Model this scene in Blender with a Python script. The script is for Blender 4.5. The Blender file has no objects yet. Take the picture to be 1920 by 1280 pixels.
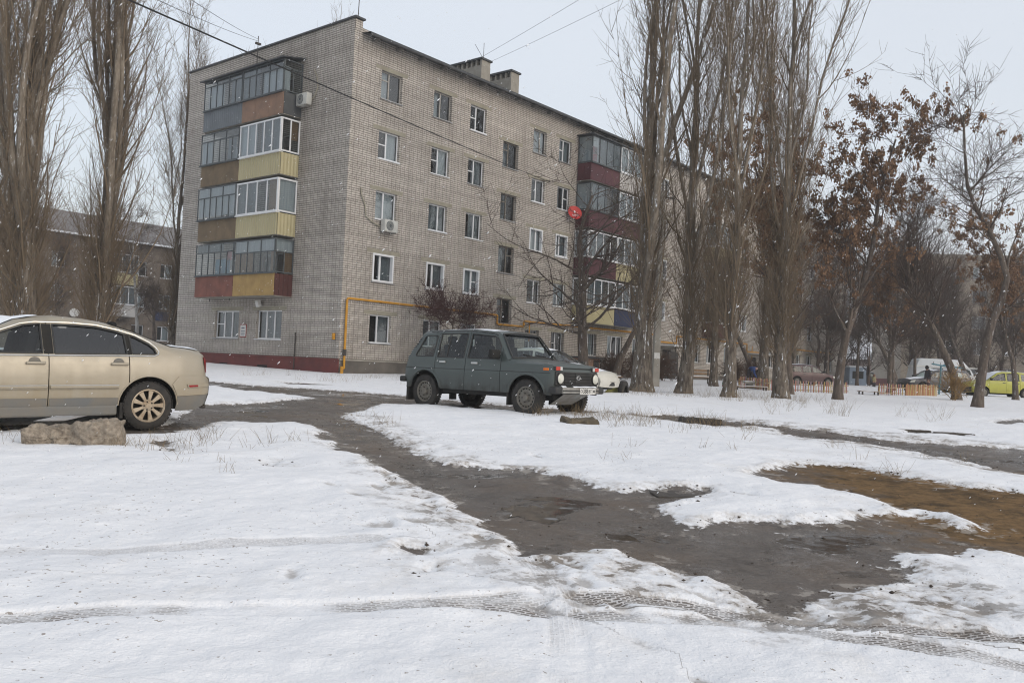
import bpy, bmesh, math, random
import numpy as np
from mathutils import Vector, Matrix
from mathutils.geometry import delaunay_2d_cdt

# ------------------------------------------------------------------ camera, sky, light
scene = bpy.context.scene
COL = scene.collection
cam_data = bpy.data.cameras.new('camera')
cam = bpy.data.objects.new('camera', cam_data)
COL.objects.link(cam)
cam.location = (0, 0, 1.5)
cam.matrix_world = Matrix.Translation((0, 0, 1.5)) @ Matrix.Rotation(math.radians(91.61), 4, 'X') @ Matrix.Rotation(math.radians(2.6), 4, 'Z')
cam_data.sensor_width = 36
cam_data.lens = 36 * 1634 / 1920
cam_data.clip_start = 0.05
cam_data.clip_end = 5000
scene.camera = cam

world = bpy.data.worlds.new('World')
scene.world = world
world.use_nodes = True
wn = world.node_tree
wn.nodes.clear()
SUN_EL, SUN_AZ = math.radians(25), math.radians(128)      # azimuth clockwise from +Y
sky = wn.nodes.new('ShaderNodeTexSky'); sky.sky_type = 'NISHITA'; sky.sun_disc = False
sky.sun_elevation = SUN_EL; sky.sun_rotation = SUN_AZ; sky.dust_density = 4; sky.air_density = 1.2
bg1 = wn.nodes.new('ShaderNodeBackground'); bg1.inputs['Strength'].default_value = 0.05
wn.links.new(sky.outputs['Color'], bg1.inputs['Color'])
tc = wn.nodes.new('ShaderNodeTexCoord')
cl = wn.nodes.new('ShaderNodeTexNoise'); cl.inputs['Scale'].default_value = 1.6; cl.inputs['Detail'].default_value = 3
ramp = wn.nodes.new('ShaderNodeValToRGB')
ramp.color_ramp.elements[0].position = .3; ramp.color_ramp.elements[0].color = (.62, .645, .69, 1)
ramp.color_ramp.elements[1].position = .7; ramp.color_ramp.elements[1].color = (.68, .705, .745, 1)
wn.links.new(tc.outputs['Generated'], cl.inputs['Vector'])
wn.links.new(cl.outputs['Fac'], ramp.inputs['Fac'])
bg2 = wn.nodes.new('ShaderNodeBackground'); bg2.inputs['Strength'].default_value = 1.0
wn.links.new(ramp.outputs['Color'], bg2.inputs['Color'])
addn = wn.nodes.new('ShaderNodeAddShader'); wo = wn.nodes.new('ShaderNodeOutputWorld')
wn.links.new(bg1.outputs[0], addn.inputs[0]); wn.links.new(bg2.outputs[0], addn.inputs[1])
wn.links.new(addn.outputs[0], wo.inputs['Surface'])

sun_data = bpy.data.lights.new('sun', 'SUN'); sun_data.energy = 1.05; sun_data.angle = math.radians(50)
sun_data.color = (1, .97, .93)
sun = bpy.data.objects.new('sun', sun_data); COL.objects.link(sun)
sd_ = Vector((math.sin(SUN_AZ) * math.cos(SUN_EL), math.cos(SUN_AZ) * math.cos(SUN_EL), math.sin(SUN_EL)))
sun.rotation_euler = sd_.to_track_quat('Z', 'Y').to_euler()
vs = scene.view_settings
vs.view_transform = 'Standard'; vs.look = 'None'; vs.exposure = 0.0; vs.gamma = 1.0; vs.use_curve_mapping = False
scene.cycles.use_denoising = True
scene.cycles.filter_width = 1.1
scene.cycles.max_bounces = 8; scene.cycles.transparent_max_bounces = 24
scene.cycles.diffuse_bounces = 3; scene.cycles.glossy_bounces = 3
rng = np.random.default_rng(7)
random.seed(7)

# ------------------------------------------------------------------ helpers
def tag(o, label=None, cat=None, group=None, kind=None):
    if label: o['label'] = label
    if cat: o['category'] = cat
    if group: o['group'] = group
    if kind: o['kind'] = kind
    return o

def empty(name, loc=(0, 0, 0), rz=0.0, label=None, cat=None, group=None):
    o = bpy.data.objects.new(name, None); COL.objects.link(o)
    o.empty_display_size = .2
    o.location = loc; o.rotation_euler = (0, 0, rz)
    return tag(o, label, cat, group)

def np_mesh(name, V, F, n=None):
    """V (N,3), F (M,k) int array, one polygon size."""
    V = np.asarray(V, np.float32); F = np.asarray(F, np.int32)
    me = bpy.data.meshes.new(name)
    k = F.shape[1]
    me.vertices.add(len(V)); me.vertices.foreach_set('co', V.ravel())
    me.loops.add(F.size); me.loops.foreach_set('vertex_index', F.ravel())
    me.polygons.add(len(F))
    me.polygons.foreach_set('loop_start', np.arange(0, F.size, k, dtype=np.int32))
    me.update(calc_edges=True)
    return me

def link(name, me, mat=None, parent=None):
    o = bpy.data.objects.new(name, me); COL.objects.link(o)
    if mat is not None and len(me.materials) == 0: me.materials.append(mat)
    if parent is not None: o.parent = parent
    return o

def smooth_mesh(me, angle=None):
    me.polygons.foreach_set('use_smooth', np.ones(len(me.polygons), bool))
    if angle is not None: me.set_sharp_from_angle(angle=math.radians(angle))

class MB:
    def __init__(s): s.v = []; s.f = []
    def add(s, V, F):
        o = len(s.v); s.v += [tuple(map(float, p)) for p in V]; s.f += [tuple(i + o for i in f) for f in F]; return s
    def box(s, x0, x1, y0, y1, z0, z1, M=None):
        V = [(x, y, z) for x in (x0, x1) for y in (y0, y1) for z in (z0, z1)]
        if M is not None: V = [M @ Vector(p) for p in V]
        return s.add(V, [(0, 1, 3, 2), (4, 6, 7, 5), (0, 4, 5, 1), (2, 3, 7, 6), (0, 2, 6, 4), (1, 5, 7, 3)])
    def bar(s, p, q, w, h, up=(0, 0, 1)):
        p = Vector(p); q = Vector(q); d = (q - p).normalized(); up = Vector(up)
        if abs(d.dot(up)) > .98: up = Vector((1, 0, 0))
        a = d.cross(up).normalized() * w / 2; b = d.cross(a).normalized() * h / 2
        V = [p + a + b, p - a + b, p - a - b, p + a - b, q + a + b, q - a + b, q - a - b, q + a - b]
        return s.add(V, [(0, 1, 2, 3), (7, 6, 5, 4), (0, 4, 5, 1), (1, 5, 6, 2), (2, 6, 7, 3), (3, 7, 4, 0)])
    def tube(s, pts, r, n=8, cap=True):
        P = [Vector(p) for p in pts]; rs = r if isinstance(r, (list, tuple)) else [r] * len(P)
        V = []; F = []; u = None
        for i, p in enumerate(P):
            t = (P[min(i + 1, len(P) - 1)] - P[max(i - 1, 0)]).normalized()
            if u is None:
                u = t.cross(Vector((0, 0, 1)) if abs(t.z) < .9 else Vector((1, 0, 0))).normalized()
            u = (u - t * u.dot(t)).normalized(); w = t.cross(u)
            for k in range(n):
                a = 2 * math.pi * k / n; V.append(p + (u * math.cos(a) + w * math.sin(a)) * rs[i])
        for i in range(len(P) - 1):
            for k in range(n):
                F.append((i * n + k, i * n + (k + 1) % n, (i + 1) * n + (k + 1) % n, (i + 1) * n + k))
        if cap: F += [tuple(range(n - 1, -1, -1)), tuple(range((len(P) - 1) * n, len(P) * n))]
        return s.add(V, F)
    def lathe(s, prof, n=24, M=None, close=False):
        """prof: (radius, height along local Y axis) -> revolved about Y"""
        V = []; F = []
        for r, h in prof:
            for k in range(n):
                a = 2 * math.pi * k / n; p = Vector((r * math.cos(a), h, r * math.sin(a)))
                V.append(M @ p if M is not None else p)
        m = len(prof)
        for i in range(m - 1):
            for k in range(n):
                F.append((i * n + k, i * n + (k + 1) % n, (i + 1) * n + (k + 1) % n, (i + 1) * n + k))
        return s.add(V, F)
    def grid(s, G):
        G = np.asarray(G); n, m = G.shape[:2]; V = G.reshape(-1, 3)
        F = [(i * m + j, i * m + j + 1, (i + 1) * m + j + 1, (i + 1) * m + j) for i in range(n - 1) for j in range(m - 1)]
        return s.add(V, F)
    def prism(s, poly, f0, f1):
        """poly list of 2D; f0,f1 map 2D->3D for the two caps"""
        n = len(poly); V = [f0(*p) for p in poly] + [f1(*p) for p in poly]
        F = [tuple(range(n)), tuple(range(2 * n - 1, n - 1, -1))] + [(i, n + i, n + (i + 1) % n, (i + 1) % n) for i in range(n)]
        return s.add(V, F)
    def build(s, name, mat, parent=None, smooth=None, bevel=0, seg=2, weld=False):
        me = bpy.data.meshes.new(name); me.from_pydata(s.v, [], s.f)
        if bevel or weld:
            bm = bmesh.new(); bm.from_mesh(me)
            if weld: bmesh.ops.remove_doubles(bm, verts=bm.verts, dist=1e-4)
            if bevel: bmesh.ops.bevel(bm, geom=list(bm.edges), offset=bevel, segments=seg, affect='EDGES', profile=.5, clamp_overlap=True)
            bmesh.ops.recalc_face_normals(bm, faces=bm.faces)
            bm.to_mesh(me); bm.free()
        me.update()
        if smooth is not None: smooth_mesh(me, smooth)
        return link(name, me, mat, parent)

def copy_tree(o, parent=None):
    c = o.copy(); COL.objects.link(c)
    if parent is not None: c.parent = parent
    for ch in o.children: copy_tree(ch, c)
    return c

# value noise for geometry
_perm = np.random.default_rng(3).random((256, 256))
def vnoise(x, y):
    x = np.asarray(x, float); y = np.asarray(y, float)
    xi = np.floor(x).astype(int); yi = np.floor(y).astype(int); fx = x - xi; fy = y - yi
    fx = fx * fx * (3 - 2 * fx); fy = fy * fy * (3 - 2 * fy)
    g = lambda a, b: _perm[a & 255, b & 255]
    return (g(xi, yi) * (1 - fx) + g(xi + 1, yi) * fx) * (1 - fy) + (g(xi, yi + 1) * (1 - fx) + g(xi + 1, yi + 1) * fx) * fy
def fbm(x, y, o=4):
    s = 0; a = .5; f = 1.
    for _ in range(o):
        s = s + a * (vnoise(x * f + 17.3 * _, y * f - 9.1 * _) - .5); a *= .5; f *= 2.03
    return s

# ------------------------------------------------------------------ materials
def nodes_of(name):
    m = bpy.data.materials.new(name); m.use_nodes = True; nt = m.node_tree
    return m, nt, nt.nodes['Principled BSDF']
def N(nt, t, **kw):
    n = nt.nodes.new(t)
    for k, v in kw.items():
        if k in n.inputs: n.inputs[k].default_value = v
        else: setattr(n, k, v)
    return n
def mixc(nt, fac, a, b, blend='MIX'):
    n = nt.nodes.new('ShaderNodeMix'); n.data_type = 'RGBA'; n.blend_type = blend
    for sock, val in ((n.inputs[0], fac), (n.inputs[6], a), (n.inputs[7], b)):
        if isinstance(val, (int, float)): sock.default_value = val
        elif isinstance(val, tuple): sock.default_value = (*val, 1) if len(val) == 3 else val
        else: nt.links.new(val, sock)
    return n.outputs[2]
def math_n(nt, op, a, b=None, clamp=False):
    n = nt.nodes.new('ShaderNodeMath'); n.operation = op; n.use_clamp = clamp
    for i, v in enumerate((a, b)):
        if v is None: continue
        if isinstance(v, (int, float)): n.inputs[i].default_value = v
        else: nt.links.new(v, n.inputs[i])
    return n.outputs[0]
def maprange(nt, v, a, b, c=0., d=1.):
    n = nt.nodes.new('ShaderNodeMapRange'); n.clamp = True; nt.links.new(v, n.inputs[0])
    for i, x in enumerate((a, b, c, d)): n.inputs[1 + i].default_value = x
    return n.outputs[0]
def noise(nt, vec, scale, detail=4, rough=.55, dist=0.):
    n = N(nt, 'ShaderNodeTexNoise', Scale=scale, Detail=detail, Roughness=rough, Distortion=dist)
    if vec is not None: nt.links.new(vec, n.inputs['Vector'])
    return n.outputs['Fac']
def coord(nt, kind='Object', scale=None):
    t = nt.nodes.new('ShaderNodeTexCoord'); o = t.outputs[kind]
    if scale:
        m = nt.nodes.new('ShaderNodeMapping'); nt.links.new(o, m.inputs[0]); m.inputs[3].default_value = scale; o = m.outputs[0]
    return o
def bump(nt, bsdf, h, strength=.4, dist=.01, prev=None):
    b = N(nt, 'ShaderNodeBump', Strength=strength, Distance=dist); nt.links.new(h, b.inputs['Height'])
    if prev is not None: nt.links.new(prev, b.inputs['Normal'])
    nt.links.new(b.outputs[0], bsdf.inputs['Normal']); return b.outputs[0]
def mat(name, c1, c2=None, scale=4., rough=.7, metal=0., spec=.4, bmp=0., bscale=None, bdist=.01, stretch=None):
    m, nt, b = nodes_of(name)
    b.inputs['Roughness'].default_value = rough; b.inputs['Metallic'].default_value = metal
    b.inputs['Specular IOR Level'].default_value = spec
    if c2 is None: c2 = tuple(x * .8 for x in c1)
    v = coord(nt, 'Object', stretch)
    f = maprange(nt, noise(nt, v, scale, 5), .3, .7)
    nt.links.new(mixc(nt, f, c1, c2), b.inputs['Base Color'])
    if bmp: bump(nt, b, noise(nt, v, bscale or scale * 4, 5), bmp, bdist)
    return m

def brick_mat(name, c1, c2, mortar, w=.26, h=.1, stain=.35, dirt=(.10, .085, .07)):
    m, nt, b = nodes_of(name)
    b.inputs['Roughness'].default_value = .9; b.inputs['Specular IOR Level'].default_value = .2
    t = nt.nodes.new('ShaderNodeTexCoord')
    sp = nt.nodes.new('ShaderNodeSeparateXYZ'); nt.links.new(t.outputs['Object'], sp.inputs[0])
    u = math_n(nt, 'ADD', sp.outputs[0], sp.outputs[1])
    cb = nt.nodes.new('ShaderNodeCombineXYZ'); nt.links.new(u, cb.inputs[0]); nt.links.new(sp.outputs[2], cb.inputs[1])
    wob = nt.nodes.new('ShaderNodeTexNoise'); wob.inputs['Scale'].default_value = 3.; nt.links.new(cb.outputs[0], wob.inputs['Vector'])
    wv = nt.nodes.new('ShaderNodeVectorMath'); wv.operation = 'MULTIPLY_ADD'
    nt.links.new(wob.outputs['Color'], wv.inputs[0]); wv.inputs[1].default_value = (.012, .012, 0); nt.links.new(cb.outputs[0], wv.inputs[2])
    br = N(nt, 'ShaderNodeTexBrick', offset=0., squash=.5, squash_frequency=5, Scale=1., **{'Mortar Size': .013, 'Mortar Smooth': .2, 'Bias': 0., 'Brick Width': w, 'Row Height': h})
    nt.links.new(wv.outputs[0], br.inputs['Vector'])
    big = noise(nt, t.outputs['Object'], .45, 5, .6)
    sm = noise(nt, cb.outputs[0], 9., 3)
    ca = mixc(nt, maprange(nt, sm, .3, .7), c1, c2)
    nt.links.new(ca, br.inputs['Color1'])
    nt.links.new(mixc(nt, .5, ca, tuple(x * .82 for x in c2)), br.inputs['Color2'])
    br.inputs['Mortar'].default_value = (*(x * 1.9 for x in mortar), 1)
    zz = nt.nodes.new('ShaderNodeSeparateXYZ'); nt.links.new(wv.outputs[0], zz.inputs[0])
    fz = math_n(nt, 'FRACT', math_n(nt, 'DIVIDE', zz.outputs[1], h))
    edge = math_n(nt, 'MINIMUM', fz, math_n(nt, 'SUBTRACT', 1., fz))
    rown = nt.nodes.new('ShaderNodeMapping'); rown.inputs[3].default_value = (.35, 10.0, 1); nt.links.new(cb.outputs[0], rown.inputs[0])
    rn = noise(nt, rown.outputs[0], 1., 3, .6)
    bed = math_n(nt, 'MULTIPLY', maprange(nt, edge, .10, .17, 1., 0.), maprange(nt, rn, .3, .65, .35, 1.))
    bcol = mixc(nt, bed, br.outputs['Color'], mortar)
    # weathering: big soft stains and vertical streaks
    st = nt.nodes.new('ShaderNodeMapping'); st.inputs[3].default_value = (1.6, 1.6, .12); nt.links.new(t.outputs['Object'], st.inputs[0])
    streak = noise(nt, st.outputs[0], 1.4, 6, .65)
    f1 = math_n(nt, 'MULTIPLY', maprange(nt, big, .42, .72), stain)
    f2 = math_n(nt, 'MULTIPLY', maprange(nt, streak, .5, .75), stain)
    f = math_n(nt, 'ADD', f1, f2, True)
    tone = mixc(nt, 1., bcol, mixc(nt, maprange(nt, noise(nt, rown.outputs[0], .23, 4, .6), .35, .65), (.86, .84, .82), (1.08, 1.06, 1.04)), 'MULTIPLY')
    nt.links.new(mixc(nt, f, tone, dirt), b.inputs['Base Color'])
    inv = math_n(nt, 'SUBTRACT', 1., br.outputs['Fac'])
    h2 = math_n(nt, 'ADD', inv, math_n(nt, 'MULTIPLY', sm, .3))
    bump(nt, b, h2, .8, .012)
    return m

def glass_mat(name, tint=(.75, .8, .82), rough=.02, refl=1.45, wave=.0):
    m, nt, b = nodes_of(name); nt.nodes.remove(b)
    out = nt.nodes['Material Output']
    tr = N(nt, 'ShaderNodeBsdfTransparent', Color=(*tint, 1)); gl = N(nt, 'ShaderNodeBsdfGlossy', Roughness=rough)
    lw = N(nt, 'ShaderNodeLayerWeight', Blend=.5); mx = nt.nodes.new('ShaderNodeMixShader')
    if wave:
        bp = N(nt, 'ShaderNodeBump', Strength=wave, Distance=.05); nt.links.new(noise(nt, coord(nt), .9, 2), bp.inputs['Height'])
        nt.links.new(bp.outputs[0], gl.inputs['Normal']); nt.links.new(bp.outputs[0], lw.inputs['Normal'])
    f0 = 2 * ((refl - 1) / (refl + 1)) ** 2
    sch = math_n(nt, 'ADD', math_n(nt, 'MULTIPLY', math_n(nt, 'POWER', lw.outputs['Facing'], 5.), 1 - f0), f0)
    nt.links.new(sch, mx.inputs[0]); nt.links.new(tr.outputs[0], mx.inputs[1]); nt.links.new(gl.outputs[0], mx.inputs[2])
    nt.links.new(mx.outputs[0], out.inputs['Surface'])
    return m

def paint_mat(name, col, dirt=(.16, .13, .09), z0=.25, z1=.85, amount=.7, metal=.3, rough=.32, fleck=.0):
    """car paint with road dirt that thins out upward and runs in streaks"""
    m, nt, b = nodes_of(name)
    v = coord(nt, 'Object')
    sp = nt.nodes.new('ShaderNodeSeparateXYZ'); nt.links.new(v, sp.inputs[0])
    grad = maprange(nt, sp.outputs[2], z0, z1, 1., 0.)
    n1 = noise(nt, v, 3.5, 6, .65)
    st = nt.nodes.new('ShaderNodeMapping'); st.inputs[3].default_value = (9, 9, .7); nt.links.new(v, st.inputs[0])
    n2 = noise(nt, st.outputs[0], 1.5, 4)
    f = math_n(nt, 'MULTIPLY', math_n(nt, 'MULTIPLY', grad, maprange(nt, math_n(nt, 'ADD', math_n(nt, 'MULTIPLY', n1, .6), math_n(nt, 'MULTIPLY', n2, .4)), .3, .62)), amount, True)
    film = math_n(nt, 'MULTIPLY', maprange(nt, n1, .35, .75), .22)
    f = math_n(nt, 'MAXIMUM', f, film)
    nt.links.new(mixc(nt, f, col, dirt), b.inputs['Base Color'])
    nt.links.new(maprange(nt, f, 0, .6, rough, .85), b.inputs['Roughness'])
    nt.links.new(maprange(nt, f, 0, .5, metal, 0.), b.inputs['Metallic'])
    b.inputs['Coat Weight'].default_value = .25; b.inputs['Coat Roughness'].default_value = .15
    return m

def bark_mat(name, c1, c2, snow=.0, scale=6., crack=.5, low=None):
    m, nt, b = nodes_of(name); b.inputs['Roughness'].default_value = .92; b.inputs['Specular IOR Level'].default_value = .15
    v = coord(nt, 'Object', (1., 1., .22)); v0 = coord(nt, 'Object')
    n1 = noise(nt, v, scale * 2.2, 6, .65); n2 = noise(nt, v0, 1.3, 4)
    base = mixc(nt, maprange(nt, n1, .35, .62), c2, c1)
    base = mixc(nt, math_n(nt, 'MULTIPLY', maprange(nt, n2, .4, .7), .5), base, tuple(x * .6 for x in c2))
    if low:                                                # rough dark bark at the foot, smooth pale bark higher up
        sp = nt.nodes.new('ShaderNodeSeparateXYZ'); nt.links.new(v0, sp.inputs[0])
        base = mixc(nt, maprange(nt, math_n(nt, 'ADD', sp.outputs[2], math_n(nt, 'MULTIPLY', n2, 3.)), 3.5, 8.5, 1., 0.), base, mixc(nt, maprange(nt, n1, .38, .6), low[1], low[0]))
    if snow:
        g = nt.nodes.new('ShaderNodeNewGeometry'); dt = nt.nodes.new('ShaderNodeVectorMath'); dt.operation = 'DOT_PRODUCT'
        nt.links.new(g.outputs['Normal'], dt.inputs[0]); dt.inputs[1].default_value = (-.15, -.9, .5)
        n3 = noise(nt, v, scale * 1.6, 5, .7)
        s = math_n(nt, 'MULTIPLY', maprange(nt, n3, .605, .64), maprange(nt, dt.outputs['Value'], .35, .8), True)
        s = math_n(nt, 'MULTIPLY', s, snow)
        base = mixc(nt, s, base, (.75, .78, .82))
    nt.links.new(base, b.inputs['Base Color'])
    bump(nt, b, n1, crack, .03)
    return m

M = {}
M['brick'] = brick_mat('brick_silicate', (.605, .572, .528), (.49, .46, .42), (.12, .108, .096), stain=.30)
M['brick_far'] = brick_mat('brick_brown', (.27, .225, .185), (.2, .165, .135), (.1, .085, .07))
M['concrete'] = mat('concrete', (.33, .31, .27), (.24, .22, .19), 3, .9, spec=.2, bmp=.4, bscale=25)
M['lintel'] = mat('lintel_concrete', (.33, .31, .245), (.25, .23, .18), 2.5, .9, spec=.2, bmp=.3, bscale=30)
M['plinth_red'] = mat('plinth_red_paint', (.17, .042, .036), (.10, .03, .028), 1.3, .75, bmp=.35, bscale=14)
M['plinth_grey'] = mat('plinth_grey_render', (.17, .15, .13), (.075, .07, .062), 1.0, .9, bmp=.5, bscale=12)
M['roof_metal'] = mat('roof_dark_metal', (.06, .065, .07), (.035, .037, .04), 3, .55, bmp=.1)
M['soffit'] = mat('soffit_boards', (.20, .19, .175), (.12, .115, .105), 2, .8)
M['pvc'] = mat('window_white_plastic', (.74, .75, .76), (.66, .67, .68), 2, .4)
M['wood_white'] = mat('window_old_paint', (.42, .40, .37), (.30, .28, .25), 8, .7, bmp=.2)
M['wood_grey'] = mat('window_bare_wood', (.22, .20, .17), (.15, .13, .11), 8, .8, bmp=.3)
M['metal_sill'] = mat('sill_zinc', (.38, .38, .38), (.28, .28, .28), 3, .5, metal=.3)
M['dark_frame'] = mat('balcony_steel_frame', (.10, .115, .12), (.065, .075, .08), 5, .6)
M['glass'] = glass_mat('window_glass', (.68, .74, .76), .02, 1.72, .10)
M['car_glass'] = glass_mat('car_glass', (.74, .80, .79), .02, 1.42)
M['tint_glass'] = glass_mat('tinted_car_glass', (.10, .11, .11), .03, 1.6)
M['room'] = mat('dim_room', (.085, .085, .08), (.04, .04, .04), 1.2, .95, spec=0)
M['curtain_w'] = mat('curtain_white', (.55, .56, .57), (.38, .40, .42), 1.2, .95, spec=0, stretch=(9, 9, .4))
M['curtain_g'] = mat('curtain_grey', (.22, .24, .25), (.15, .16, .17), 1.2, .95, spec=0, stretch=(9, 9, .4))
M['curtain_b'] = mat('curtain_brown', (.24, .14, .07), (.16, .09, .05), 1.2, .95, spec=0, stretch=(9, 9, .4))
M['snow_thing'] = mat('settled_snow', (.80, .82, .85), (.74, .77, .81), 6, .75, spec=.25, bmp=.35, bscale=18, bdist=.02)
M['rubber'] = mat('tyre_rubber', (.022, .022, .022), (.05, .045, .04), 9, .85, spec=.25, bmp=.2, bscale=60)
M['black_plastic'] = mat('black_plastic', (.025, .026, .027), (.04, .038, .035), 4, .6)
M['hull'] = mat('underbody_black', (.012, .012, .012), (.02, .018, .015), 5, .9)
M['chrome'] = mat('bright_trim', (.62, .62, .61), (.5, .5, .48), 8, .28, metal=.85)
M['dirty_alu'] = mat('dirty_aluminium', (.30, .30, .285), (.20, .18, .155), 5, .55, metal=.45)
M['steel_rim'] = mat('dusty_steel_wheel', (.20, .19, .165), (.13, .115, .095), 8, .7, metal=.15)
M['alloy'] = mat('dirty_alloy_wheel', (.42, .36, .28), (.24, .18, .12), 9, .5, metal=.45)
M['seat'] = mat('dark_seat_fabric', (.025, .025, .026), (.015, .015, .015), 6, .95, spec=.1)
M['lamp_clear'] = mat('headlamp_glass', (.62, .62, .55), (.48, .48, .42), 14, .18, spec=.6)
M['lamp_white'] = mat('marker_lens', (.5, .5, .48), None, 10, .25)
M['lamp_red'] = mat('red_orange_lens', (.50, .05, .025), (.36, .03, .02), 10, .25)
M['lamp_red2'] = mat('red_lens', (.30, .012, .015), (.2, .01, .012), 10, .25)
M['lamp_orange'] = mat('amber_lens', (.72, .17, .012), (.55, .12, .01), 10, .25)
M['plate'] = mat('plate_white', (.62, .62, .6), (.5, .49, .46), 12, .5)
M['ink'] = mat('black_lettering', (.012, .012, .012), None, 4, .6)
M['white_ink'] = mat('white_lettering', (.75, .75, .75), None, 4, .6)
M['gas_yellow'] = mat('gas_pipe_yellow', (.56, .27, .012), (.42, .19, .01), 4, .5, bmp=.1)
M['iron'] = mat('dark_iron', (.035, .033, .032), (.06, .05, .042), 6, .7)
M['cable'] = mat('black_cable', (.015, .015, .016), None, 2, .7)
# ------------------------------------------------------------------ terrain
GY = np.array([-40, 0, 4, 11, 16.4, 25, 38, 46, 60, 90, 4000.]); GZ = np.array([-.5, 0, .13, .40, .557, .66, .76, .92, 1.05, 1.1, 1.1])
_h = np.diff(GY); _d = np.diff(GZ) / _h; _m = np.zeros(len(GY)); _m[0] = _d[0]
for i in range(1, len(GY) - 1):
    _m[i] = 0 if _d[i - 1] * _d[i] <= 0 else 2 * _d[i - 1] * _d[i] / (_d[i - 1] + _d[i])
def G(y):
    y = np.clip(np.asarray(y, float), GY[0], GY[-1] - 1); i = np.clip(np.searchsorted(GY, y, side='right') - 1, 0, len(_h) - 1)
    t = (y - GY[i]) / _h[i]; h = _h[i]
    return (2 * t**3 - 3 * t**2 + 1) * GZ[i] + (t**3 - 2 * t**2 + t) * h * _m[i] + (-2 * t**3 + 3 * t**2) * GZ[i + 1] + (t**3 - t**2) * h * _m[i + 1]
def gz(y): return float(G(y))

BARE = {
 'path': [(-4.75,11.95),(-5.17,13.82),(-5.49,15.63),(-4.81,16.95),(-4.45,18.45),(-4,19.82),(-2.91,18.7),(-2.61,17.94),(-2.76,14.49),(-2.14,13.33),(-1.61,11.92),(-1.26,10.96),(-0.95,10.15),(-0.69,9.73),(-0.35,9.68),(0.12,9.7),(0.59,9.16),(0.87,8.79),(1.13,8.44),(1.29,8.43),(1.45,8.72),(2.01,8.75),(1.98,8.54),(1.72,8.24),(1.45,7.86),(1.35,7.49),(1.45,7.29),(1.61,7.1),(1.75,7.31),(2.08,7.37),(2.84,7.53),(3.28,7.91),(3.8,8.02),(3.84,7.98),(3.91,7.48),(4.12,7.57),(4.08,8.03),(3.89,8.18),(3.65,8.13),(3.69,8.46),(3.53,8.8),(3.22,9.3),(2.92,9.45),(2.75,9.85),(2.86,10.23),(3.3,10.69),(3.88,11.23),(4.4,11.02),(4.67,10.31),(5.16,9.66),(5.58,9.41),(6.27,8.55),(4.57,6.22),(3.92,6.59),(3.63,6.78),(3.3,6.48),(3.02,6.54),(2.89,6.35),(2.73,5.84),(2.42,5.68),(2.09,5.5),(1.92,5.31),(1.66,5.03),(1.56,5.13),(1.52,5.29),(1.41,5.52),(1.32,5.66),(1.1,5.74),(0.8,6.2),(0.36,5.98),(0.1,5.9),(0.08,6.13),(-0.13,6.71),(-0.35,7.3),(-0.56,7.8),(-0.93,8.47),(-1.26,9.05),(-1.39,9.08),(-1.6,9.86),(-2.05,10.53),(-2.68,12.63),(-3.31,13.37),(-4.25,12.77),(-4.24,11.75)],
 'lane_left': [(-11.2,25.94),(-8.86,25.12),(-6.9,23.57),(-5.19,22.92),(-2.73,21.64),(-1.05,20.29),(0.53,19.21),(1.78,19.17),(2.04,18.82),(1.45,17.45),(0.06,17.47),(-1.72,18.26),(-2.61,17.94),(-3.36,18.97),(-4.86,19.5),(-6.37,20.78),(-7.94,22.52),(-10.13,23.47)],
 'lane_right': [(1.25,19.35),(1.78,19.17),(2.88,18.37),(3.62,18.85),(4.88,16.76),(5.58,16.21),(6.62,14.65),(8.3,14.05),(9.81,12.87),(7.21,9.44),(6.5,10.99),(6.37,11.96),(6.16,12.86),(5.59,14.02),(5.05,14.65),(4.76,14.95),(4.99,16.13),(4.47,16.08),(3.79,15.96),(3.21,16.71),(2.78,17.69),(2.02,18.63),(1.19,18.4)],
 'under_car': [(-7.53,10.73),(-6.59,11.34),(-6.09,11.71),(-5.26,11.94),(-4.57,12.03),(-4.32,11.4),(-4.83,11.13),(-5.77,11.11),(-6.26,10.78),(-7.15,10.18)],
 'clod1': [(-4.25,10.45),(-4.18,10.69),(-3.59,9.64),(-3.68,9.61)],
 'clod2': [(-2.64,12.02),(-2.59,12.46),(-2.27,11.91),(-2.22,11.32),(-2.46,11.47)],
 'clod3': [(-2.52,9.22),(-2.43,9.29),(-2.33,8.99),(-2.39,8.9)],
 'patch1': [(7.73,17.18),(8.28,17.22),(8.58,16.59),(8.5,16.14),(7.99,16.21),(7.54,16.52)],
 'patch2': [(12.19,22.03),(14.2,24.07),(12.8,21.68),(11.73,20.72)],
 'patch3': [(-0.5,5.47),(-0.43,5.5),(-0.41,5.42),(-0.47,5.4)],
 'patch4': [(-0.61,5.87),(-0.53,5.92),(-0.54,5.82)],
 'fp1': [(-0.36,8.62),(-0.12,8.68),(-0.21,8.28),(-0.38,8.32)],
 'behind': [(-7.05,26.45),(-5.94,26.53),(-5.31,25.86),(-6.01,24.84)],
}

SLUSH = {
 's_left': [(-1.44,9.14),(-1.12,9.68),(-0.51,7.89),(-0.1,6.7),(0.12,6.09),(0.43,6),(0.78,6.21),(1.24,5.68),(1.52,5.21),(1.69,4.94),(1.34,4.54),(0.73,4.99),(0.19,5.22),(-0.04,5.78),(-0.36,6.31),(-0.76,7.14),(-1.11,8)],
 's_right': [(1.75,5.14),(2.15,5.52),(2.78,5.86),(2.97,6.45),(2.98,5.83),(3.11,5.55),(2.72,4.64),(2.16,4.65),(1.84,4.87)],
 's_mid': [(-2.79,14.57),(-1.99,14),(-1.01,10.99),(-0.3,9.85),(0.36,9.66),(0.06,8.89),(-0.62,9.37),(-1.21,10.43),(-2.06,12.4)],
 's_laneside': [(1.71,17.93),(3.44,16.22),(4.7,14.04),(6.25,10.55),(8.51,14.4),(5.61,16.79),(3.92,18.56)],
}

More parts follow.
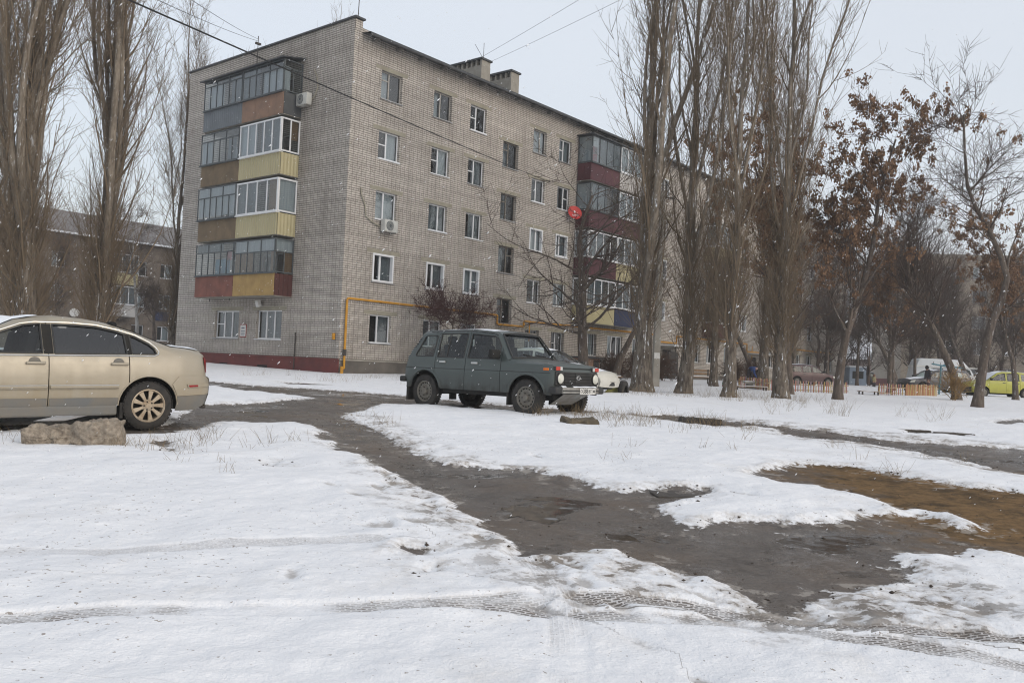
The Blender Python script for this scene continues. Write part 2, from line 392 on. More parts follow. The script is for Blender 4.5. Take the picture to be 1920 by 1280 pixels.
TRACKS = {
 't1': [(-2.78,4.04),(-2.37,4.19),(-2.04,4.28),(-1.69,4.39),(-1.19,4.51),(-0.66,4.62),(-0.11,4.78),(0.34,4.93),(0.7,4.97),(1.06,4.97),(1.37,4.89),(1.64,4.79),(2.01,4.7),(2.45,4.67),(2.84,4.57),(3.34,4.35)],
 't2': [(-0.11,4.77),(0.32,4.66),(0.75,4.66),(1.14,4.67),(1.49,4.6),(1.71,4.51),(2.05,4.42),(2.32,4.31),(2.59,4.16)],
 't4': [(-0.26,6.76),(0.07,6.08),(0.26,5.46),(0.35,4.84),(0.34,4.26),(0.28,3.54)],
 't3': [(-3.59,5.42),(-3.11,5.44),(-2.47,5.49),(-1.94,5.69),(-1.38,5.94),(-0.89,6.06)],
}



def sdist(px, py, poly):
    """signed distance, positive inside"""
    P = np.array(poly, float); Q = np.roll(P, -1, 0)
    best = np.full(px.shape, 1e9); ins = np.zeros(px.shape, bool)
    for (ax, ay), (bx, by) in zip(P, Q):
        dx, dy = bx - ax, by - ay; L = dx * dx + dy * dy + 1e-12
        t = np.clip(((px - ax) * dx + (py - ay) * dy) / L, 0, 1)
        best = np.minimum(best, (px - ax - t * dx)**2 + (py - ay - t * dy)**2)
        if ay != by:
            c = ((ay > py) != (by > py)) & (px < (bx - ax) * (py - ay) / (by - ay) + ax); ins ^= c
    d = np.sqrt(best); return np.where(ins, d, -d)
def near_box(px, py, poly, m):
    P = np.array(poly); return (px > P[:, 0].min() - m) & (px < P[:, 0].max() + m) & (py > P[:, 1].min() - m) & (py < P[:, 1].max() + m)

def bare_field(X, Y):
    """metres inside (positive) bare ground"""
    b = np.full(X.shape, -2.)
    for k, p in BARE.items():
        m = near_box(X, Y, p, 2.)
        if m.any(): b[m] = np.maximum(b[m], sdist(X[m], Y[m], p))
    return b

def make_ground():
    nu = 640
    rows = np.concatenate([np.linspace(-30, 2.6, 14)[:-1], 2.6 * (62 / 2.6) ** np.linspace(0, 1, 700), 62 * (3500 / 62) ** np.linspace(0, 1, 36)[1:]])
    u = np.linspace(-1, 1, nu); u = np.sign(u) * (.72 * np.abs(u) + .28 * np.abs(u) ** 3)
    W = 4.5 + .98 * np.maximum(rows, 0) + np.where(rows > 62, (rows - 62) * .6, 0) + np.where(rows < 2.6, (2.6 - rows) * 1.2, 0)
    Y, U = np.meshgrid(rows, u, indexing='ij'); X = U * W[:, None]
    b = bare_field(X, Y)
    fine = fbm(X * 3.1, Y * 3.1, 4); wob = fbm(X * .9 + 5, Y * .9, 3)
    b = np.where(b > -1.9, b + fine * .24 + wob * .14 + fbm(X * 9, Y * 9, 3) * .07, b)
    near = np.clip(1 - Y / 70, 0, 1)
    z = G(Y) + fbm(X * .35, Y * .35, 3) * .10 * near
    snow_t = 1 / (1 + np.exp(np.clip(b / .035, -40, 40)))               # 1 in snow, 0 on bare
    z = z + snow_t * (.035 + .035 * np.clip(-b / .5, 0, 1)) + snow_t * (fbm(X * 1.6, Y * 1.6, 5) * .075 + fbm(X * 7, Y * 7, 3) * .02) * near
    z = z + (1 - snow_t) * fbm(X * 5, Y * 5, 4) * .018 * near
    # clumps of snow shoved up along the path's edge
    z = z + np.exp(-((b + .12) / .1) ** 2) * np.clip(fbm(X * 4, Y * 4, 3) + .1, 0, 1) * .09 * near
    sl = np.full(X.shape, -2.)
    for k, p in SLUSH.items():
        m = near_box(X, Y, p, 1.5)
        if m.any(): sl[m] = np.maximum(sl[m], sdist(X[m], Y[m], p))
    tu = np.zeros(X.shape); tv = np.full(X.shape, 1.); tws = np.zeros(X.shape)
    for k, p in TRACKS.items():
        
        P = np.array(p); acc = 0.
        m = near_box(X, Y, p, .5)
        if not m.any(): continue
        x, y = X[m], Y[m]; bu = np.zeros(x.shape); bv = np.full(x.shape, 1.)
        for (ax, ay), (bx, by) in zip(P[:-1], P[1:]):
            dx, dy = bx - ax, by - ay; L = math.hypot(dx, dy)
            t = ((x - ax) * dx + (y - ay) * dy) / (L * L); tc_ = np.clip(t, 0, 1)
            d = np.hypot(x - ax - tc_ * dx, y - ay - tc_ * dy); sg = np.sign(dx * (y - ay) - dy * (x - ax)); 
            better = d < np.abs(bv); bv = np.where(better, d * np.where(sg == 0, 1, sg), bv); bu = np.where(better, acc + tc_ * L, bu); acc += L
        cu, cv, cw = tu[m], tv[m], tws[m]; w = np.abs(bv) < np.abs(cv); cu[w] = bu[w]; cv[w] = bv[w]; cw[w] = {'t3': .3, 't4': .28}.get(k, 1.); tu[m] = cu; tv[m] = cv; tws[m] = cw
    z = z - .022 * np.clip((.12 - np.abs(tv)) / .03, 0, 1) * tws
    # footprints trodden beside the path
    gf = np.random.default_rng(12); ft = np.zeros(X.shape)
    spots = [(gf.uniform(-1.3, .4), gf.uniform(5.9, 9.0)) for _ in range(46)] + [(gf.uniform(.2, 2.2), gf.uniform(4.7, 5.7)) for _ in range(30)] + [(gf.uniform(1.8, 3.4), gf.uniform(4.6, 6.0)) for _ in range(16)] + [(gf.uniform(-1.6, .4), gf.uniform(9.6, 12)) for _ in range(12)] + [(gf.uniform(-3.5, 3.), gf.uniform(3.6, 9.)) for _ in range(10)]
    for fx, fy in spots:
        a = gf.uniform(-.5, .5) + math.radians(125); m = (np.abs(X - fx) < .3) & (np.abs(Y - fy) < .3)
        if not m.any(): continue
        dx, dy = X[m] - fx, Y[m] - fy; u_ = (dx * math.cos(a) + dy * math.sin(a)) / .15; v_ = (-dx * math.sin(a) + dy * math.cos(a)) / .06
        ft[m] = np.maximum(ft[m], np.clip(1.35 - np.sqrt(u_ * u_ + v_ * v_), 0, 1) * gf.uniform(.35, 1.))
    z = z - .035 * np.clip(ft, 0, .7) * snow_t
    n, m_ = X.shape
    V = np.stack([X, Y, z], -1).reshape(-1, 3)
    idx = np.arange(n * m_).reshape(n, m_)
    F = np.stack([idx[:-1, :-1], idx[:-1, 1:], idx[1:, 1:], idx[1:, :-1]], -1).reshape(-1, 4)
    me = np_mesh('ground', V, F)
    for nm, arr in (('bare', b), ('slush', sl), ('track_u', tu), ('track_v', tv), ('foot', ft), ('track_w', tws)):
        a = me.attributes.new(nm, 'FLOAT', 'POINT'); a.data.foreach_set('value', arr.astype(np.float32).ravel())
    smooth_mesh(me)
    o = link('ground', me, ground_mat()); tag(o, kind='structure')
    return o

def ground_mat():
    m, nt, b = nodes_of('snow_and_wet_dirt')
    L = nt.links.new
    v = coord(nt, 'Object')
    def attr(nm):
        a = nt.nodes.new('ShaderNodeAttribute'); a.attribute_name = nm; return a.outputs['Fac']
    bare, slush, tu, tv, foot = attr('bare'), attr('slush'), attr('track_u'), attr('track_v'), attr('foot')
    n_f = noise(nt, v, 14., 6, .65); n_m = noise(nt, v, 3.2, 5, .6); n_l = noise(nt, v, .55, 4); n_vf = noise(nt, v, 60., 4, .6)
    # ragged bare mask
    n_e = noise(nt, v, 32., 4, .6)
    e = math_n(nt, 'ADD', bare, math_n(nt, 'MULTIPLY', math_n(nt, 'SUBTRACT', n_f, .5), .26))
    e = math_n(nt, 'ADD', e, math_n(nt, 'MULTIPLY', math_n(nt, 'SUBTRACT', n_m, .5), .22))
    e = math_n(nt, 'ADD', e, math_n(nt, 'MULTIPLY', math_n(nt, 'SUBTRACT', n_e, .5), .07))
    fb = maprange(nt, e, -.012, .022)
    # wet slush: thin snow where the brown ground shows through in patches
    sl = maprange(nt, slush, -.35, .25)
    slp = math_n(nt, 'ADD', math_n(nt, 'MULTIPLY', n_m, .6), math_n(nt, 'MULTIPLY', n_f, .4))
    sl_soft = math_n(nt, 'MULTIPLY', sl, maprange(nt, slp, .44, .56))
    sl_hard = math_n(nt, 'MULTIPLY', sl, maprange(nt, slp, .535, .565))
    # tyre prints
    inside = math_n(nt, 'MULTIPLY', maprange(nt, math_n(nt, 'ABSOLUTE', tv), .085, .105, 1., 0.), attr('track_w'))
    tb = N(nt, 'ShaderNodeTexBrick', Scale=1., **{'Mortar Size': .0055, 'Mortar Smooth': .2, 'Brick Width': .055, 'Row Height': .026})
    cx = nt.nodes.new('ShaderNodeCombineXYZ'); L(math_n(nt, 'ADD', tu, math_n(nt, 'MULTIPLY', n_f, .02)), cx.inputs[0]); L(math_n(nt, 'ADD', tv, math_n(nt, 'MULTIPLY', n_f, .03)), cx.inputs[1]); L(cx.outputs[0], tb.inputs['Vector'])
    blk = math_n(nt, 'SUBTRACT', 1., tb.outputs['Fac'])
    worn = maprange(nt, math_n(nt, 'ADD', noise(nt, v, 1.1, 3), maprange(nt, tu, 3.2, 4.6, 0., .18)), .42, .60)
    tread = math_n(nt, 'MULTIPLY', math_n(nt, 'MULTIPLY', inside, math_n(nt, 'MULTIPLY', blk, worn)), maprange(nt, n_f, .36, .5))
    # colours
    snow = mixc(nt, maprange(nt, n_m, .3, .75), (.83, .835, .85), (.745, .755, .78))
    speck = maprange(nt, math_n(nt, 'ADD', noise(nt, v, 30., 3, .5), math_n(nt, 'MULTIPLY', math_n(nt, 'SUBTRACT', n_l, .5), .22)), .68, .71)
    snow = mixc(nt, math_n(nt, 'MULTIPLY', speck, .75), snow, (.20, .155, .115))
    tint = maprange(nt, noise(nt, v, 1.3, 5, .65), .56, .8)
    snow = mixc(nt, math_n(nt, 'MULTIPLY', tint, .26), snow, (.52, .46, .38))
    snow = mixc(nt, math_n(nt, 'MULTIPLY', sl_soft, .62), snow, (.34, .295, .25))
    snow = mixc(nt, math_n(nt, 'MULTIPLY', sl_hard, .85), snow, (.15, .125, .10))
    fp = maprange(nt, math_n(nt, 'ADD', foot, math_n(nt, 'MULTIPLY', math_n(nt, 'SUBTRACT', n_f, .5), .9)), .35, .75)
    snow = mixc(nt, math_n(nt, 'MULTIPLY', fp, .62), snow, (.27, .235, .20))
    snow = mixc(nt, math_n(nt, 'MULTIPLY', math_n(nt, 'MULTIPLY', inside, worn), .42), snow, (.36, .31, .265))
    snow = mixc(nt, math_n(nt, 'MULTIPLY', tread, .9), snow, (.11, .09, .074))
    thin = math_n(nt, 'MULTIPLY', maprange(nt, math_n(nt, 'ADD', e, math_n(nt, 'MULTIPLY', math_n(nt, 'SUBTRACT', n_m, .5), .5)), -.20, .0), maprange(nt, n_f, .38, .6))
    snow = mixc(nt, math_n(nt, 'MULTIPLY', thin, .55), snow, (.36, .32, .275))
    asphalt = mixc(nt, maprange(nt, n_m, .3, .7), (.088, .074, .063), (.128, .108, .092))
    asphalt = mixc(nt, math_n(nt, 'MULTIPLY', maprange(nt, noise(nt, v, .9, 5, .65), .45, .7), .7), asphalt, (.135, .098, .068))
    asphalt = mixc(nt, math_n(nt, 'MULTIPLY', maprange(nt, noise(nt, v, 2.1, 6, .7, .6), .56, .66), .75), asphalt, (.05, .04, .032))
    asphalt = mixc(nt, math_n(nt, 'MULTIPLY', maprange(nt, n_vf, .5, .75), .5), asphalt, (.055, .048, .042))
    # yellow clay with old grass at the right
    sp = nt.nodes.new('ShaderNodeSeparateXYZ'); L(v, sp.inputs[0])
    cl = math_n(nt, 'MULTIPLY', maprange(nt, math_n(nt, 'ADD', sp.outputs[0], math_n(nt, 'MULTIPLY', math_n(nt, 'SUBTRACT', n_m, .5), 2.2)), 2.7, 3.9), maprange(nt, sp.outputs[1], 11.6, 11.0))
    cl = math_n(nt, 'MULTIPLY', cl, maprange(nt, sp.outputs[1], 5.8, 7.2))
    clay = mixc(nt, maprange(nt, n_f, .35, .65), (.21, .132, .066), (.125, .083, .046))
    clay = mixc(nt, math_n(nt, 'MULTIPLY', maprange(nt, noise(nt, v, 2.6, 7, .72), .46, .62), .85), clay, (.062, .046, .030))
    dirt = mixc(nt, cl, asphalt, clay)
    # bits of slush lying on the bare ground
    bn = math_n(nt, 'SUBTRACT', noise(nt, v, 6.5, 6, .62), math_n(nt, 'MULTIPLY', math_n(nt, 'MINIMUM', bare, .55), .30))
    bits = maprange(nt, bn, .515, .575)
    dirt = mixc(nt, math_n(nt, 'MULTIPLY', bits, .62), dirt, (.36, .325, .285))
    bits2 = maprange(nt, math_n(nt, 'SUBTRACT', noise(nt, v, 4.2, 6, .66), math_n(nt, 'MULTIPLY', math_n(nt, 'MINIMUM', bare, .7), .2)), .595, .62)
    dirt = mixc(nt, math_n(nt, 'MULTIPLY', bits2, .8), dirt, (.68, .67, .66))
    pud = math_n(nt, 'MULTIPLY', maprange(nt, noise(nt, v, 1.05, 4, .55, .4), .55, .58), maprange(nt, bare, .15, .4))
    pud = math_n(nt, 'MULTIPLY', pud, math_n(nt, 'SUBTRACT', 1., cl))
    dirt = mixc(nt, math_n(nt, 'MULTIPLY', pud, .7), dirt, (.045, .036, .028))
    col = mixc(nt, fb, snow, dirt)
    L(col, b.inputs['Base Color'])
    wet = maprange(nt, noise(nt, v, 1.4, 4, .6), .38, .62, .10, .6)
    dry = nt.nodes.new('ShaderNodeMix'); dry.data_type = 'FLOAT'; L(cl, dry.inputs[0]); L(wet, dry.inputs[2]); dry.inputs[3].default_value = .92
    pw = nt.nodes.new('ShaderNodeMix'); pw.data_type = 'FLOAT'; L(pud, pw.inputs[0]); L(dry.outputs[0], pw.inputs[2]); pw.inputs[3].default_value = .04
    r_d = pw.outputs[0]
    L(maprange(nt, math_n(nt, 'MULTIPLY', cl, fb), 0., 1., .38, .06), b.inputs['Specular IOR Level'])
    mixr = nt.nodes.new('ShaderNodeMix'); mixr.data_type = 'FLOAT'; L(fb, mixr.inputs[0]); mixr.inputs[2].default_value = .68; L(r_d, mixr.inputs[3])
    L(mixr.outputs[0], b.inputs['Roughness']); 
    hh = math_n(nt, 'ADD', math_n(nt, 'MULTIPLY', n_f, .8), math_n(nt, 'MULTIPLY', n_vf, .3))
    hh = math_n(nt, 'ADD', hh, math_n(nt, 'MULTIPLY', math_n(nt, 'MULTIPLY', noise(nt, v, 5., 6, .65), fb), 1.6))
    hh = math_n(nt, 'ADD', hh, math_n(nt, 'MULTIPLY', noise(nt, v, 4.5, 4, .5), .9))
    hh = math_n(nt, 'SUBTRACT', hh, math_n(nt, 'MULTIPLY', fb, .9))
    hh = math_n(nt, 'MULTIPLY', hh, math_n(nt, 'SUBTRACT', 1., math_n(nt, 'MULTIPLY', math_n(nt, 'MULTIPLY', pud, fb), .97)))
    hh = math_n(nt, 'SUBTRACT', hh, math_n(nt, 'MULTIPLY', tread, .9))
    hh = math_n(nt, 'SUBTRACT', hh, math_n(nt, 'MULTIPLY', sl_soft, .5))
    bump(nt, b, hh, .7, .03)
    return m

make_ground()
# ------------------------------------------------------------------ apartment block
def fB(u, d, z): return (u, -d, z)
def fA(u, d, z): return (-d, u, z)
def fbox(mb, f, a0, a1, b0, b1, z0, z1):
    V = [f(a, b, z) for a in (a0, a1) for b in (b0, b1) for z in (z0, z1)]
    return mb.add(V, [(0, 1, 3, 2), (4, 6, 7, 5), (0, 4, 5, 1), (2, 3, 7, 6), (0, 2, 6, 4), (1, 5, 7, 3)])
def wall_holes(name, f, u0, u1, z0, z1, holes, mat_, parent, reveal=.14):
    us = sorted({u0, u1, *[h[0] for h in holes], *[h[1] for h in holes]}); zs = sorted({z0, z1, *[h[2] for h in holes], *[h[3] for h in holes]})
    us = [u for u in us if u0 <= u <= u1]; zs = [z for z in zs if z0 <= z <= z1]
    mb = MB()
    for a, b in zip(us[:-1], us[1:]):
        for c, d in zip(zs[:-1], zs[1:]):
            cu, cz = (a + b) / 2, (c + d) / 2
            if any(h[0] < cu < h[1] and h[2] < cz < h[3] for h in holes): continue
            mb.add([f(a, 0, c), f(b, 0, c), f(b, 0, d), f(a, 0, d)], [(0, 1, 2, 3)])
    for h in holes:
        a, b, c, d = h; r = -reveal
        for p, q in (((a, c), (a, d)), ((a, d), (b, d)), ((b, d), (b, c)), ((b, c), (a, c))):
            mb.add([f(p[0], 0, p[1]), f(q[0], 0, q[1]), f(q[0], r, q[1]), f(p[0], r, p[1])], [(0, 1, 2, 3)])
    return mb.build(name, mat_, parent)

def window(parent, f, u0, u1, z0, z1, style='pvc2', curtain=None, flip=False, rec=.12, sill=True, lintel=True, bars=False, snow_sill=False):
    fm = {'p': M['pvc'], 'w': M['wood_white'], 'g': M['wood_grey']}[style[0]]
    t = .055 if style[0] == 'p' else .05
    mb = MB(); b0, b1 = -rec - .05, -rec
    e = .003
    U0, U1, Z0, Z1 = u0 + e, u1 - e, z0 + e, z1 - e
    if style.endswith('c'):                                # bright casing round the opening
        t = .085; b1 = .03
    fbox(mb, f, U0, U1, b0, b1, Z0, Z0 + t); fbox(mb, f, U0, U1, b0, b1, Z1 - t, Z1)
    fbox(mb, f, U0, U0 + t, b0, b1 - .002, Z0 + t, Z1 - t); fbox(mb, f, U1 - t, U1, b0, b1 - .002, Z0 + t, Z1 - t)
    if style.endswith('c'): b1 = -rec
    n3 = '3' in style
    cuts = [u0 + (u1 - u0) * k for k in ((.34, .66) if n3 else ((.58,) if flip else (.42,)))]
    for c in cuts: fbox(mb, f, c - t * .6, c + t * .6, b0, b1 + .012, Z0 + t, Z1 - t)
    edges = [U0 + t] + [x for c in cuts for x in (c - t * .6, c + t * .6)] + [U1 - t]
    cells = [(edges[2 * i], edges[2 * i + 1], Z0 + t, Z1 - t) for i in range(len(cuts) + 1)]
    if 't' in style:                                       # transom in the narrow sash
        k = len(cells) - 1 if flip else 0
        a, b, c, d = cells[k]; zt = c + (d - c) * (.52 if style[0] == 'p' else .7)
        fbox(mb, f, a, b, b0, b1, zt - .025, zt + .025)
        cells[k:k + 1] = [(a, b, c, zt - .025), (a, b, zt + .025, d)]
    w = mb.build('window', fm, parent)
    for a, b, c, d in cells:
        fbox(MB(), f, a, b, 0, 0, 0, 0)
        p = MB(); p.add([f(a, b0 + .02, c), f(b, b0 + .02, c), f(b, b0 + .02, d), f(a, b0 + .02, d)], [(0, 1, 2, 3)])
        p.build('pane', M['glass'], w)
    if sill:
        s = MB(); fbox(s, f, u0 - .05, u1 + .05, b1, .07, z0 - .045, z0 - .004); s.build('window_sill', M['pvc'] if style[0] == 'p' and random.random() < .5 else M['metal_sill'], w)
        if snow_sill:
            s = MB(); fbox(s, f, u0 + .05, u1 + .02, b1 + .02, .065, z0 - .003, z0 + .03); s.build('snow_ridge', M['snow_thing'], w, bevel=.012)
    if lintel:
        l = MB(); fbox(l, f, u0 - .36, u1 + .36, -.1, .006, z1 + .002, z1 + .19); l.build('lintel', M['lintel'], parent)
    if curtain:
        cm, k0, k1 = curtain
        c = MB(); c.add([f(u0 + (u1 - u0) * k0, -rec - .16, z0), f(u0 + (u1 - u0) * k1, -rec - .16, z0), f(u0 + (u1 - u0) * k1, -rec - .16, z1), f(u0 + (u1 - u0) * k0, -rec - .16, z1)], [(0, 1, 2, 3)])
        c.build('curtain', M[cm], w)
    if bars:
        g = MB(); n = 6
        for k in range(n + 1):
            a = u0 + (u1 - u0) * k / n; fbox(g, f, a - .008, a + .008, .012, .028, z0, z1)
        for zz in (z0 + .05, (z0 + z1) / 2, z1 - .05): fbox(g, f, u0 - .05, u1 + .05, .028, .044, zz - .01, zz + .01)
        g.build('window_grille', M['iron'], w)
    return w

def rnd_curtain():
    r = random.random()
    if r < .30: return ('curtain_w', 0., random.choice((.45, 1.)))
    if r < .5: return ('curtain_w', .5, 1.)
    if r < .8: return ('curtain_g', 0, 1.)
    if r < .86: return ('curtain_b', 0, .4)
    return None

BK = (-7.5895, 38.3, 0.0)
bld = empty('apartment_block', BK, math.radians(50.17), 'five storey grey brick apartment block with glazed balconies and yellow gas pipe', 'building')
LB, LA = 64.0, 13.78
ZP, ZW = 1.46, 16.15
ROW = [2.26, 5.07, 7.94, 10.72, 13.48]
colsB = [(1.68, 2.97), (5.08, 6.34), (7.72, 8.95), (12.93, 14.12), (15.33, 16.52)]
stair = [(10.38, 11.66)]
holesB = []; winB = []
styles = {  # (row, col): style, curtain
    (4, 0): ('wt', ('curtain_w', 0, .45)), (4, 1): ('w', ('curtain_w', 0, .4)), (4, 2): ('pt', None), (4, 3): ('w', ('curtain_w', 0, 1)), (4, 4): ('pt', ('curtain_g', 0, 1)),
    (3, 0): ('pt', ('curtain_w', .5, 1)), (3, 1): ('pt', ('curtain_w', .55, 1)), (3, 2): ('pt', ('curtain_g', .4, 1)), (3, 3): ('p', ('curtain_w', 0, .3)), (3, 4): ('pt', None),
    (2, 0): ('p', ('curtain_w', 0, 1)), (2, 1): ('p', ('curtain_g', 0, 1)), (2, 2): ('p', ('curtain_g', .4, 1)), (2, 3): ('pc', ('curtain_w', 0, 1)), (2, 4): ('pc', ('curtain_g', 0, 1)),
    (1, 0): ('pc', ('curtain_g', .4, 1)), (1, 1): ('pc', ('curtain_g', .5, 1)), (1, 2): ('ptc', ('curtain_w', 0, 1)), (1, 3): ('p', None), (1, 4): ('p', ('curtain_w', 0, 1)),
    (0, 0): ('p', ('curtain_g', .55, 1)), (0, 1): ('p', ('curtain_g', 0, 1)), (0, 2): ('p', ('curtain_w', 0, 1)), (0, 3): ('pt', None), (0, 4): ('pt', None)}
for r, z in enumerate(ROW):
    for c, (a, b) in enumerate(colsB):
        winB.append((a, b, z, z + 1.30, *styles[(r, c)], r == 0 and c >= 3, (r + c) % 3 == 0))
for a, b, z0, z1 in ((10.38, 11.66, 12.14, 13.5), (10.38, 11.66, 9.32, 10.72), (10.38, 11.66, 6.47, 7.9), (10.45, 11.66, 3.75, 5.1)):
    winB.append((a, b, z0, z1, 'gt', ('curtain_g', 0, .5), False, False))
# ground floor windows past the first balconies, then the columns of the next entrances
for a, b, st, br in ((18.65, 19.89, 'pt', True), (21.15, 22.9, 'p3', False), (24.1, 25.35, 'p', False), (32.3, 33.4, 'p', False), (34.45, 35.9, 'p3', False), (37.3, 38.4, 'p', False)):
    winB.append((a, b, 2.36, 3.68, st, rnd_curtain(), br, False))
for r in range(1, 5):
    for a, b in ((24.6, 25.85), (26.9, 28.1), (30.9, 32.1), (37.4, 38.6), (39.8, 41.0), (45.2, 46.4), (47.8, 49.0), (51.3, 52.5), (54.0, 55.2), (59.5, 60.7)):
        winB.append((a, b, ROW[r], ROW[r] + 1.3, random.choice(('p', 'pt', 'w', 'pc')), rnd_curtain(), False, False))
for a, b in ((45.2, 46.4), (47.8, 49.0), (51.3, 52.5), (54.0, 55.2), (59.5, 60.7)):
    winB.append((a, b, 2.36, 3.66, random.choice(('p', 'pt')), rnd_curtain(), False, False))
# balcony doors / windows behind the glazing
for r in range(1, 5):
    for a, b in ((18.2, 19.8), (21.0, 22.6), (34.2, 35.9)):
        winB.append((a, b, ROW[r] - .1, ROW[r] + 1.35, 'w', ('curtain_g', 0, 1), False, False))
DOORS = [(10.5, 11.6, 1.05, 3.05), (28.0, 29.2, 1.2, 3.1), (42.1, 43.2, 1.2, 3.1)]
hB = [(w[0], w[1], w[2], w[3]) for w in winB] + [(d[0], d[1], max(d[2], ZP + .001), d[3]) for d in DOORS]
wall_holes('wall', fB, 0, LB, ZP, ZW + .15, hB, M['brick'], bld)
for a, b, z0, z1, st, cu, br, sn in winB: window(bld, fB, a, b, z0, z1, st, cu, random.random() < .12, bars=br, snow_sill=sn)
# end wall: two ground floor windows, balcony openings above
winA = [(7.86, 10.02, 2.26, 3.64), (4.31, 6.35, 2.26, 3.64)]
opA = [(a, b, ROW[r] - .35, ROW[r] + 1.3) for r in range(1, 5) for a, b in ((7.9, 9.9), (4.3, 6.3))]
wall_holes('wall', fA, 0, LA, ZP, 16.62, winA + opA, M['brick'], bld)
for k, (a, b, c, d) in enumerate(winA): window(bld, fA, a, b, c, d, 'p3t' if k == 0 else 'p3', ('curtain_g', 0, 1), flip=(k == 0))
for a, b, c, d in opA: window(bld, fA, a, b, c, d, random.choice(('p', 'w')), ('curtain_g', 0, 1), sill=False, lintel=False)
# hidden walls, inner darkness, plinth, parapet
mb = MB()
mb.add([(LB, 0, .3), (LB, LA, .3), (LB, LA, 16.3), (LB, 0, 16.3)], [(0, 1, 2, 3)]); mb.add([(0, LA, .3), (LB, LA, .3), (LB, LA, 16.3), (0, LA, 16.3)], [(0, 1, 2, 3)])
mb.build('wall', M['brick'], bld)
MB().box(1.1, LB - .6, .95, LA - .6, .4, 16.0).build('dim_interior', M['room'], bld)
MB().box(-.05, 0.0, -.05, LA + .02, -.2, ZP - .01).build('plinth', M['plinth_red'], bld)
pl = MB(); u_prev = 0.001
for a, b, c, d in DOORS: pl.box(u_prev, a, -.05, .0, -.2, ZP - .01); u_prev = b
pl.box(u_prev, LB, -.05, 0, -.2, ZP - .01); pl.build('plinth', M['plinth_grey'], bld)
MB().box(-.075, -.05, -.075, LA, 1.40, 1.475).build('plinth_ledge', M['plinth_red'], bld)
MB().box(0.02, LB, -.085, -.05, 1.40, 1.475).build('plinth_ledge', M['concrete'], bld)
for a, b in ((8.6, 9.3), (5.2, 6.0)):
    MB().box(-.056, -.05, a, b, .85, 1.02).build('basement_vent', M['hull'], bld)
# parapet of the end wall stands above the eaves, with a sheet metal coping
MB().box(.002, .42, -.02, LA, 16.15, 16.60).build('parapet', M['brick'], bld)
MB().box(-.09, .5, -.12, LA + .08, 16.622, 16.70).build('coping', M['roof_metal'], bld)
# roof
EY, EZ, RY, RZ_ = -.58, 15.93, LA / 2, 16.55
mb = MB(); mb.add([(.42, EY, EZ + .1), (LB, EY, EZ + .1), (LB, RY, RZ_), (.42, RY, RZ_), (LB, LA + .58, EZ + .1), (.42, LA + .58, EZ + .1)], [(0, 1, 2, 3), (3, 2, 4, 5)])
roof = mb.build('roof', M['roof_metal'], bld)
mb = MB(); mb.box(.45, LB, EY - .02, EY + .02, EZ - .03, EZ + .09); mb.build('fascia', M['roof_metal'], roof)
mb = MB(); mb.add([(.43, EY + .03, EZ - .01), (LB, EY + .03, EZ - .01), (LB, .0, 16.12), (.43, .0, 16.12)], [(0, 1, 2, 3)]); mb.build('soffit', M['soffit'], roof)
for k in range(44):
    u = 1.0 + k * 1.45
    MB().box(u, u + .09, EY + .12, -.005, 15.86, 15.99).build('eave_bracket', M['soffit'], roof)
def chimney(x0, x1, y0, y1, z1):
    mb = MB(); mb.box(x0, x1, y0, y1, 16.4, z1 - .42); c = mb.build('chimney', M['concrete'], roof)
    p = MB(); n = 8
    for k in range(n + 1):
        yy = y0 + (y1 - y0 - .12) * k / n; p.box(x0 + .01, x1 - .01, yy, yy + .12, z1 - .42, z1 - .1)
    p.build('flue_pier', M['concrete'], c); return c, MB().box(x0 - .08, x1 + .08, y0 - .08, y1 + .08, z1 - .1, z1).build('chimney_cap', M['roof_metal'], c)
chimney(10.55, 11.28, 2.0, 5.0, 18.44); chimney(13.1, 13.82, 2.0, 5.2, 18.5)

# entrances
def entrance(a, b, z0, z1, cw=1.4, snow=True):
    d = MB(); fbox(d, fB, a, b, -.12, -.06, z0, z1); dr = d.build('entrance_door', M['iron'], bld)
    h = MB(); fbox(h, fB, b - .18, b - .15, -.06, -.01, z0 + .9, z0 + 1.15); h.build('handle', M['chrome'], dr)
    c = MB(); fbox(c, fB, a - .6, b + .6, .0, cw, z1 + .14, z1 + .24); cp = c.build('entrance_canopy', M['concrete'], bld)
    if snow: s = MB(); fbox(s, fB, a - .57, b + .57, .02, cw - .03, z1 + .24, z1 + .31); s.build('snow_layer', M['snow_thing'], cp, bevel=.02)
    for u in (a - .5, b + .5):
        p = MB(); p.tube([fB(u, cw - .12, z0 - .6), fB(u, cw - .12, z1 + .14)], .035); p.build('canopy_post', M['iron'], cp)
    s = MB(); fbox(s, fB, a - .4, b + .4, .05, 1.2, z0 - .7, z0 - .02); s.build('entrance_step', M['concrete'], bld)
entrance(*DOORS[0], snow=False); entrance(*DOORS[1]); entrance(*DOORS[2])
# dark porch screens beside the second entrance
for a, b in ((26.6, 27.9), (41.0, 42.0)):
    s = MB(); fbox(s, fB, a, b, 1.25, 1.3, .75, 2.95); s.build('porch_screen', M['iron'], bld)

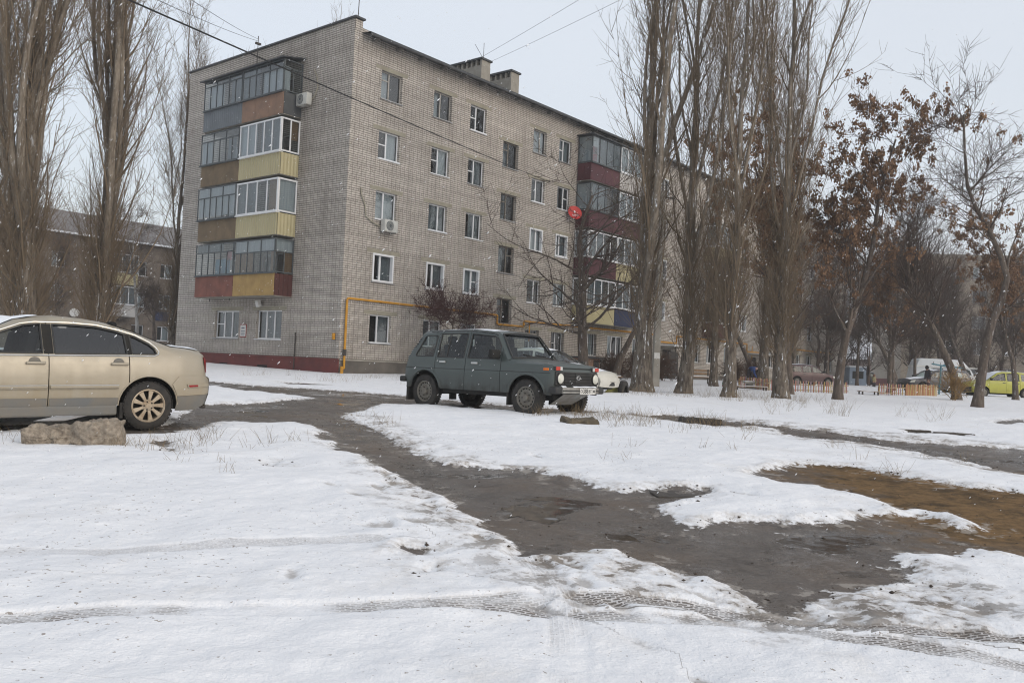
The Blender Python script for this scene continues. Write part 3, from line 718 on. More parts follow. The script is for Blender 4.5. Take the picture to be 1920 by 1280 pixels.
# balconies
BM = {'red': mat('board_red', (.235, .09, .065), (.15, .06, .045), 2.2, .75, bmp=.2), 'ochre': mat('board_ochre', (.42, .28, .10), (.32, .205, .075), 2.2, .7, bmp=.15),
      'brown': mat('board_brown', (.20, .145, .085), (.13, .095, .06), 1.8, .8, bmp=.2), 'rust': mat('board_rust', (.30, .18, .12), (.21, .135, .095), 2., .75, bmp=.15),
      'pale': mat('ribbed_pale_yellow', (.45, .40, .24), (.39, .345, .2), 1.2, .5), 'greyblue': mat('ribbed_grey', (.16, .18, .195), (.12, .135, .15), 1.2, .55),
      'darkgrey': mat('board_dark_grey', (.085, .09, .092), (.06, .062, .065), 2, .7), 'maroon': mat('board_maroon', (.095, .026, .033), (.065, .02, .025), 1.5, .6),
      'darkred': mat('planks_dark_red', (.085, .028, .024), (.055, .02, .018), 4, .7, stretch=(6, 6, .6)), 'yellow': mat('board_yellow', (.44, .39, .22), (.37, .32, .18), 1.2, .6),
      'blue': mat('board_blue', (.022, .03, .075), (.016, .022, .055), 1.5, .6), 'white': mat('board_white', (.52, .5, .47), (.42, .4, .38), 1.5, .7)}
def parapet(parent, f, a0, a1, z0, z1, kind, col, n=3):
    if kind == 'boards':
        for k in range(n):
            p0 = a0 + (a1 - a0) * k / n; p1 = a0 + (a1 - a0) * (k + 1) / n
            m_ = MB(); fbox(m_, f, p0 + .006, p1 - .006, .0, .02, z0, z1); m_.build('parapet_board', BM[col], parent)
    else:
        n = max(4, int(abs(a1 - a0) / .045)); G_ = np.zeros((n + 1, 2, 3))
        for k in range(n + 1):
            d = .012 + (.022 if (k // 2) % 2 else 0)
            for j, z in enumerate((z0, z1)): G_[k, j] = f(a0 + (a1 - a0) * k / n, d, z)
        MB().grid(G_).build('ribbed_sheet', BM[col], parent)
def glazing(parent, f, a0, a1, z0, z1, n, fm, transom=None, th=.045, curtain=None, low=None):
    mb = MB(); cells = []
    fbox(mb, f, a0, a1, -.03, .03, z0, z0 + th); fbox(mb, f, a0, a1, -.03, .03, z1 - th, z1)
    rows = [(z0 + th, z1 - th)]
    if transom:
        zt = z0 + (z1 - z0) * transom; fbox(mb, f, a0 + th, a1 - th, -.025, .025, zt - th / 2, zt + th / 2); rows = [(z0 + th, zt - th / 2), (zt + th / 2, z1 - th)]
    for ri, (c, d) in enumerate(rows):
        nn = n if ri == 0 else max(1, (n + 1) // 2)
        for k in range(nn + 1):
            a = a0 + (a1 - a0 - th) * k / nn; fbox(mb, f, a, a + th, -.02, .02, c, d)
        for k in range(nn):
            cells.append((a0 + (a1 - a0 - th) * k / nn + th, a0 + (a1 - a0 - th) * (k + 1) / nn, c, d))
    g = mb.build('glazing_frame', fm, parent)
    for a, b, c, d in cells:
        MB().add([f(a, 0, c), f(b, 0, c), f(b, 0, d), f(a, 0, d)], [(0, 1, 2, 3)]).build('pane', M['glass'], parent)
    for cm, k0, k1, q0, q1 in (curtain or []):
        p0, p1 = a0 + (a1 - a0) * k0, a0 + (a1 - a0) * k1; c, d = z0 + (z1 - z0) * q0, z0 + (z1 - z0) * q1
        MB().add([f(p0, -.08, c), f(p1, -.08, c), f(p1, -.08, d), f(p0, -.08, d)], [(0, 1, 2, 3)]).build('curtain', cm if not isinstance(cm, str) else M[cm], parent)
CLOTH_BLUE = mat('hung_cloth_blue', (.10, .26, .33), (.16, .2, .28), 3, .9)
CLOTH_PINK = mat('hung_cloth_pink', (.5, .22, .24), None, 3, .9)
def balcony(f, u0, u1, z, D, par, glz, side_par=None, side_at=None, top=None, end_wall=None):
    """u0<u1 along the wall, z slab underside, D depth; par=(kind,colour,n); glz dict"""
    mb = MB(); fbox(mb, f, u0, u1, 0.002, D - .03, z, z + .14); b = mb.build('balcony', M['concrete'], bld)
    zt = z + 1.04
    front = lambda a, o, zz: f(a, D + o, zz)
    parapet(b, front, u0, u1, z + .03, zt, *par)
    out = glz.get('out', .04); z1 = z + (top or 2.66)
    fg = lambda a, o, zz: f(a, D + out + o, zz)
    m_ = MB(); fbox(m_, f, u0, u1, D - .1, D + out + .08, zt, zt + .05); m_.build('rail_board', glz['fm'], b)
    glazing(b, fg, u0 + .01, u1 - .01, zt + .05, z1, glz['n'], glz['fm'], glz.get('tr'), glz.get('th', .045), glz.get('cur'))
    if side_at is not None:
        sgn = -1 if side_at == u0 else 1
        sp = lambda a, o, zz: f(side_at + sgn * o, a, zz)
        parapet(b, sp, .02, D, z + .03, zt, *(side_par or par))
        glazing(b, sp, .02, D + out, zt + .052, z1 - .002, glz.get('ns', 2), glz['fm'], glz.get('tr'), glz.get('th', .045), glz.get('scur'))
    return b
Y0, YM, Y1 = 3.62, 6.97, 10.38
DK, WH = M['dark_frame'], M['pvc']
F2, F3, F4, F5 = 4.22, 7.02, 9.82, 12.62
balcony(fA, YM + .01, Y1, F2, 1.0, ('boards', 'red', 3), dict(fm=DK, n=6, tr=.72, cur=[('curtain_g', .3, 1, .72, 1), (CLOTH_BLUE, .12, .5, .0, .5), (CLOTH_PINK, .08, .2, .45, .72)]))
balcony(fA, Y0, YM - .01, F2, 1.0, ('boards', 'ochre', 3), dict(fm=DK, n=6, tr=.62, ns=2, cur=[('curtain_w', 0, 1, .63, 1), ('curtain_b', .0, .12, 0, .62), ('curtain_b', .55, 1, 0, .62)], scur=[('curtain_w', 0, 1, .63, 1), ('curtain_b', 0, .5, 0, .62)]), ('boards', 'darkred', 4), Y0)
balcony(fA, YM + .01, Y1, F3, 1.0, ('boards', 'brown', 2), dict(fm=DK, n=6, tr=.68, out=.1, cur=[('curtain_w', 0, 1, .1, 1)]), top=2.7)
balcony(fA, Y0, YM - .01, F3, 1.0, ('rib', 'pale'), dict(fm=WH, n=4, th=.075, out=.05, ns=1, cur=[('curtain_b', .0, .24, 0, 1), ('curtain_g', .55, 1, 0, 1), (CLOTH_BLUE, .6, .75, .1, .8)], scur=[('curtain_w', 0, 1, 0, 1)]), None, Y0)
balcony(fA, YM + .01, Y1, F4, 1.0, ('boards', 'brown', 3), dict(fm=DK, n=6, tr=.74, out=.08, cur=[('curtain_w', .7, 1, 0, .74), ('curtain_g', .1, .3, 0, .7)]))
balcony(fA, Y0, YM - .01, F4, 1.0, ('rib', 'pale'), dict(fm=WH, n=5, th=.07, out=.05, ns=2, cur=[('curtain_g', .0, .5, 0, 1), ('curtain_w', .6, 1, 0, 1)], scur=[('curtain_b', 0, .4, .4, 1)]), None, Y0)
balcony(fA, YM + .01, Y1, F5, 1.0, ('rib', 'greyblue'), dict(fm=DK, n=6, tr=.80, out=.06, cur=[('curtain_w', .5, .9, 0, .8), ('curtain_g', 0, .3, 0, .9)]), top=2.56)
b5 = balcony(fA, Y0, YM - .01, F5, 1.0, ('boards', 'rust', 3), dict(fm=DK, n=6, tr=.74, out=.06, ns=2, cur=[('curtain_w', .05, .5, 0, .72), ('curtain_g', .6, 1, .0, 1)], scur=[('curtain_w', .6, 1, 0, .8)]), ('boards', 'darkgrey', 1), Y0, top=2.56)
mb = MB(); mb.add([fA(Y0 - .18, 1.28, 15.17), fA(Y1 + .15, 1.28, 15.17), fA(Y1 + .15, 0, 15.42), fA(Y0 - .18, 0, 15.42), fA(Y0 - .18, 1.28, 15.22), fA(Y1 + .15, 1.28, 15.22), fA(Y1 + .15, 0, 15.47), fA(Y0 - .18, 0, 15.47)],
    [(0, 1, 2, 3), (7, 6, 5, 4), (0, 4, 5, 1), (2, 6, 7, 3), (1, 5, 6, 2), (0, 3, 7, 4)]); mb.build('balcony_roof', M['roof_metal'], b5)
for a in (10.05, 8.25): 
    MB().tube([fA(a, .35, 4.24), fA(a, .35, 4.1)], .02).build('slab_bracket', M['iron'], bld)
# street side balconies
cols1 = [(F2, 'yellow', 'blue'), (F3, 'maroon', 'yellow'), (F4, 'maroon', 'maroon'), (F5, 'maroon', 'white')]
for z, c1, c2 in cols1:
    pv = c1 == 'yellow'
    b = balcony(fB, 17.2, 20.28, z, .98, ('boards', c1, 2), dict(fm=WH if z < 8 else DK, n=4, th=.07 if z < 8 else .045, ns=1, cur=[('curtain_g', .1, .6, 0, 1)] if z != F5 else [('curtain_w', 0, .25, 0, 1), (CLOTH_PINK, .05, .2, 0, .6), ('curtain_g', .3, 1, 0, 1)], scur=[('curtain_w', 0, 1, 0, 1)] if z > 7 else [('curtain_b', .4, 1, 0, 1)]), None, 17.2)
    b = balcony(fB, 20.3, 23.4, z, .98, ('boards', c2, 2), dict(fm=WH, n=4, th=.07, cur=[('curtain_g', 0, 1, 0, 1)] if z < 8 else [('curtain_w', 0, 1, 0, 1)]))
mb = MB(); fbox(mb, fB, 17.0, 23.6, 0, 1.2, F5 + 2.68, F5 + 2.74); mb.build('balcony_roof', M['roof_metal'], b)
for z, c1 in ((F2, 'maroon'), (F3, 'white'), (F4, 'pale'), (F5, 'white')):
    balcony(fB, 33.6, 36.6, z, .98, ('boards', c1, 2), dict(fm=WH, n=4, th=.07, ns=1, cur=[('curtain_g', 0, 1, 0, 1)]), None, 33.6)
# stone stair wall and shed by the basement entry of the first section
s = MB(); s.prism([(18.2, .4), (18.2, 2.05), (22.2, 1.25), (22.2, .4)], lambda u, z: fB(u, 1.6, z), lambda u, z: fB(u, 1.45, z)); s.build('stair_wall', M['plinth_grey'], bld)
s = MB(); s.prism([(18.15, 2.06), (18.15, 2.13), (22.3, 1.31), (22.3, 1.24)], lambda u, z: fB(u, 1.68, z), lambda u, z: fB(u, 1.38, z)); s.build('stair_coping', M['concrete'], bld)
s = MB(); fbox(s, fB, 16.3, 17.9, .3, 1.7, .4, 2.15); sh = s.build('basement_porch', BM['rust'], bld)
s = MB(); fbox(s, fB, 16.1, 18.1, .2, 1.95, 2.152, 2.23); s.build('porch_roof', M['roof_metal'], sh)
s = MB(); fbox(s, fB, 17.25, 17.8, 1.702, 1.72, .5, 2.05); s.build('porch_door', M['iron'], sh)

# gas pipe along the wall
def wpt(u, d, z): return Matrix.Rotation(math.radians(50.17), 4, 'Z') @ Vector((u, -d, z)) + Vector(BK)
def apt(u, d, z): return Matrix.Rotation(math.radians(50.17), 4, 'Z') @ Vector((-d, u, z)) + Vector(BK)
gp = empty('gas_pipe', wpt(.2, .25, .75), math.radians(50.17), 'yellow gas pipe running along the brick wall above ground floor windows', 'pipe')
def gtube(pts, r, name='pipe_run', mt='gas_yellow'):
    return MB().tube([(u - .2, -d + .25, z - .75) for u, d, z in pts], r, 8).build(name, M[mt], gp, smooth=40)
gtube([(.2, .16, 1.15), (.2, .16, 4.08), (.24, .16, 4.14), (.3, .16, 4.16), (10.28, .16, 4.16), (10.34, .16, 4.14), (10.36, .16, 4.08), (10.36, .16, 3.74), (10.4, .16, 3.69), (10.46, .16, 3.68), (12.5, .16, 3.68), (12.58, .16, 3.7), (12.6, .16, 3.76), (12.6, .16, 3.92), (12.64, .16, 3.97), (12.7, .16, 3.98), (24.6, .16, 4.05), (26.6, .16, 4.05), (26.62, .16, 3.6), (29.6, .16, 3.6), (29.62, .16, 4.1), (41.0, .16, 4.1), (41.02, .16, 3.5), (44, .16, 3.5), (44.02, .16, 4.1), (60, .16, 4.1)], .052)
gtube([(.2, .16, 1.15), (.18, .2, 1.08), (.05, .26, 1.06), (-.02, .3, 1.02), (-.02, .3, .68)], .052)
gtube([(.2, .16, 1.62), (.2, .16, 1.9)], .085, 'valve', 'iron')
gtube([(-.02, .3, .68), (-.02, .3, 1.15)], .07, 'riser_sleeve')
for u in (13.1, 27.0, 42.0): gtube([(u, .16, 3.98), (u, .16, 2.9)], .03, 'branch_pipe')
for u in (2.2, 5.2, 8.2, 15.5, 19., 22., 32., 36.): gtube([(u, .01, 4.1), (u, .2, 4.1)], .015, 'pipe_bracket', 'iron')
MB().box(-.05, .05, -.05, .05, -.14, .14).build('marker_plate', M['gas_yellow'], tag(empty('gas_marker', wpt(-.02, -.28, 2.45) + Vector((-.05, -.08, 0)), math.radians(50.17)), 'small yellow gas marker plate on the end wall near the corner', 'sign'))

# air conditioners
ac_w = mat('ac_white', (.55, .55, .52), (.45, .45, .42), 4, .5)
def aircon(loc, rz, label):
    """local -y faces out from the wall"""
    t = empty('air_conditioner', loc, rz, label, 'air conditioner', 'air conditioners on the brick walls')
    MB().box(-.40, .40, -.42, -.12, 0, .55).build('casing', ac_w, t, bevel=.025, smooth=40)
    Mx = Matrix.Translation((-.08, -.425, .275))
    MB().lathe([(.0, .005), (.07, .0), (.07, -.01), (.21, -.012), (.225, .0), (.225, .012)], 28, Mx).build('fan_grille', M['dark_frame'], t, smooth=30)
    for r in (.09, .14, .19):
        MB().tube([(-.08 + r * math.cos(a), -.442, .275 + r * math.sin(a)) for a in np.linspace(0, 2 * math.pi, 24)], .006, 5).build('grille_ring', ac_w, t)
    for x in (-.28, .28):
        MB().box(x - .02, x + .02, -.44, 0, -.05, -.002).build('bracket', M['dirty_alu'], t)
    return t
aircon(wpt(2.35, .0, 7.38), math.radians(50.17), 'white air conditioner fixed under a third floor window near the corner')
aircon(apt(3.1, .0, 13.1), math.radians(50.17 - 90), 'white air conditioner beside the top balcony of the end wall')
def hose(name, pts, r, label, mt='lintel'):
    o = MB().tube(pts, r, 6).build(name, M[mt], None, smooth=50); return tag(o, label, 'hose')
hose('drain_hose', [wpt(.75, .04, 9.2), wpt(.78, .05, 8.9), wpt(1.05, .05, 8.4), wpt(1.1, .05, 7.95), wpt(1.45, .06, 7.75), wpt(1.95, .1, 7.6)], .03, 'grey hose looping from wall to the air conditioner under the window')
hose('drain_hose', [apt(2.75, .04, 14.8), apt(2.5, .05, 14.4), apt(2.4, .05, 13.9), apt(2.6, .06, 13.5), apt(2.8, .1, 13.35)], .025, 'pale hose curving down to the air conditioner by the top balcony')
MB().tube([apt(3.1, .06, .9), apt(3.1, .06, 2.6)], .03).build('vent_pipe', M['iron'], None)
tag(bpy.data.objects['vent_pipe'], 'thin rusty upright pipe on the red plinth of the end wall', 'pipe')

# notice on the end wall
sg = empty('wall_notice', apt(7.42, .0, 2.34), math.radians(50.17 - 90), 'small white notice with a red border between the ground floor windows', 'sign')
MB().box(-.27, .27, -.02, -.002, -.02, .62).build('notice_board', M['lamp_red2'], sg)
MB().box(-.235, .235, -.026, -.02, .02, .58).build('notice_sheet', M['plate'], sg)
for z, w, h in ((.43, .26, .07), (.28, .34, .035), (.20, .30, .03), (.12, .34, .03), (.07, .22, .02)): MB().box(-w / 2, w / 2, -.029, -.026, z - h / 2, z + h / 2).build('printed_line', mat('faded_print', (.16, .17, .22), None, 30, .7), sg)
# red satellite dish at the balcony edge
ds = empty('satellite_dish', wpt(16.6, .35, 10.45), math.radians(20), 'round red satellite dish with white mark beside the maroon balconies', 'satellite dish')
Rm = Matrix.Translation((0, 0, .15)) @ Matrix.Rotation(math.radians(-22), 4, 'X')
MB().lathe([(.0, .0), (.12, -.006), (.24, -.024), (.36, -.055), (.43, -.08), (.44, -.085), (.43, -.075), (.24, -.012), (.0, .012)], 36, Rm).build('reflector', mat('dish_red', (.55, .035, .03), (.42, .03, .025), 3, .5), ds, smooth=60)
MB().lathe([(.0, -.062), (.05, -.062), (.075, -.055)], 20, Rm @ Matrix.Translation((0, .0, .05)) @ Matrix.Diagonal((.75, 1, 1.3, 1))).build('white_mark', M['white_ink'], ds)
MB().bar((0, .0, -.28), (0, -.45, -.05), .03, .03).build('feed_arm', M['iron'], ds)
MB().lathe([(0, -.06), (.04, -.06), (.045, .0), (.03, .06), (0, .06)], 12, Matrix.Translation((0, -.47, -.03))).build('feed_head', M['plate'], ds, smooth=40)
MB().bar((0, .05, .1), (0.1, .5, -.1), .05, .05).build('mount', M['iron'], ds)
def text_mesh(txt, size, mt, parent, name='lettering', loc=(0, 0, 0), rot=(math.pi / 2, 0, 0), depth=.002, sx=1., Mx=None):
    cu = bpy.data.curves.new(name, 'FONT'); cu.body = txt; cu.size = size; cu.align_x = 'CENTER'; cu.align_y = 'CENTER'; cu.extrude = depth
    tmp = bpy.data.objects.new('tmp_text', cu); COL.objects.link(tmp)
    dg = bpy.context.evaluated_depsgraph_get(); me = bpy.data.meshes.new_from_object(tmp.evaluated_get(dg)); bpy.data.objects.remove(tmp)
    me.materials.clear()
    o = link(name, me, mt, parent)
    o.matrix_local = Mx if Mx is not None else (Matrix.Translation(loc) @ Matrix.LocRotScale(None, __import__('mathutils').Euler(rot), Vector((sx, 1, 1))))
    return o
text_mesh('МТС', .17, M['white_ink'], ds, Mx=Matrix.Translation((0, -.10, .15)) @ Matrix.Rotation(math.radians(-22), 4, 'X') @ Matrix.Translation((0, .01, -.17)) @ Matrix.Rotation(math.pi / 2, 4, 'X'))

# aerials and lamp
an = empty('roof_aerial', apt(7.1, .25, 15.45), math.radians(50), 'thin aerial with a small box in front of the end wall parapet', 'aerial')
MB().tube([(0, 0, 0), (0, 0, 1.75)], .018, 6).build('mast', M['iron'], an)
MB().box(-.14, .14, -.05, .05, 1.32, 1.42).build('aerial_box', M['iron'], an)
an = empty('roof_aerial', wpt(11.0, -2.3, 18.44), 0, 'forked wire aerial on top of the left chimney', 'aerial')
MB().tube([(0, 0, 0), (0, 0, 1.0)], .015, 5).build('mast', M['iron'], an); MB().tube([(0, 0, .1), (-.5, 0, .9)], .012, 5).build('whip', M['iron'], an)
an = empty('roof_aerial', wpt(.3, -.2, 16.7), 0, 'slim whip aerial at the roof corner', 'aerial')
MB().tube([(0, 0, 0), (.02, 0, 1.3)], .02, 5).build('mast', M['iron'], an)
fl = empty('flood_lamp', apt(5.95, .0, 3.95), math.radians(50.17 - 90), 'small white flood lamp on the wall above a ground floor window', 'lamp')
MB().box(-.13, .13, -.3, -.12, -.1, .22, Matrix.Rotation(.3, 4, 'X')).build('housing', M['plate'], fl, bevel=.02); MB().box(-.02, .02, -.15, 0, .05, .09).build('bracket', M['iron'], fl)
# ------------------------------------------------------------------ vehicles
def dens(poly, step, closed=True):
    out = []; n = len(poly)
    for i in range(n if closed else n - 1):
        a = np.array(poly[i], float); b = np.array(poly[(i + 1) % n], float); k = max(1, int(math.ceil(np.hypot(*(b - a)) / step)))
        out += [tuple(a + (b - a) * j / k) for j in range(k)]
    if not closed: out.append(tuple(poly[-1]))
    return out
def in_poly(x, y, poly):
    ins = np.zeros(np.shape(x), bool); P = np.array(poly); Q = np.roll(P, -1, 0)
    for (ax, ay), (bx, by) in zip(P, Q):
        if ay != by: ins ^= ((ay > y) != (by > y)) & (x < (bx - ax) * (y - ay) / (by - ay) + ax)
    return ins
def clean(poly):
    out = []
    for p in poly:
        if not out or math.hypot(p[0] - out[-1][0], p[1] - out[-1][1]) > .004: out.append(tuple(p))
    if math.hypot(out[0][0] - out[-1][0], out[0][1] - out[-1][1]) < .004: out.pop()
    return out
def cdt(outer, holes, step):
    loops = [dens(clean(outer), step)] + [dens(clean(h), step) for h in holes]
    V = []; E = []
    for lp in loops:
        o = len(V); V += lp; E += [(o + i, o + (i + 1) % len(lp)) for i in range(len(lp))]
    B = np.array(V); x0, z0 = B.min(0); x1, z1 = B.max(0)
    gx, gz_ = np.meshgrid(np.arange(x0 + step / 2, x1, step), np.arange(z0 + step / 2, z1, step)); gx = gx.ravel(); gz_ = gz_.ravel()
    ok = in_poly(gx, gz_, loops[0])
    for h in loops[1:]: ok &= ~in_poly(gx, gz_, h)
    for bx, bz in V: ok &= (gx - bx)**2 + (gz_ - bz)**2 > (step * .45)**2
    V2 = V + list(zip(gx[ok], gz_[ok]))
    r = delaunay_2d_cdt([Vector(p) for p in V2], E, [], 0, 1e-5)
    vv = np.array([tuple(p) for p in r[0]]); F = np.array([f for f in r[2] if len(f) == 3])
    c = vv[F].mean(1); ok = in_poly(c[:, 0], c[:, 1], loops[0])
    for h in loops[1:]: ok &= ~in_poly(c[:, 0], c[:, 1], h)
    return vv, F[ok]

class Car:
    """x forward, y left, z up, origin on the ground between the axles"""
    SEGS = ('front', 'hood', 'screen', 'roof', 'back', 'deck', 'tail')
    def __init__(s, name, loc, rz, label, cat, sil, yprof, plan, axle, wr, arch, sill, belt, doors, rail=.06, round_=.05, paint=None, step=.07, group=None, pitch=0., roll=0.):
        s.root = empty(name, loc, rz, label, cat, group); s.root.rotation_euler = (roll, pitch, rz)
        s.sil = {k: [tuple(p) for p in sil.get(k, [])] for k in s.SEGS}
        s.line = clean([p for k in s.SEGS for p in s.sil[k]])
        s.yp = np.array(yprof); s.pl = np.array(sorted(plan)); s.axle = axle; s.wr = wr; s.arch = arch; s.sill = sill; s.belt = belt
        s.doors = doors; s.rail_w = rail; s.r = round_; s.paint = paint; s.step = step
        A = np.array(s.line); s.A = A
        up = clean([p for k in ('screen', 'roof', 'back') for p in s.sil[k]]); s.upper = up
        U = np.array(dens(up, .05, False)); T = np.gradient(U, axis=0); T /= np.linalg.norm(T, axis=1)[:, None] + 1e-9
        nin = np.stack([-T[:, 1], T[:, 0]], 1)                  # curve runs towards -x over the top: inward normal
        if np.mean(nin[:, 1]) > 0: nin = -nin
        s.inner = U + nin * rail
        D = []; lab = []
        for k in s.SEGS:
            if len(s.sil[k]) > 1:
                q = dens(s.sil[k], .02, False); D += q; lab += [k] * len(q)
        s.D = np.array(D); s.lab = lab; s.crown = None
        # keep the inner line monotone in x
        keep = [0]
        for i in range(1, len(s.inner)):
            if s.inner[i, 0] < s.inner[keep[-1], 0] - .004: keep.append(i)
        s.inner = s.inner[keep]
    def set_crowns(s, c):
        T = np.gradient(s.D, axis=0); L = np.linalg.norm(T, axis=1)[:, None]; T = np.where(L > 1e-6, T / np.maximum(L, 1e-9), 0)
        Nn = np.stack([T[:, 1], -T[:, 0]], 1); cr = np.array([c[k] for k in s.lab]); ker = np.hanning(13); ker /= ker.sum()
        pad = lambda a: np.convolve(np.pad(a, 6, mode='edge'), ker, 'valid')
        Nn = np.stack([pad(Nn[:, 0]), pad(Nn[:, 1])], 1); s.Ns = Nn / (np.linalg.norm(Nn, axis=1)[:, None] + 1e-9); s.crown = pad(cr)
    def dsil(s, x, z):
        best = np.full(np.shape(x), 9.)
        for (ax, az), (bx, bz) in zip(s.A[:-1], s.A[1:]):
            dx, dz = bx - ax, bz - az; L = dx * dx + dz * dz + 1e-12; t = np.clip(((x - ax) * dx + (z - az) * dz) / L, 0, 1)
            best = np.minimum(best, np.hypot(x - ax - t * dx, z - az - t * dz))
        return best
    def side(s, x, z, inset=0.):
        x = np.asarray(x, float); z = np.asarray(z, float)
        y = np.interp(z, s.yp[:, 0], s.yp[:, 1]) * np.interp(x, s.pl[:, 0], s.pl[:, 1])
        d = np.clip(s.dsil(x, z) / s.r, 0, 1)
        return y - s.r * (1 - np.sqrt(np.maximum(1 - (1 - d)**2, 0))) - inset
    def zlow(s, x):
        z = s.sill
        for ax in s.axle:
            if abs(x - ax) < s.arch: z = max(z, s.wr + math.sqrt(s.arch**2 - (x - ax)**2))
        return z
    def zrail(s, x): return float(np.interp(x, s.inner[::-1, 0], s.inner[::-1, 1]))
    def low_pts(s, x0, x1):
        n = max(2, int(abs(x1 - x0) / .035)); return [(x0 + (x1 - x0) * k / n, s.zlow(x0 + (x1 - x0) * k / n)) for k in range(n + 1)]
    def panel(s, name, outer, holes=(), mat_=None, inset=0., flange=.03, parent=None, sides=(1, -1), step=None):
        vv, F = cdt(outer, holes, step or s.step)
        x, z = vv[:, 0], vv[:, 1]; y = s.side(x, z, inset)
        out = []
        for sg in sides:
            V = np.stack([x, sg * y, z], 1); f = [tuple(t) if sg < 0 else tuple(t[::-1]) for t in F]
            mb = MB(); mb.add(V, f)
            if flange:
                cnt = {}
                for t in F:
                    for a, b in ((t[0], t[1]), (t[1], t[2]), (t[2], t[0])): cnt[(min(a, b), max(a, b))] = cnt.get((min(a, b), max(a, b)), 0) + 1
                bd = [e for e, c in cnt.items() if c == 1]; ids = sorted({i for e in bd for i in e}); o = len(mb.v); mp = {i: o + k for k, i in enumerate(ids)}
                mb.v += [(V[i][0], V[i][1] - sg * flange, V[i][2]) for i in ids]; mb.f += [(a, b, mp[b], mp[a]) for a, b in bd]
            ob = mb.build(name, mat_ or s.paint, parent or s.root); smooth_mesh(ob.data, 38); out.append(ob)
        return out
    def cross(s, name, pts, mat_=None, crown=.03, power=2., nt=13, off=0., t0=-1., t1=1., parent=None, step=.1, ysc=1., wob=0., inset=0.):
        """surface stretched across the car along profile points"""
        P = np.array(dens(pts, step, False)); T = np.gradient(P, axis=0); T /= np.linalg.norm(T, axis=1)[:, None] + 1e-9
        Nn = np.stack([T[:, 1], -T[:, 0]], 1)
        ye = s.side(P[:, 0], P[:, 1]) * ysc - inset
        cr = np.full(len(P), float(crown))
        if s.crown is not None:
            k = [int(np.argmin((s.D[:, 0] - a)**2 + (s.D[:, 1] - b)**2)) for a, b in P]; cr = s.crown[k]; Nn = s.Ns[k]
        tt = np.linspace(t0, t1, nt); Gd = np.zeros((len(P), nt, 3))
        for j, t in enumerate(tt):
            b = cr * (1 - abs(t)**power) + off
            if wob: b = b + wob * (fbm(P[:, 0] * 6 + t * 4, P[:, 1] * 6 + t * 7, 3))
            Gd[:, j, 0] = P[:, 0] + Nn[:, 0] * b; Gd[:, j, 2] = P[:, 1] + Nn[:, 1] * b; Gd[:, j, 1] = t * ye
        ob = MB().grid(Gd).build(name, mat_ or s.paint, parent or s.root); smooth_mesh(ob.data, 40); return ob
    def body(s, crowns=None, glass=None, rear_glass=None, seat_rows=(.25, -.75), windows=None, front_glass=None):
        c = dict(front=.05, hood=.03, screen=.06, roof=.035, back=.05, deck=.03, tail=.05); c.update(crowns or {})
        S = s.sil; gl = glass or M['car_glass']; s.set_crowns(c)
        xs = s.doors                                             # seams from front to rear
        inner = [tuple(p) for p in s.inner]
        cow = S['screen'][0]; g = .006
        def rail_between(xa, xb):                                # from xa (front) to xb (rear)
            return [(xa, s.zrail(xa))] + [p for p in inner if xb + .01 < p[0] < xa - .01] + [(xb, s.zrail(xb))]
        # front wing
        fr = S['front']; x0 = fr[0][0]
        wing = s.low_pts(xs[0] + g, x0) + list(fr[1:]) + list(S['hood'][1:]) + ([(inner[0][0], inner[0][1])] if inner[0][0] > xs[0] + .03 else []) + rail_between(min(inner[0][0] - .005, inner[0][0]), xs[0] + g)[1:]
        s.parts = {'front_wing': s.panel('front_wing', wing)}
        for k, (xa, xb) in enumerate(zip(xs[:-1], xs[1:])):
            top = rail_between(xa - g, xb + g)
            poly = s.low_pts(xb + g, xa - g) + top
            wt = [(x, z - .03) for x, z in rail_between(xa - .065, xb + .05)]
            wt = [p for p in wt if p[1] > s.belt(p[0]) + .05]
            hole = [(wt[0][0] + (.05 if wt[0][1] < s.belt(wt[0][0]) + .2 else 0), s.belt(wt[0][0]) + .02)] + wt + [(wt[-1][0], s.belt(wt[-1][0]) + .02)]
            if windows and windows.get(k): hole = windows[k]
            nm = 'front_door' if k == 0 else 'rear_door'
            obs = s.panel(nm, poly, [hole]); s.parts[nm] = obs
            for sg, o in zip((1, -1), obs): s.panel('window_pane', hole, mat_=(front_glass if k == 0 and front_glass else gl), inset=.012, flange=0, parent=o, sides=(sg,), step=.12)
            s.parts[nm + '_hole'] = hole
        # rear quarter
        xq = xs[-1]; end = inner[-1]; bk = S['back'][-1]
        tail = list(S['deck']) + list(S['tail'])
        q_top = rail_between(xq - g, end[0]) + [bk] + tail
        poly = list(reversed(s.low_pts(xq - g, tail[-1][0])))
        poly = [tail[-1]] + [p for p in poly if p[0] > tail[-1][0] + .01] + clean(q_top)[:-1]
        hole = (windows or {}).get('quarter')
        obs = s.panel('rear_quarter', poly, [hole] if hole else []); s.parts['rear_quarter'] = obs
        if hole:
            for sg, o in zip((1, -1), obs): s.panel('window_pane', hole, mat_=gl, inset=.012, flange=0, parent=o, sides=(sg,), step=.12)
        rail = [p for p in s.upper] + [tuple(p) for p in s.inner[::-1]]
        s.panel('roof_rail', rail)
        s.cross('front_panel', S['front'], crown=c['front']); s.parts['hood'] = s.cross('hood', S['hood'], crown=c['hood'])
        s.cross('windscreen', S['screen'], front_glass or M['car_glass'], crown=c['screen'], inset=.0); s.cross('roof', S['roof'], crown=c['roof'])
        s.parts['back'] = s.cross('rear_window', S['back'], rear_glass or gl, crown=c['back'])
        if len(S['deck']) > 1: s.cross('boot_lid', S['deck'], crown=c['deck'])
        s.cross('tail_panel', S['tail'], crown=c['tail'])
        # underbody and cabin
        xf, xr = S['front'][0][0], S['tail'][-1][0]; w = float(np.interp(.6, s.yp[:, 0], s.yp[:, 1]))
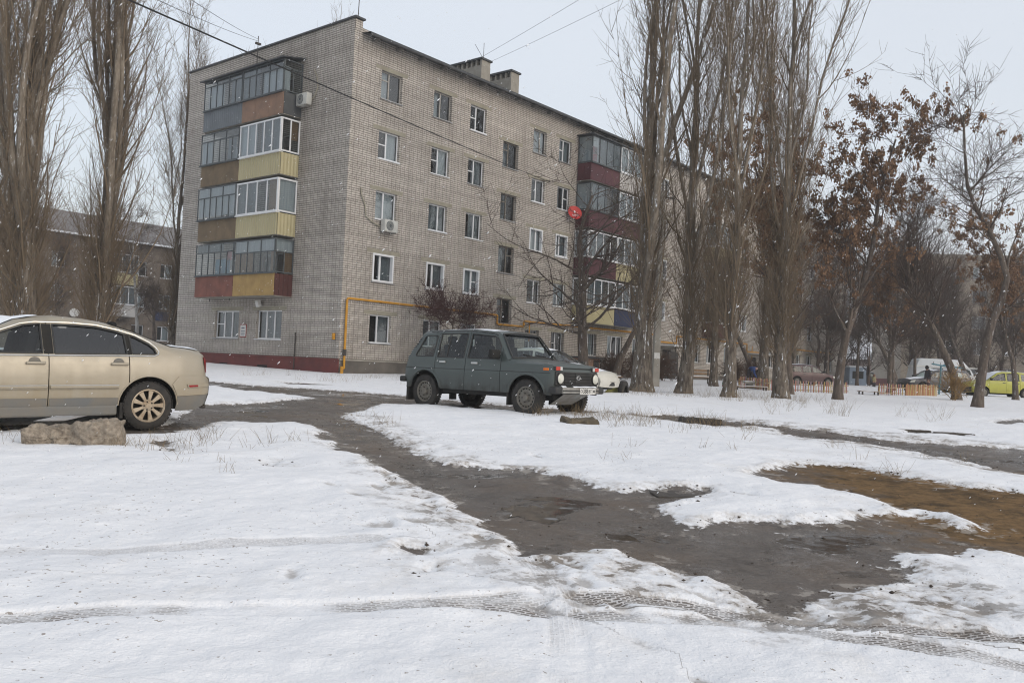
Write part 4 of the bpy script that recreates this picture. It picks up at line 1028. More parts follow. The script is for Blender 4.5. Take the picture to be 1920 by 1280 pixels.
        hb = MB(); zb = min(s.belt(0), s.belt(xr)) - .05
        hb.box(xr + .12, xf - .12, -w + .27, w - .27, s.sill - .08, s.sill + .12)
        hb.box(xs[0] - .02, xf - .14, -w + .27, w - .27, s.sill + .12, min(p[1] for p in S['hood']) - .06)
        hb.box(xr + .14, xs[-1] + .3, -w + .27, w - .27, s.sill + .12, zb - .02)
        hb.box(xs[-1] + .3, xs[0] - .02, -w + .05, w - .05, s.sill + .02, s.sill + .1)
        a0, a1 = s.axle[0] - s.arch - .03, s.axle[1] + s.arch + .03
        hb.box(a1, a0, -w + .035, w - .035, s.sill + .02, zb - .12)
        hb.build('underbody', M['hull'], s.root)
        for sx in seat_rows:
            for sy in ((-.36, .36) if sx > -.3 else (-.42, 0, .42)):
                m_ = MB(); m_.box(sx - .25, sx + .25, sy - .21, sy + .21, s.sill + .12, zb - .1)
                m_.box(-.05, .07, -.21, .21, 0, .55, Matrix.Translation((sx - .22, sy, zb - .2)) @ Matrix.Rotation(-.22, 4, 'Y'))
                m_.box(-.04, .05, -.12, .12, .55, .72, Matrix.Translation((sx - .22, sy, zb - .2)) @ Matrix.Rotation(-.16, 4, 'Y'))
                m_.build('seat', M['seat'], s.root, bevel=.035, smooth=50)
        d = MB(); d.box(xs[0] - .28, xs[0] + .06, -w + .14, w - .14, zb - .22, zb + .03); d.build('dashboard', M['seat'], s.root, bevel=.03)
        sw = MB(); sw.tube([(xs[0] - .4 + .06 * math.sin(a), .36 + .18 * math.cos(a), zb + .02 + .17 * math.sin(a)) for a in np.linspace(0, 2 * math.pi, 20)], .014, 6); sw.build('steering_wheel', M['seat'], s.root)
    def wheel_set(s, width, maker, y):
        for ax in s.axle:
            for sg in (1, -1): maker(s, ax, sg * y, sg, width)
    def arch_lip(s, r, rad, mat_, sides=(1, -1), a0=-8, a1=188):
        for ax in s.axle:
            for sg in sides:
                pts = []
                for a in np.radians(np.linspace(a0, a1, 22)):
                    x, z = ax + r * math.cos(a), s.wr + r * math.sin(a)
                    if z < s.sill - .03: continue
                    pts.append((x, sg * (float(s.side(x, max(z, s.sill + .02))) - .3 * rad), z))
                MB().tube(pts, rad, 8).build('arch_flare', mat_, s.root, smooth=50)
    def spot(s, x, z, sg=1, off=0.): return (x, sg * (float(s.side(x, z)) + off), z)

def tyre_prof(R, w, rr):
    h = w / 2; e = .018
    return [(rr, -h + .015), (rr + .012, -h + .002), (R * .82, -h - .004), (R - .035, -h + .004), (R - .008, -h + e), (R, -h + e * 2.2), (R, h - e * 2.2), (R - .008, h - e), (R - .035, h - .004), (R * .82, h + .004), (rr + .012, h - .002), (rr, h - .015)]
def wheel_base(car, ax, y, sg, w, R, rr):
    """outer face at |y|; returns the wheel part (tyre carcass) with local axis pointing outwards"""
    mb = MB(); mb.lathe(tyre_prof(R, w, rr), 36, None)
    # tread grooves
    o = mb.build('wheel', M['rubber'], car.root, smooth=35)
    o.location = (ax, y - sg * w / 2, car.wr if R == car.wr else R)
    if sg < 0: o.rotation_euler = (0, 0, math.pi)
    n = 40; t = MB()
    for k in range(n):
        a = 2 * math.pi * k / n
        for j, (p, q) in enumerate(((-.46, -.18), (-.14, .14), (.18, .46))):
            t.box(R - .004, R + .006, p * w, q * w, -.018 + .006 * j, .018 + .006 * j, Matrix.Rotation(a + .05 * j, 4, 'Y'))
    t.build('tread', M['rubber'], o)
    return o
def steel_wheel(car, ax, y, sg, w):
    R, rr = car.wr, .215
    o = wheel_base(car, ax, y, sg, w, R, rr); h = w / 2
    MB().lathe([(rr, -h + .02), (rr + .006, h - .012), (rr - .012, h - .008), (rr - .022, h - .03), (rr - .03, h - .045), (.15, h - .03), (.135, h - .022), (.10, h - .04), (.075, h - .035), (.0, h - .035)], 36).build('rim', M['steel_rim'], o, smooth=40)
    hl = MB()
    for k in range(16):
        a = 2 * math.pi * k / 16; Mx = Matrix.Rotation(a, 4, 'Y') @ Matrix.Translation((.17, h - .034, 0))
        hl.lathe([(.0, .004), (.014, .004), (.016, -.01)], 10, Mx @ Matrix.Diagonal((.8, 1, 1.15, 1)))
    hl.build('vent_hole', M['hull'], o)
    MB().lathe([(.062, h - .036), (.062, h + .0), (.05, h + .014), (.0, h + .016)], 20).build('hub_cap', M['steel_rim'], o, smooth=40)
    for k in range(5):
        a = 2 * math.pi * k / 5; MB().lathe([(.012, h - .036), (.012, h - .012), (0, h - .01)], 8, Matrix.Rotation(a, 4, 'Y') @ Matrix.Translation((.088, 0, 0))).build('wheel_nut', M['iron'], o)
    return o
def alloy_wheel(car, ax, y, sg, w, ns=9):
    R, rr = car.wr, .212
    o = wheel_base(car, ax, y, sg, w, R, rr); h = w / 2
    MB().lathe([(rr - .02, -h + .02), (rr - .02, h - .06), (rr - .004, h - .02), (rr + .008, h - .006), (rr - .004, h - .004), (rr - .016, h - .014), (rr - .02, h - .05)], 40).build('rim', M['alloy'], o, smooth=40)
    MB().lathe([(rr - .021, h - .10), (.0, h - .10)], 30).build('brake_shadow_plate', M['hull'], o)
    for k in range(ns):
        a = 2 * math.pi * (k + .5) / ns; Mx = Matrix.Rotation(a, 4, 'Y')
        sp = MB(); sp.prism([(.05, -.018), (.05, .018), (.12, .022), (rr - .012, .034), (rr - .012, -.034), (.12, -.022)], lambda x, z: Mx @ Vector((x, h - .012, z)), lambda x, z: Mx @ Vector((x, h - .05, z)))
        sp.build('spoke', M['alloy'], o, bevel=.006)
    MB().lathe([(.075, h - .05), (.078, h - .02), (.065, h - .012), (.036, h - .012), (.034, h - .004), (0, h - .002)], 24).build('hub_cap', M['alloy'], o, smooth=40)
    for k in range(5):
        a = 2 * math.pi * k / 5; MB().lathe([(.011, h - .02), (.011, h - .006), (0, h - .006)], 8, Matrix.Rotation(a, 4, 'Y') @ Matrix.Translation((.054, 0, 0))).build('wheel_bolt', M['hull'], o)
    return o
def cover_wheel(car, ax, y, sg, w):
    R, rr = car.wr, car.wr * .66; mb = MB(); mb.lathe(tyre_prof(R, w, rr), 28); o = mb.build('wheel', M['rubber'], car.root, smooth=35)
    o.location = (ax, y - sg * w / 2, R)
    if sg < 0: o.rotation_euler = (0, 0, math.pi)
    h = w / 2
    MB().lathe([(rr, h - .02), (rr - .02, h - .01), (.08, h - .015), (.05, h), (0, h)], 24).build('rim', M['steel_rim'], o, smooth=40)
    return o

# ---- dark green long off-roader in the middle
PN = paint_mat('paint_grey_green', (.064, .079, .075), (.034, .030, .025), .40, .78, .95, .25, .30)
NIV_Z = gz(17.97) - .02
niva = Car('off_road_car', (-.24, 17.97, NIV_Z), math.radians(-39.5), 'dark grey green long off road car parked on the snowy lane', 'car',
    dict(front=[(1.93, .46), (1.955, .70), (1.95, .90), (1.93, .955), (1.885, .99)], hood=[(1.885, .99), (1.5, 1.02), (.92, 1.075)], screen=[(.92, 1.075), (.56, 1.545)],
         roof=[(.56, 1.545), (.44, 1.60), (-.2, 1.645), (-1.1, 1.635), (-1.56, 1.60)], back=[(-1.56, 1.60), (-1.64, 1.55), (-1.955, 1.06)], deck=[], tail=[(-1.955, 1.06), (-1.99, .94), (-1.995, .62), (-1.96, .46)]),
    [(.3, .77), (.5, .795), (.80, .80), (.83, .79), (1.0, .775), (1.06, .765), (1.5, .645), (1.66, .60)], [(-2.05, .955), (-1.8, .985), (-1.2, 1.), (.9, 1.), (1.6, .985), (2.0, .955)],
    (1.35, -1.35), .345, .445, .42, lambda x: 1.045, (.70, -.235, -1.085), rail=.06, round_=.055, paint=PN, step=.06, pitch=math.radians(-.3))
niva.body(crowns=dict(front=.02, hood=.035, screen=.05, roof=.03, back=.03, tail=.03), seat_rows=(.28, -.62),
    windows={'quarter': [(-1.16, 1.075), (-1.14, 1.48), (-1.16, 1.51), (-1.46, 1.50), (-1.50, 1.475), (-1.68, 1.10), (-1.66, 1.075)]})
R_ = niva.root
niva.wheel_set(.185, steel_wheel, .795)
niva.arch_lip(.455, .028, PN)
# window rubbers
RUB = M['black_plastic']
def rubber(car, hole, r=.011, mt=None, sides=(1, -1), off=.002, name='window_seal', closed=True):
    for sg in sides:
        h = dens(clean(hole), .06); h = h + h[:1] if closed else h
        MB().tube([car.spot(x, z, sg, off) for x, z in h], r, 5, cap=not closed).build(name, mt or RUB, car.root, smooth=50)
for k in ('front_door_hole', 'rear_door_hole'): rubber(niva, niva.parts[k])
rubber(niva, [(-1.16, 1.075), (-1.14, 1.48), (-1.16, 1.51), (-1.46, 1.50), (-1.50, 1.475), (-1.68, 1.10), (-1.66, 1.075)])
for sg in (1, -1): MB().bar((-.78, sg * (niva.side(-.78, 1.06) - .012), 1.07), (-.77, sg * (niva.side(-.77, 1.5) - .012), 1.5), .02, .025).build('window_divider', RUB, R_)
# windscreen surround
P = np.array(dens(niva.sil['screen'], .08, False)); ye = niva.side(P[:, 0], P[:, 1])
loop = [(p[0] + .02, y, p[1] + .012) for p, y in zip(P, ye)] 
top = [(loop[-1][0] + .05 * (1 - t * t), loop[-1][1] * t, loop[-1][2] + .03 * (1 - t * t)) for t in np.linspace(1, -1, 12)[1:-1]]
bot = [(loop[0][0] + .05 * (1 - t * t), loop[0][1] * t, loop[0][2] + .03 * (1 - t * t)) for t in np.linspace(-1, 1, 12)[1:-1]]
ring = loop + top + [(a, -b, c) for a, b, c in loop[::-1]] + bot + loop[:1]
MB().tube(ring, .018, 6, False).build('windscreen_seal', RUB, R_, smooth=50)
for y0, y1 in ((.12, -.32), (.52, .06)):                      # wipers lying on the glass
    MB().tube([(.985, y0, 1.10), (.955, (y0 * .6 + y1 * .4), 1.135), (.90, y1, 1.165)], .011, 5).build('wiper', M['hull'], R_)
# drip rail and side crease
MB().tube([niva.spot(x, niva.zrail(x) + .03, -1, .008) for x in np.linspace(.5, -1.36, 16)], .008, 5).build('drip_rail', RUB, R_)
for sg in (1, -1):
    MB().tube([niva.spot(x, .83, sg, .003) for x in np.linspace(1.9, .71, 10)], .006, 4).build('side_crease', RUB, R_)
    MB().tube([niva.spot(x, .83, sg, .003) for x in np.linspace(.69, -1.93, 24)], .006, 4).build('side_crease', RUB, R_)
    s_ = MB(); s_.box(-.87, .87, sg * .70 - .05, sg * .70 + .05, .34, .44); s_.build('sill', M['hull'], R_, bevel=.02)
    for x in (.02, -.86):
        d_ = niva.parts['front_door'][0 if sg > 0 else 1] if x > -.2 else niva.parts['rear_door'][0 if sg > 0 else 1]
        p = niva.spot(x, .965, sg, .012); MB().box(p[0] - .085, p[0] + .085, p[1] - .014, p[1] + .014, p[2] - .02, p[2] + .02).build('door_handle', M['chrome'], d_, bevel=.01)
    # mirror
    p = niva.spot(.60, 1.09, sg, .0); mm = MB(); mm.box(p[0] - .06, p[0] + .06, p[1] - .02 if sg > 0 else p[1] - .23, p[1] + .23 if sg > 0 else p[1] + .02, p[2] - .03, p[2] + .15); mm.build('side_mirror', M['hull'], R_, bevel=.03, smooth=50)
    p = niva.spot(1.80, .90, sg, .006); MB().box(p[0] - .06, p[0] + .06, p[1] - .012, p[1] + .012, p[2] - .024, p[2] + .024).build('side_indicator', M['lamp_orange'], R_, bevel=.008)
    MB().box(-1.92, -1.86, sg * .66 - .09, sg * .66 + .09, .14, .52).build('mud_flap', M['rubber'], R_)
    MB().box(.87, .90, sg * .68 - .09, sg * .68 + .09, .18, .48).build('mud_flap', M['rubber'], R_)
    MB().box(-2.0, -1.965, sg * .60 - .12, sg * .60 + .12, .72, .90).build('tail_lamp', M['lamp_red2'], R_, bevel=.01)
    for k in range(4):
        p = niva.spot(-1.63 - .035 * k, 1.43 - .055 * k, sg, .002); MB().box(p[0] - .018, p[0] + .018, p[1] - .006, p[1] + .006, p[2] - .016, p[2] + .016).build('vent_slot', RUB, R_)
# nose: grille, lamps
def nose_x(z, y): return float(np.interp(z, [.46, .70, .90, .955], [1.93, 1.955, 1.95, 1.93])) + .02 * (1 - (y / .72)**2)
gr = MB().box(1.945, 1.985, -.69, .69, .60, .865).build('grille_panel', RUB, R_, bevel=.02)
for k in range(8):
    MB().bar((1.995, -.44, .63 + k * .030), (1.995, .44, .63 + k * .030), .02, .010).build('grille_slat', M['hull'] if k % 2 else RUB, gr)
MB().box(1.99, 2.0, -.085, .085, .64, .85).build('badge_panel', RUB, gr, bevel=.004)
MB().tube([(2.008, .062 * math.cos(a), .755 + .036 * math.sin(a)) for a in np.linspace(0, 2 * math.pi, 22)], .006, 5, False).build('badge_ring', M['chrome'], gr)
MB().tube([(2.008, -.035, .745), (2.008, -.02, .775), (2.008, .01, .765), (2.008, .035, .745), (2.008, .02, .735)], .005, 5).build('badge_boat', M['chrome'], gr)
for sg in (1, -1):
    Mx = Matrix.Translation((1.985, sg * .575, .735)) @ Matrix.Rotation(-math.pi / 2, 4, 'Z')
    hl = MB().lathe([(.108, .0), (.108, .028), (.098, .03), (.095, .02)], 30, Mx).build('headlamp', RUB, R_, smooth=40)
    MB().lathe([(.096, .02), (.085, .035), (.05, .045), (0, .05)], 30, Mx).build('lens', M['lamp_clear'], hl, smooth=60)
    il = MB().box(1.925, 1.985, sg * .60 - .115, sg * .60 + .115, .88, .96).build('indicator_lamp', RUB, R_, bevel=.01)
    y0, y1 = (.575, .705) if sg > 0 else (-.705, -.575)
    MB().box(1.95, 1.995, y0, y1, .885, .955).build('amber_lens', M['lamp_red'], il, bevel=.008)
    y0, y1 = (.50, .572) if sg > 0 else (-.572, -.50)
    MB().box(1.95, 1.993, y0, y1, .885, .955).build('clear_lens', M['lamp_white'], il, bevel=.008)
MB().box(1.965, 1.985, -.48, .48, .925, .938).build('hood_gap', M['hull'], R_)
bp = MB().box(2.0, 2.085, -.60, .60, .455, .575).build('front_bumper', M['dirty_alu'], R_, bevel=.02, smooth=40)
MB().box(2.086, 2.09, -.6, .6, .50, .525).build('bumper_strip', RUB, bp)
for sg in (1, -1):
    y0, y1 = (.60, .80) if sg > 0 else (-.80, -.60)
    MB().box(1.90, 2.075, y0, y1, .45, .58).build('bumper_corner', RUB, bp, bevel=.03, smooth=50)
    MB().box(-2.10, -1.95, y0 - .005, y1 - .005, .52, .64).build('rear_bumper_corner', RUB, R_, bevel=.03)
MB().box(-2.12, -2.03, -.6, .6, .52, .64).build('rear_bumper', M['dirty_alu'], R_, bevel=.02)
G_ = np.array([[(2.0 + .085 * a, y, .578 + .022 * (1 - (2 * a - 1)**2) + .018 * fbm(y * 6, a * 3 + 3, 3)) for a in np.linspace(0, 1, 5)] for y in np.concatenate([np.linspace(-.62, -.48, 6), np.linspace(-.25, .52, 20)])])
MB().grid(G_[:6]).build('snow_on_bumper', M['snow_thing'], bp, smooth=60); MB().grid(G_[6:]).build('snow_on_bumper', M['snow_thing'], bp, smooth=60)
pt = MB().box(2.09, 2.10, -.26 + .20, .26 + .20, .445, .565).build('number_plate', M['plate'], R_, bevel=.003)
for k, (txt, y, sz) in enumerate((('O', -.015, .085), ('388', .115, .12), ('BT', .27, .085), ('48', .40, .075))):
    text_mesh(txt, sz, M['ink'], pt, Mx=Matrix.Translation((2.102, y, .503 if sz < .12 else .505)) @ Matrix.Rotation(math.pi / 2, 4, 'Z') @ Matrix.Rotation(math.pi / 2, 4, 'X'))
MB().box(2.1005, 2.1015, .335, .34, .45, .56).build('plate_divider', M['ink'], pt)
MB().add([(1.98, -.42, .44), (1.98, .42, .44), (1.60, .36, .22), (1.60, -.36, .22)], [(0, 1, 2, 3)]).build('skid_plate', M['dirty_alu'], R_)
MB().tube([(1.35, -.6, .34), (1.35, .6, .34)], .05).build('front_axle', M['hull'], R_); MB().tube([(-1.35, -.65, .34), (-1.35, .65, .34)], .05).build('rear_axle', M['hull'], R_)
niva.cross('snow_on_roof', [(.3, 1.605), (-.2, 1.645), (-1.0, 1.63), (-1.3, 1.60)], M['snow_thing'], crown=.035, off=.008, ysc=.93, wob=.008)

# ---- beige saloon at the left edge
PP = paint_mat('paint_beige_metallic', (.325, .29, .23), (.26, .20, .11), .2, 1.0, .75, .3, .33)
GREYP = mat('grey_sill_plastic', (.13, .135, .135), (.17, .15, .12), 4, .65)
pas = Car('saloon_car', (-6.345, 11.32, gz(11.32)), math.radians(222), 'beige metallic saloon car with tinted rear windows beside the concrete slab', 'car',
    dict(front=[(2.22, .30), (2.30, .50), (2.27, .62), (2.18, .74)], hood=[(2.18, .74), (1.7, .86), (1.02, .965)], screen=[(1.02, .965), (.60, 1.20), (.22, 1.385)],
         roof=[(.22, 1.385), (0, 1.43), (-.3, 1.452), (-.62, 1.432), (-.85, 1.395)], back=[(-.85, 1.395), (-1.2, 1.285), (-1.5, 1.165), (-1.68, 1.10)], deck=[(-1.68, 1.10), (-1.88, 1.085), (-2.1, 1.05)],
         tail=[(-2.1, 1.05), (-2.17, .99), (-2.20, .70), (-2.25, .66), (-2.245, .46), (-2.18, .30)]),
    [(.2, .80), (.35, .845), (.55, .868), (.75, .865), (.9, .845), (.98, .815), (1.1, .755), (1.3, .64), (1.46, .555)], [(-2.26, .76), (-2.18, .83), (-2.05, .90), (-1.8, .965), (-1.2, 1.), (1.2, 1.), (1.7, .97), (2.1, .90), (2.3, .80)],
    (1.35, -1.35), .318, .385, .33, lambda x: .965 - .012 * (x + 1.0), (.93, -.13, -1.09), rail=.075, round_=.07, paint=PP, step=.055, pitch=math.radians(1.2))
qw = [(-1.135, 1.0), (-1.12, 1.245), (-1.20, 1.215), (-1.36, 1.13), (-1.43, 1.07), (-1.45, 1.01), (-1.43, 1.0)]
rw = [(-.20, .985), (-.20, 1.345), (-.5, 1.343), (-.72, 1.33), (-.95, 1.285), (-1.055, 1.25), (-1.065, .995)]
fw = [(.78, .985), (.42, 1.21), (.12, 1.325), (-.06, 1.345), (-.06, .985)]
pas.body(crowns=dict(front=.12, hood=.05, screen=.08, roof=.02, back=.012, deck=.03, tail=.10), glass=M['tint_glass'], front_glass=M['car_glass'], seat_rows=(.3, -.65), windows={0: fw, 1: rw, 'quarter': qw})
R_ = pas.root
pas.wheel_set(.20, alloy_wheel, .855)
pas.arch_lip(.392, .012, PP)
for h in (fw, rw, qw): rubber(pas, h, .012)
pil = [(-.075, .98), (-.075, 1.35), (-.185, 1.352), (-.185, .98)]
pas.panel('pillar_cover', pil, mat_=M['hull'], inset=-.004, flange=0); pas.panel('pillar_cover', [(-1.075, .99), (-1.06, 1.262), (-1.118, 1.248), (-1.13, .99)], mat_=M['hull'], inset=-.004, flange=0)
for sg in (1, -1):
    trim = [(.86, .955)] + [(x, pas.belt(x) + .006) for x in np.linspace(.8, -1.42, 18)] + [(-1.475, 1.0), (-1.485, 1.035), (-1.45, 1.09), (-1.37, 1.16), (-1.2, 1.245), (-1.0, 1.305), (-.72, 1.362), (-.4, 1.378), (0, 1.372), (.16, 1.345), (.44, 1.235), (.80, 1.02)]
    MB().tube([pas.spot(x, z, sg, .006) for x, z in dens(trim, .07, True)], .009, 5, False).build('window_trim', M['chrome'], R_, smooth=50)
    sd = 0 if sg > 0 else 1
    for x, dr in ((.00 - .30 + .32, 'front_door'), (-.965, 'rear_door')):
        p = pas.spot(x, .865, sg, .02); d_ = pas.parts[dr][sd]
        MB().box(p[0] - .11, p[0] + .11, p[1] - .016, p[1] + .016, p[2] - .017, p[2] + .017).build('door_handle', PP, d_, bevel=.012, smooth=50)
        MB().lathe([(.0, -.002), (.07, -.002), (.075, -.012)], 20, Matrix.Translation(pas.spot(x + .01, .865, sg, .004)) @ Matrix.Rotation(0 if sg > 0 else math.pi, 4, 'Z')).build('handle_recess', GREYP, d_)
    for xa, xb, dr in ((.90, -.115, 'front_door'), (-.145, -.955, 'rear_door')):
        d_ = pas.parts[dr][sd]
        MB().tube([pas.spot(x, .565 - .004 * x, sg, .006) for x in np.linspace(xa, xb, 12)], .026, 6).build('side_moulding', PP, d_, smooth=50)
        MB().tube([pas.spot(x, .588 - .004 * x, sg, .02) for x in np.linspace(xa, xb, 12)], .006, 5).build('moulding_strip', M['chrome'], d_, smooth=50)
        g = np.array([[pas.spot(x, z, sg, .012) for z in (.33, .36, .40, .43)] for x in np.linspace(xa, xb, 12)]); MB().grid(g).build('sill_cladding', GREYP, d_, smooth=50)
    s_ = MB(); s_.box(-.95, .95, sg * .80 - .06, sg * .80 + .06, .20, .335); s_.build('sill', GREYP, R_, bevel=.025)
    MB().box(-1.03, -.99, sg * .76 - .07, sg * .76 + .07, .16, .36).build('mud_flap', M['rubber'], R_)
    # bumper wrap, strip, reflector
    bw = [(-1.66, .60), (-1.745, .705), (-2.0, .715), (-2.18, .70), (-2.23, .665), (-2.235, .46), (-1.735, .44)]
    rb = pas.panel('rear_bumper', bw, inset=-.012, sides=(sg,), flange=.012, step=.05)[0]
    pas.panel('bumper_valance', [(-1.735, .435), (-2.235, .455), (-2.17, .32), (-2.0, .24), (-1.72, .24)], mat_=GREYP, inset=-.01, sides=(sg,), flange=.01, parent=rb)
    pas.panel('bumper_strip', [(-1.86, .60), (-2.225, .605), (-2.23, .565), (-1.88, .55)], inset=-.028, sides=(sg,), flange=.02, step=.04, parent=rb)
    pas.panel('side_reflector', [(-1.88, .588), (-2.02, .590), (-2.025, .565), (-1.895, .56)], mat_=M['lamp_red2'], inset=-.033, sides=(sg,), flange=.01, step=.04, parent=rb)
    pas.panel('tail_lamp', [(-2.13, .97), (-2.155, .975), (-2.185, .93), (-2.195, .76), (-2.16, .76)], mat_=M['lamp_red2'], inset=-.008, sides=(sg,), flange=.01, step=.04)
    p = pas.spot(.80, 1.02, sg, 0); mm = MB(); mm.box(p[0] - .06, p[0] + .06, p[1] - .02 if sg > 0 else p[1] - .22, p[1] + .22 if sg > 0 else p[1] + .02, p[2] - .03, p[2] + .12); mm.build('side_mirror', PP, R_, bevel=.035, smooth=50)
pas.cross('rear_bumper', [(-2.25, .66), (-2.245, .46), (-2.18, .30)], off=.02)
pas.cross('snow_on_boot', [(-1.0, 1.348), (-1.2, 1.285), (-1.5, 1.165), (-1.68, 1.10), (-1.88, 1.085), (-2.08, 1.055)], M['snow_thing'], crown=.075, off=.012, ysc=.97, wob=.012)
pas.cross('snow_on_roof', [(.9, 1.03), (.60, 1.20), (.22, 1.385), (.06, 1.42), (-.06, 1.44)], M['snow_thing'], crown=.085, off=.012, ysc=.95, wob=.012)
MB().tube([(-2.1, .45, .28), (-2.28, .45, .27)], .03).build('exhaust', M['iron'], R_)

# ---- smaller cars further back
def hatch(name, loc, rz, label, paint, L=3.5, W=.75, H=1.48, wb=2.34, wr=.28, glass='car_glass', sedan=False, snow=True, nose=.62, step=.1, hoodz=.93, wheel=cover_wheel, bumper=None):
    f, r = wb / 2, -wb / 2; xf = f + nose; xr = xf - L; k = H / 1.48
    A_, B_, C_, D_ = (.62, .05, -.62, -1.28)
    if sedan:
        sil = dict(front=[(xf - .06, .28), (xf, .5), (xf - .03, .62), (xf - .16, .72)], hood=[(xf - .16, .72), (f + .1, .88 * k), (f - .42, .97 * k)], screen=[(f - .42, .97 * k), (f - 1.12, 1.37 * k)],
                   roof=[(f - 1.12, 1.37 * k), (f - 1.5, 1.455 * k), (f - 2.1, 1.44 * k), (f - 2.4, 1.39 * k)], back=[(f - 2.4, 1.39 * k), (f - 3.1, 1.08 * k)], deck=[(f - 3.1, 1.08 * k), (xr + .08, 1.04 * k)],
                   tail=[(xr + .08, 1.04 * k), (xr + .02, .9), (xr, .55), (xr + .06, .28)])
        doors = (f - .45, f - 1.5, f - 2.45)
    else:
        sil = dict(front=[(xf - .05, .26), (xf, .48), (xf - .02, .66), (xf - .1, .78)], hood=[(xf - .1, .78), (f + .12, hoodz * k - .05), (f - .18, hoodz * k + .02)], screen=[(f - .18, hoodz * k + .02), (f - .78, 1.37 * k)],
                   roof=[(f - .78, 1.37 * k), (f - 1.1, 1.46 * k), (f - 1.9, 1.475 * k), (xr + .32, 1.42 * k)], back=[(xr + .32, 1.42 * k), (xr + .2, 1.35 * k), (xr + .05, .98 * k)], deck=[], tail=[(xr + .05, .98 * k), (xr, .8), (xr - .0, .5), (xr + .06, .28)])
        doors = (f - .28, f - 1.25, f - 2.02)
    c = Car(name, loc, rz, label, 'car', sil, [(.2, W - .05), (.5, W), (.8, W), (.95, W - .03), (1.45 * k, W - .17)], [(xr - .05, .84), (xr + .3, .96), (r, 1.), (f, 1.), (xf - .3, .95), (xf + .05, .80)],
            (f, r), wr, wr + .075, .27, lambda x: .945 * k, doors, rail=.06, round_=.06, paint=paint, step=step)
    qh = None
    if not sedan and xr + .3 < doors[2] - .3: qh = [(doors[2] - .07, .97 * k), (doors[2] - .07, 1.36 * k), (xr + .42, 1.32 * k), (xr + .24, .98 * k)]
    c.body(crowns=dict(front=.1, screen=.06, tail=.08), glass=M[glass], windows={'quarter': qh} if qh else None, seat_rows=(.15, -.6))
    c.wheel_set(.17, wheel, W + .0)
    for sg in (1, -1):
        c.panel('headlamp', [(xf - .04, .60), (xf - .12, .73), (xf - .36, .76), (xf - .30, .62)], mat_=M['lamp_clear'], inset=-.01, sides=(sg,), flange=.01, step=.05)
        p = c.spot(doors[0] - .1, 1.0 * k, sg, .0); mm = MB(); mm.box(p[0] - .05, p[0] + .05, p[1] - .01 if sg > 0 else p[1] - .17, p[1] + .17 if sg > 0 else p[1] + .01, p[2] - .02, p[2] + .1); mm.build('side_mirror', RUB, c.root, bevel=.025)
        for x, nm in ((doors[1] + .14, 'front_door'), (doors[2] + .14, 'rear_door')):
            q = c.spot(x, .84 * k, sg, .01); MB().box(q[0] - .08, q[0] + .08, q[1] - .012, q[1] + .012, q[2] - .02, q[2] + .02).build('door_handle', RUB, c.parts[nm][0 if sg > 0 else 1], bevel=.008)
        MB().box(xr - .01, xr + .08, sg * (W - .24) - .09, sg * (W - .24) + .09, .62, .84).build('tail_lamp', M['lamp_red2'], c.root, bevel=.02)
        for hk in ('front_door_hole', 'rear_door_hole'): rubber(c, c.parts[hk], .012, sides=(sg,))
    c.cross('front_bumper', [(xf + .02, .56), (xf + .035, .44), (xf + .0, .28)], bumper or M['black_plastic'], crown=.1)
    if snow:
        c.cross('snow_on_roof', sil['roof'], M['snow_thing'], crown=.05, off=.02, ysc=.96, wob=.01)
        c.cross('snow_on_hood', sil['hood'], M['snow_thing'], crown=.05, off=.012, ysc=.9, wob=.01)
    return c
PY = paint_mat('paint_lime_yellow', (.40, .40, .05), (.22, .17, .07), .25, .75, .45, .0, .35)
mz = hatch('city_car', (26.35 + 1.17, 48.5 + .74, gz(48.6)), math.pi, 'small lime yellow hatchback parked behind tree trunks at the right edge', PY, W=.745, nose=.60, snow=False)
mz.cross('snow_on_roof', mz.sil['roof'], M['snow_thing'], crown=.045, off=.012, ysc=.9, wob=.01)
mz.cross('snow_on_windscreen', mz.sil['screen'], M['snow_thing'], crown=.07, off=.012, ysc=.93, wob=.01)
PW = paint_mat('paint_off_white', (.56, .55, .50), (.3, .27, .22), .2, .7, .4, .0, .3)
th = math.radians(-33)
wc = hatch('white_car', (3.30 - 2.27 * math.cos(th) - .1, 27.6 - 2.27 * math.sin(th) + .8, gz(28.5)), th, 'white saloon car parked just behind the dark off road car', PW, L=4.6, W=.88, H=1.46, wb=2.7, wr=.315, sedan=True, nose=.95, snow=False, step=.09, bumper=PW)
wc.cross('lower_grille', [(wc.sil['front'][0][0] + .07, .46), (wc.sil['front'][0][0] + .05, .34)], M['black_plastic'], off=.03, ysc=.75)
wc.cross('snow_on_roof', wc.sil['roof'], M['snow_thing'], crown=.045, off=.015, ysc=.95, wob=.01); wc.cross('snow_on_hood', wc.sil['hood'], M['snow_thing'], crown=.05, off=.01, ysc=.9, wob=.008)
for sg in (1, -1): wc.panel('fog_lamp_surround', [(2.26, .40), (2.27, .50), (2.10, .58), (1.98, .40), (2.02, .34), (2.25, .34)], mat_=M['black_plastic'], inset=-.014, sides=(sg,), flange=.012, step=.05)
PD = paint_mat('paint_dark_grey', (.055, .055, .065), (.14, .12, .1), .25, .8, .6, .3, .35)
hatch('parked_hatchback', (24.26 + 2.2, 54.4, gz(54)), math.pi + .12, 'dark grey hatchback with snowy bonnet behind the right end of the picket fence', PD, L=4.2, W=.84, H=1.45, wb=2.55, wr=.30, nose=.85)
PR = paint_mat('paint_dark_red', (.07, .03, .034), (.14, .12, .1), .25, .8, .5, .2, .35)
hatch('snowy_car', (19.4, 57.5, gz(57)), math.radians(20), 'dark maroon hatchback with snow covered roof behind the coloured fence', PR, L=3.9, W=.82, H=1.42, wb=2.45, wr=.30, nose=.75)
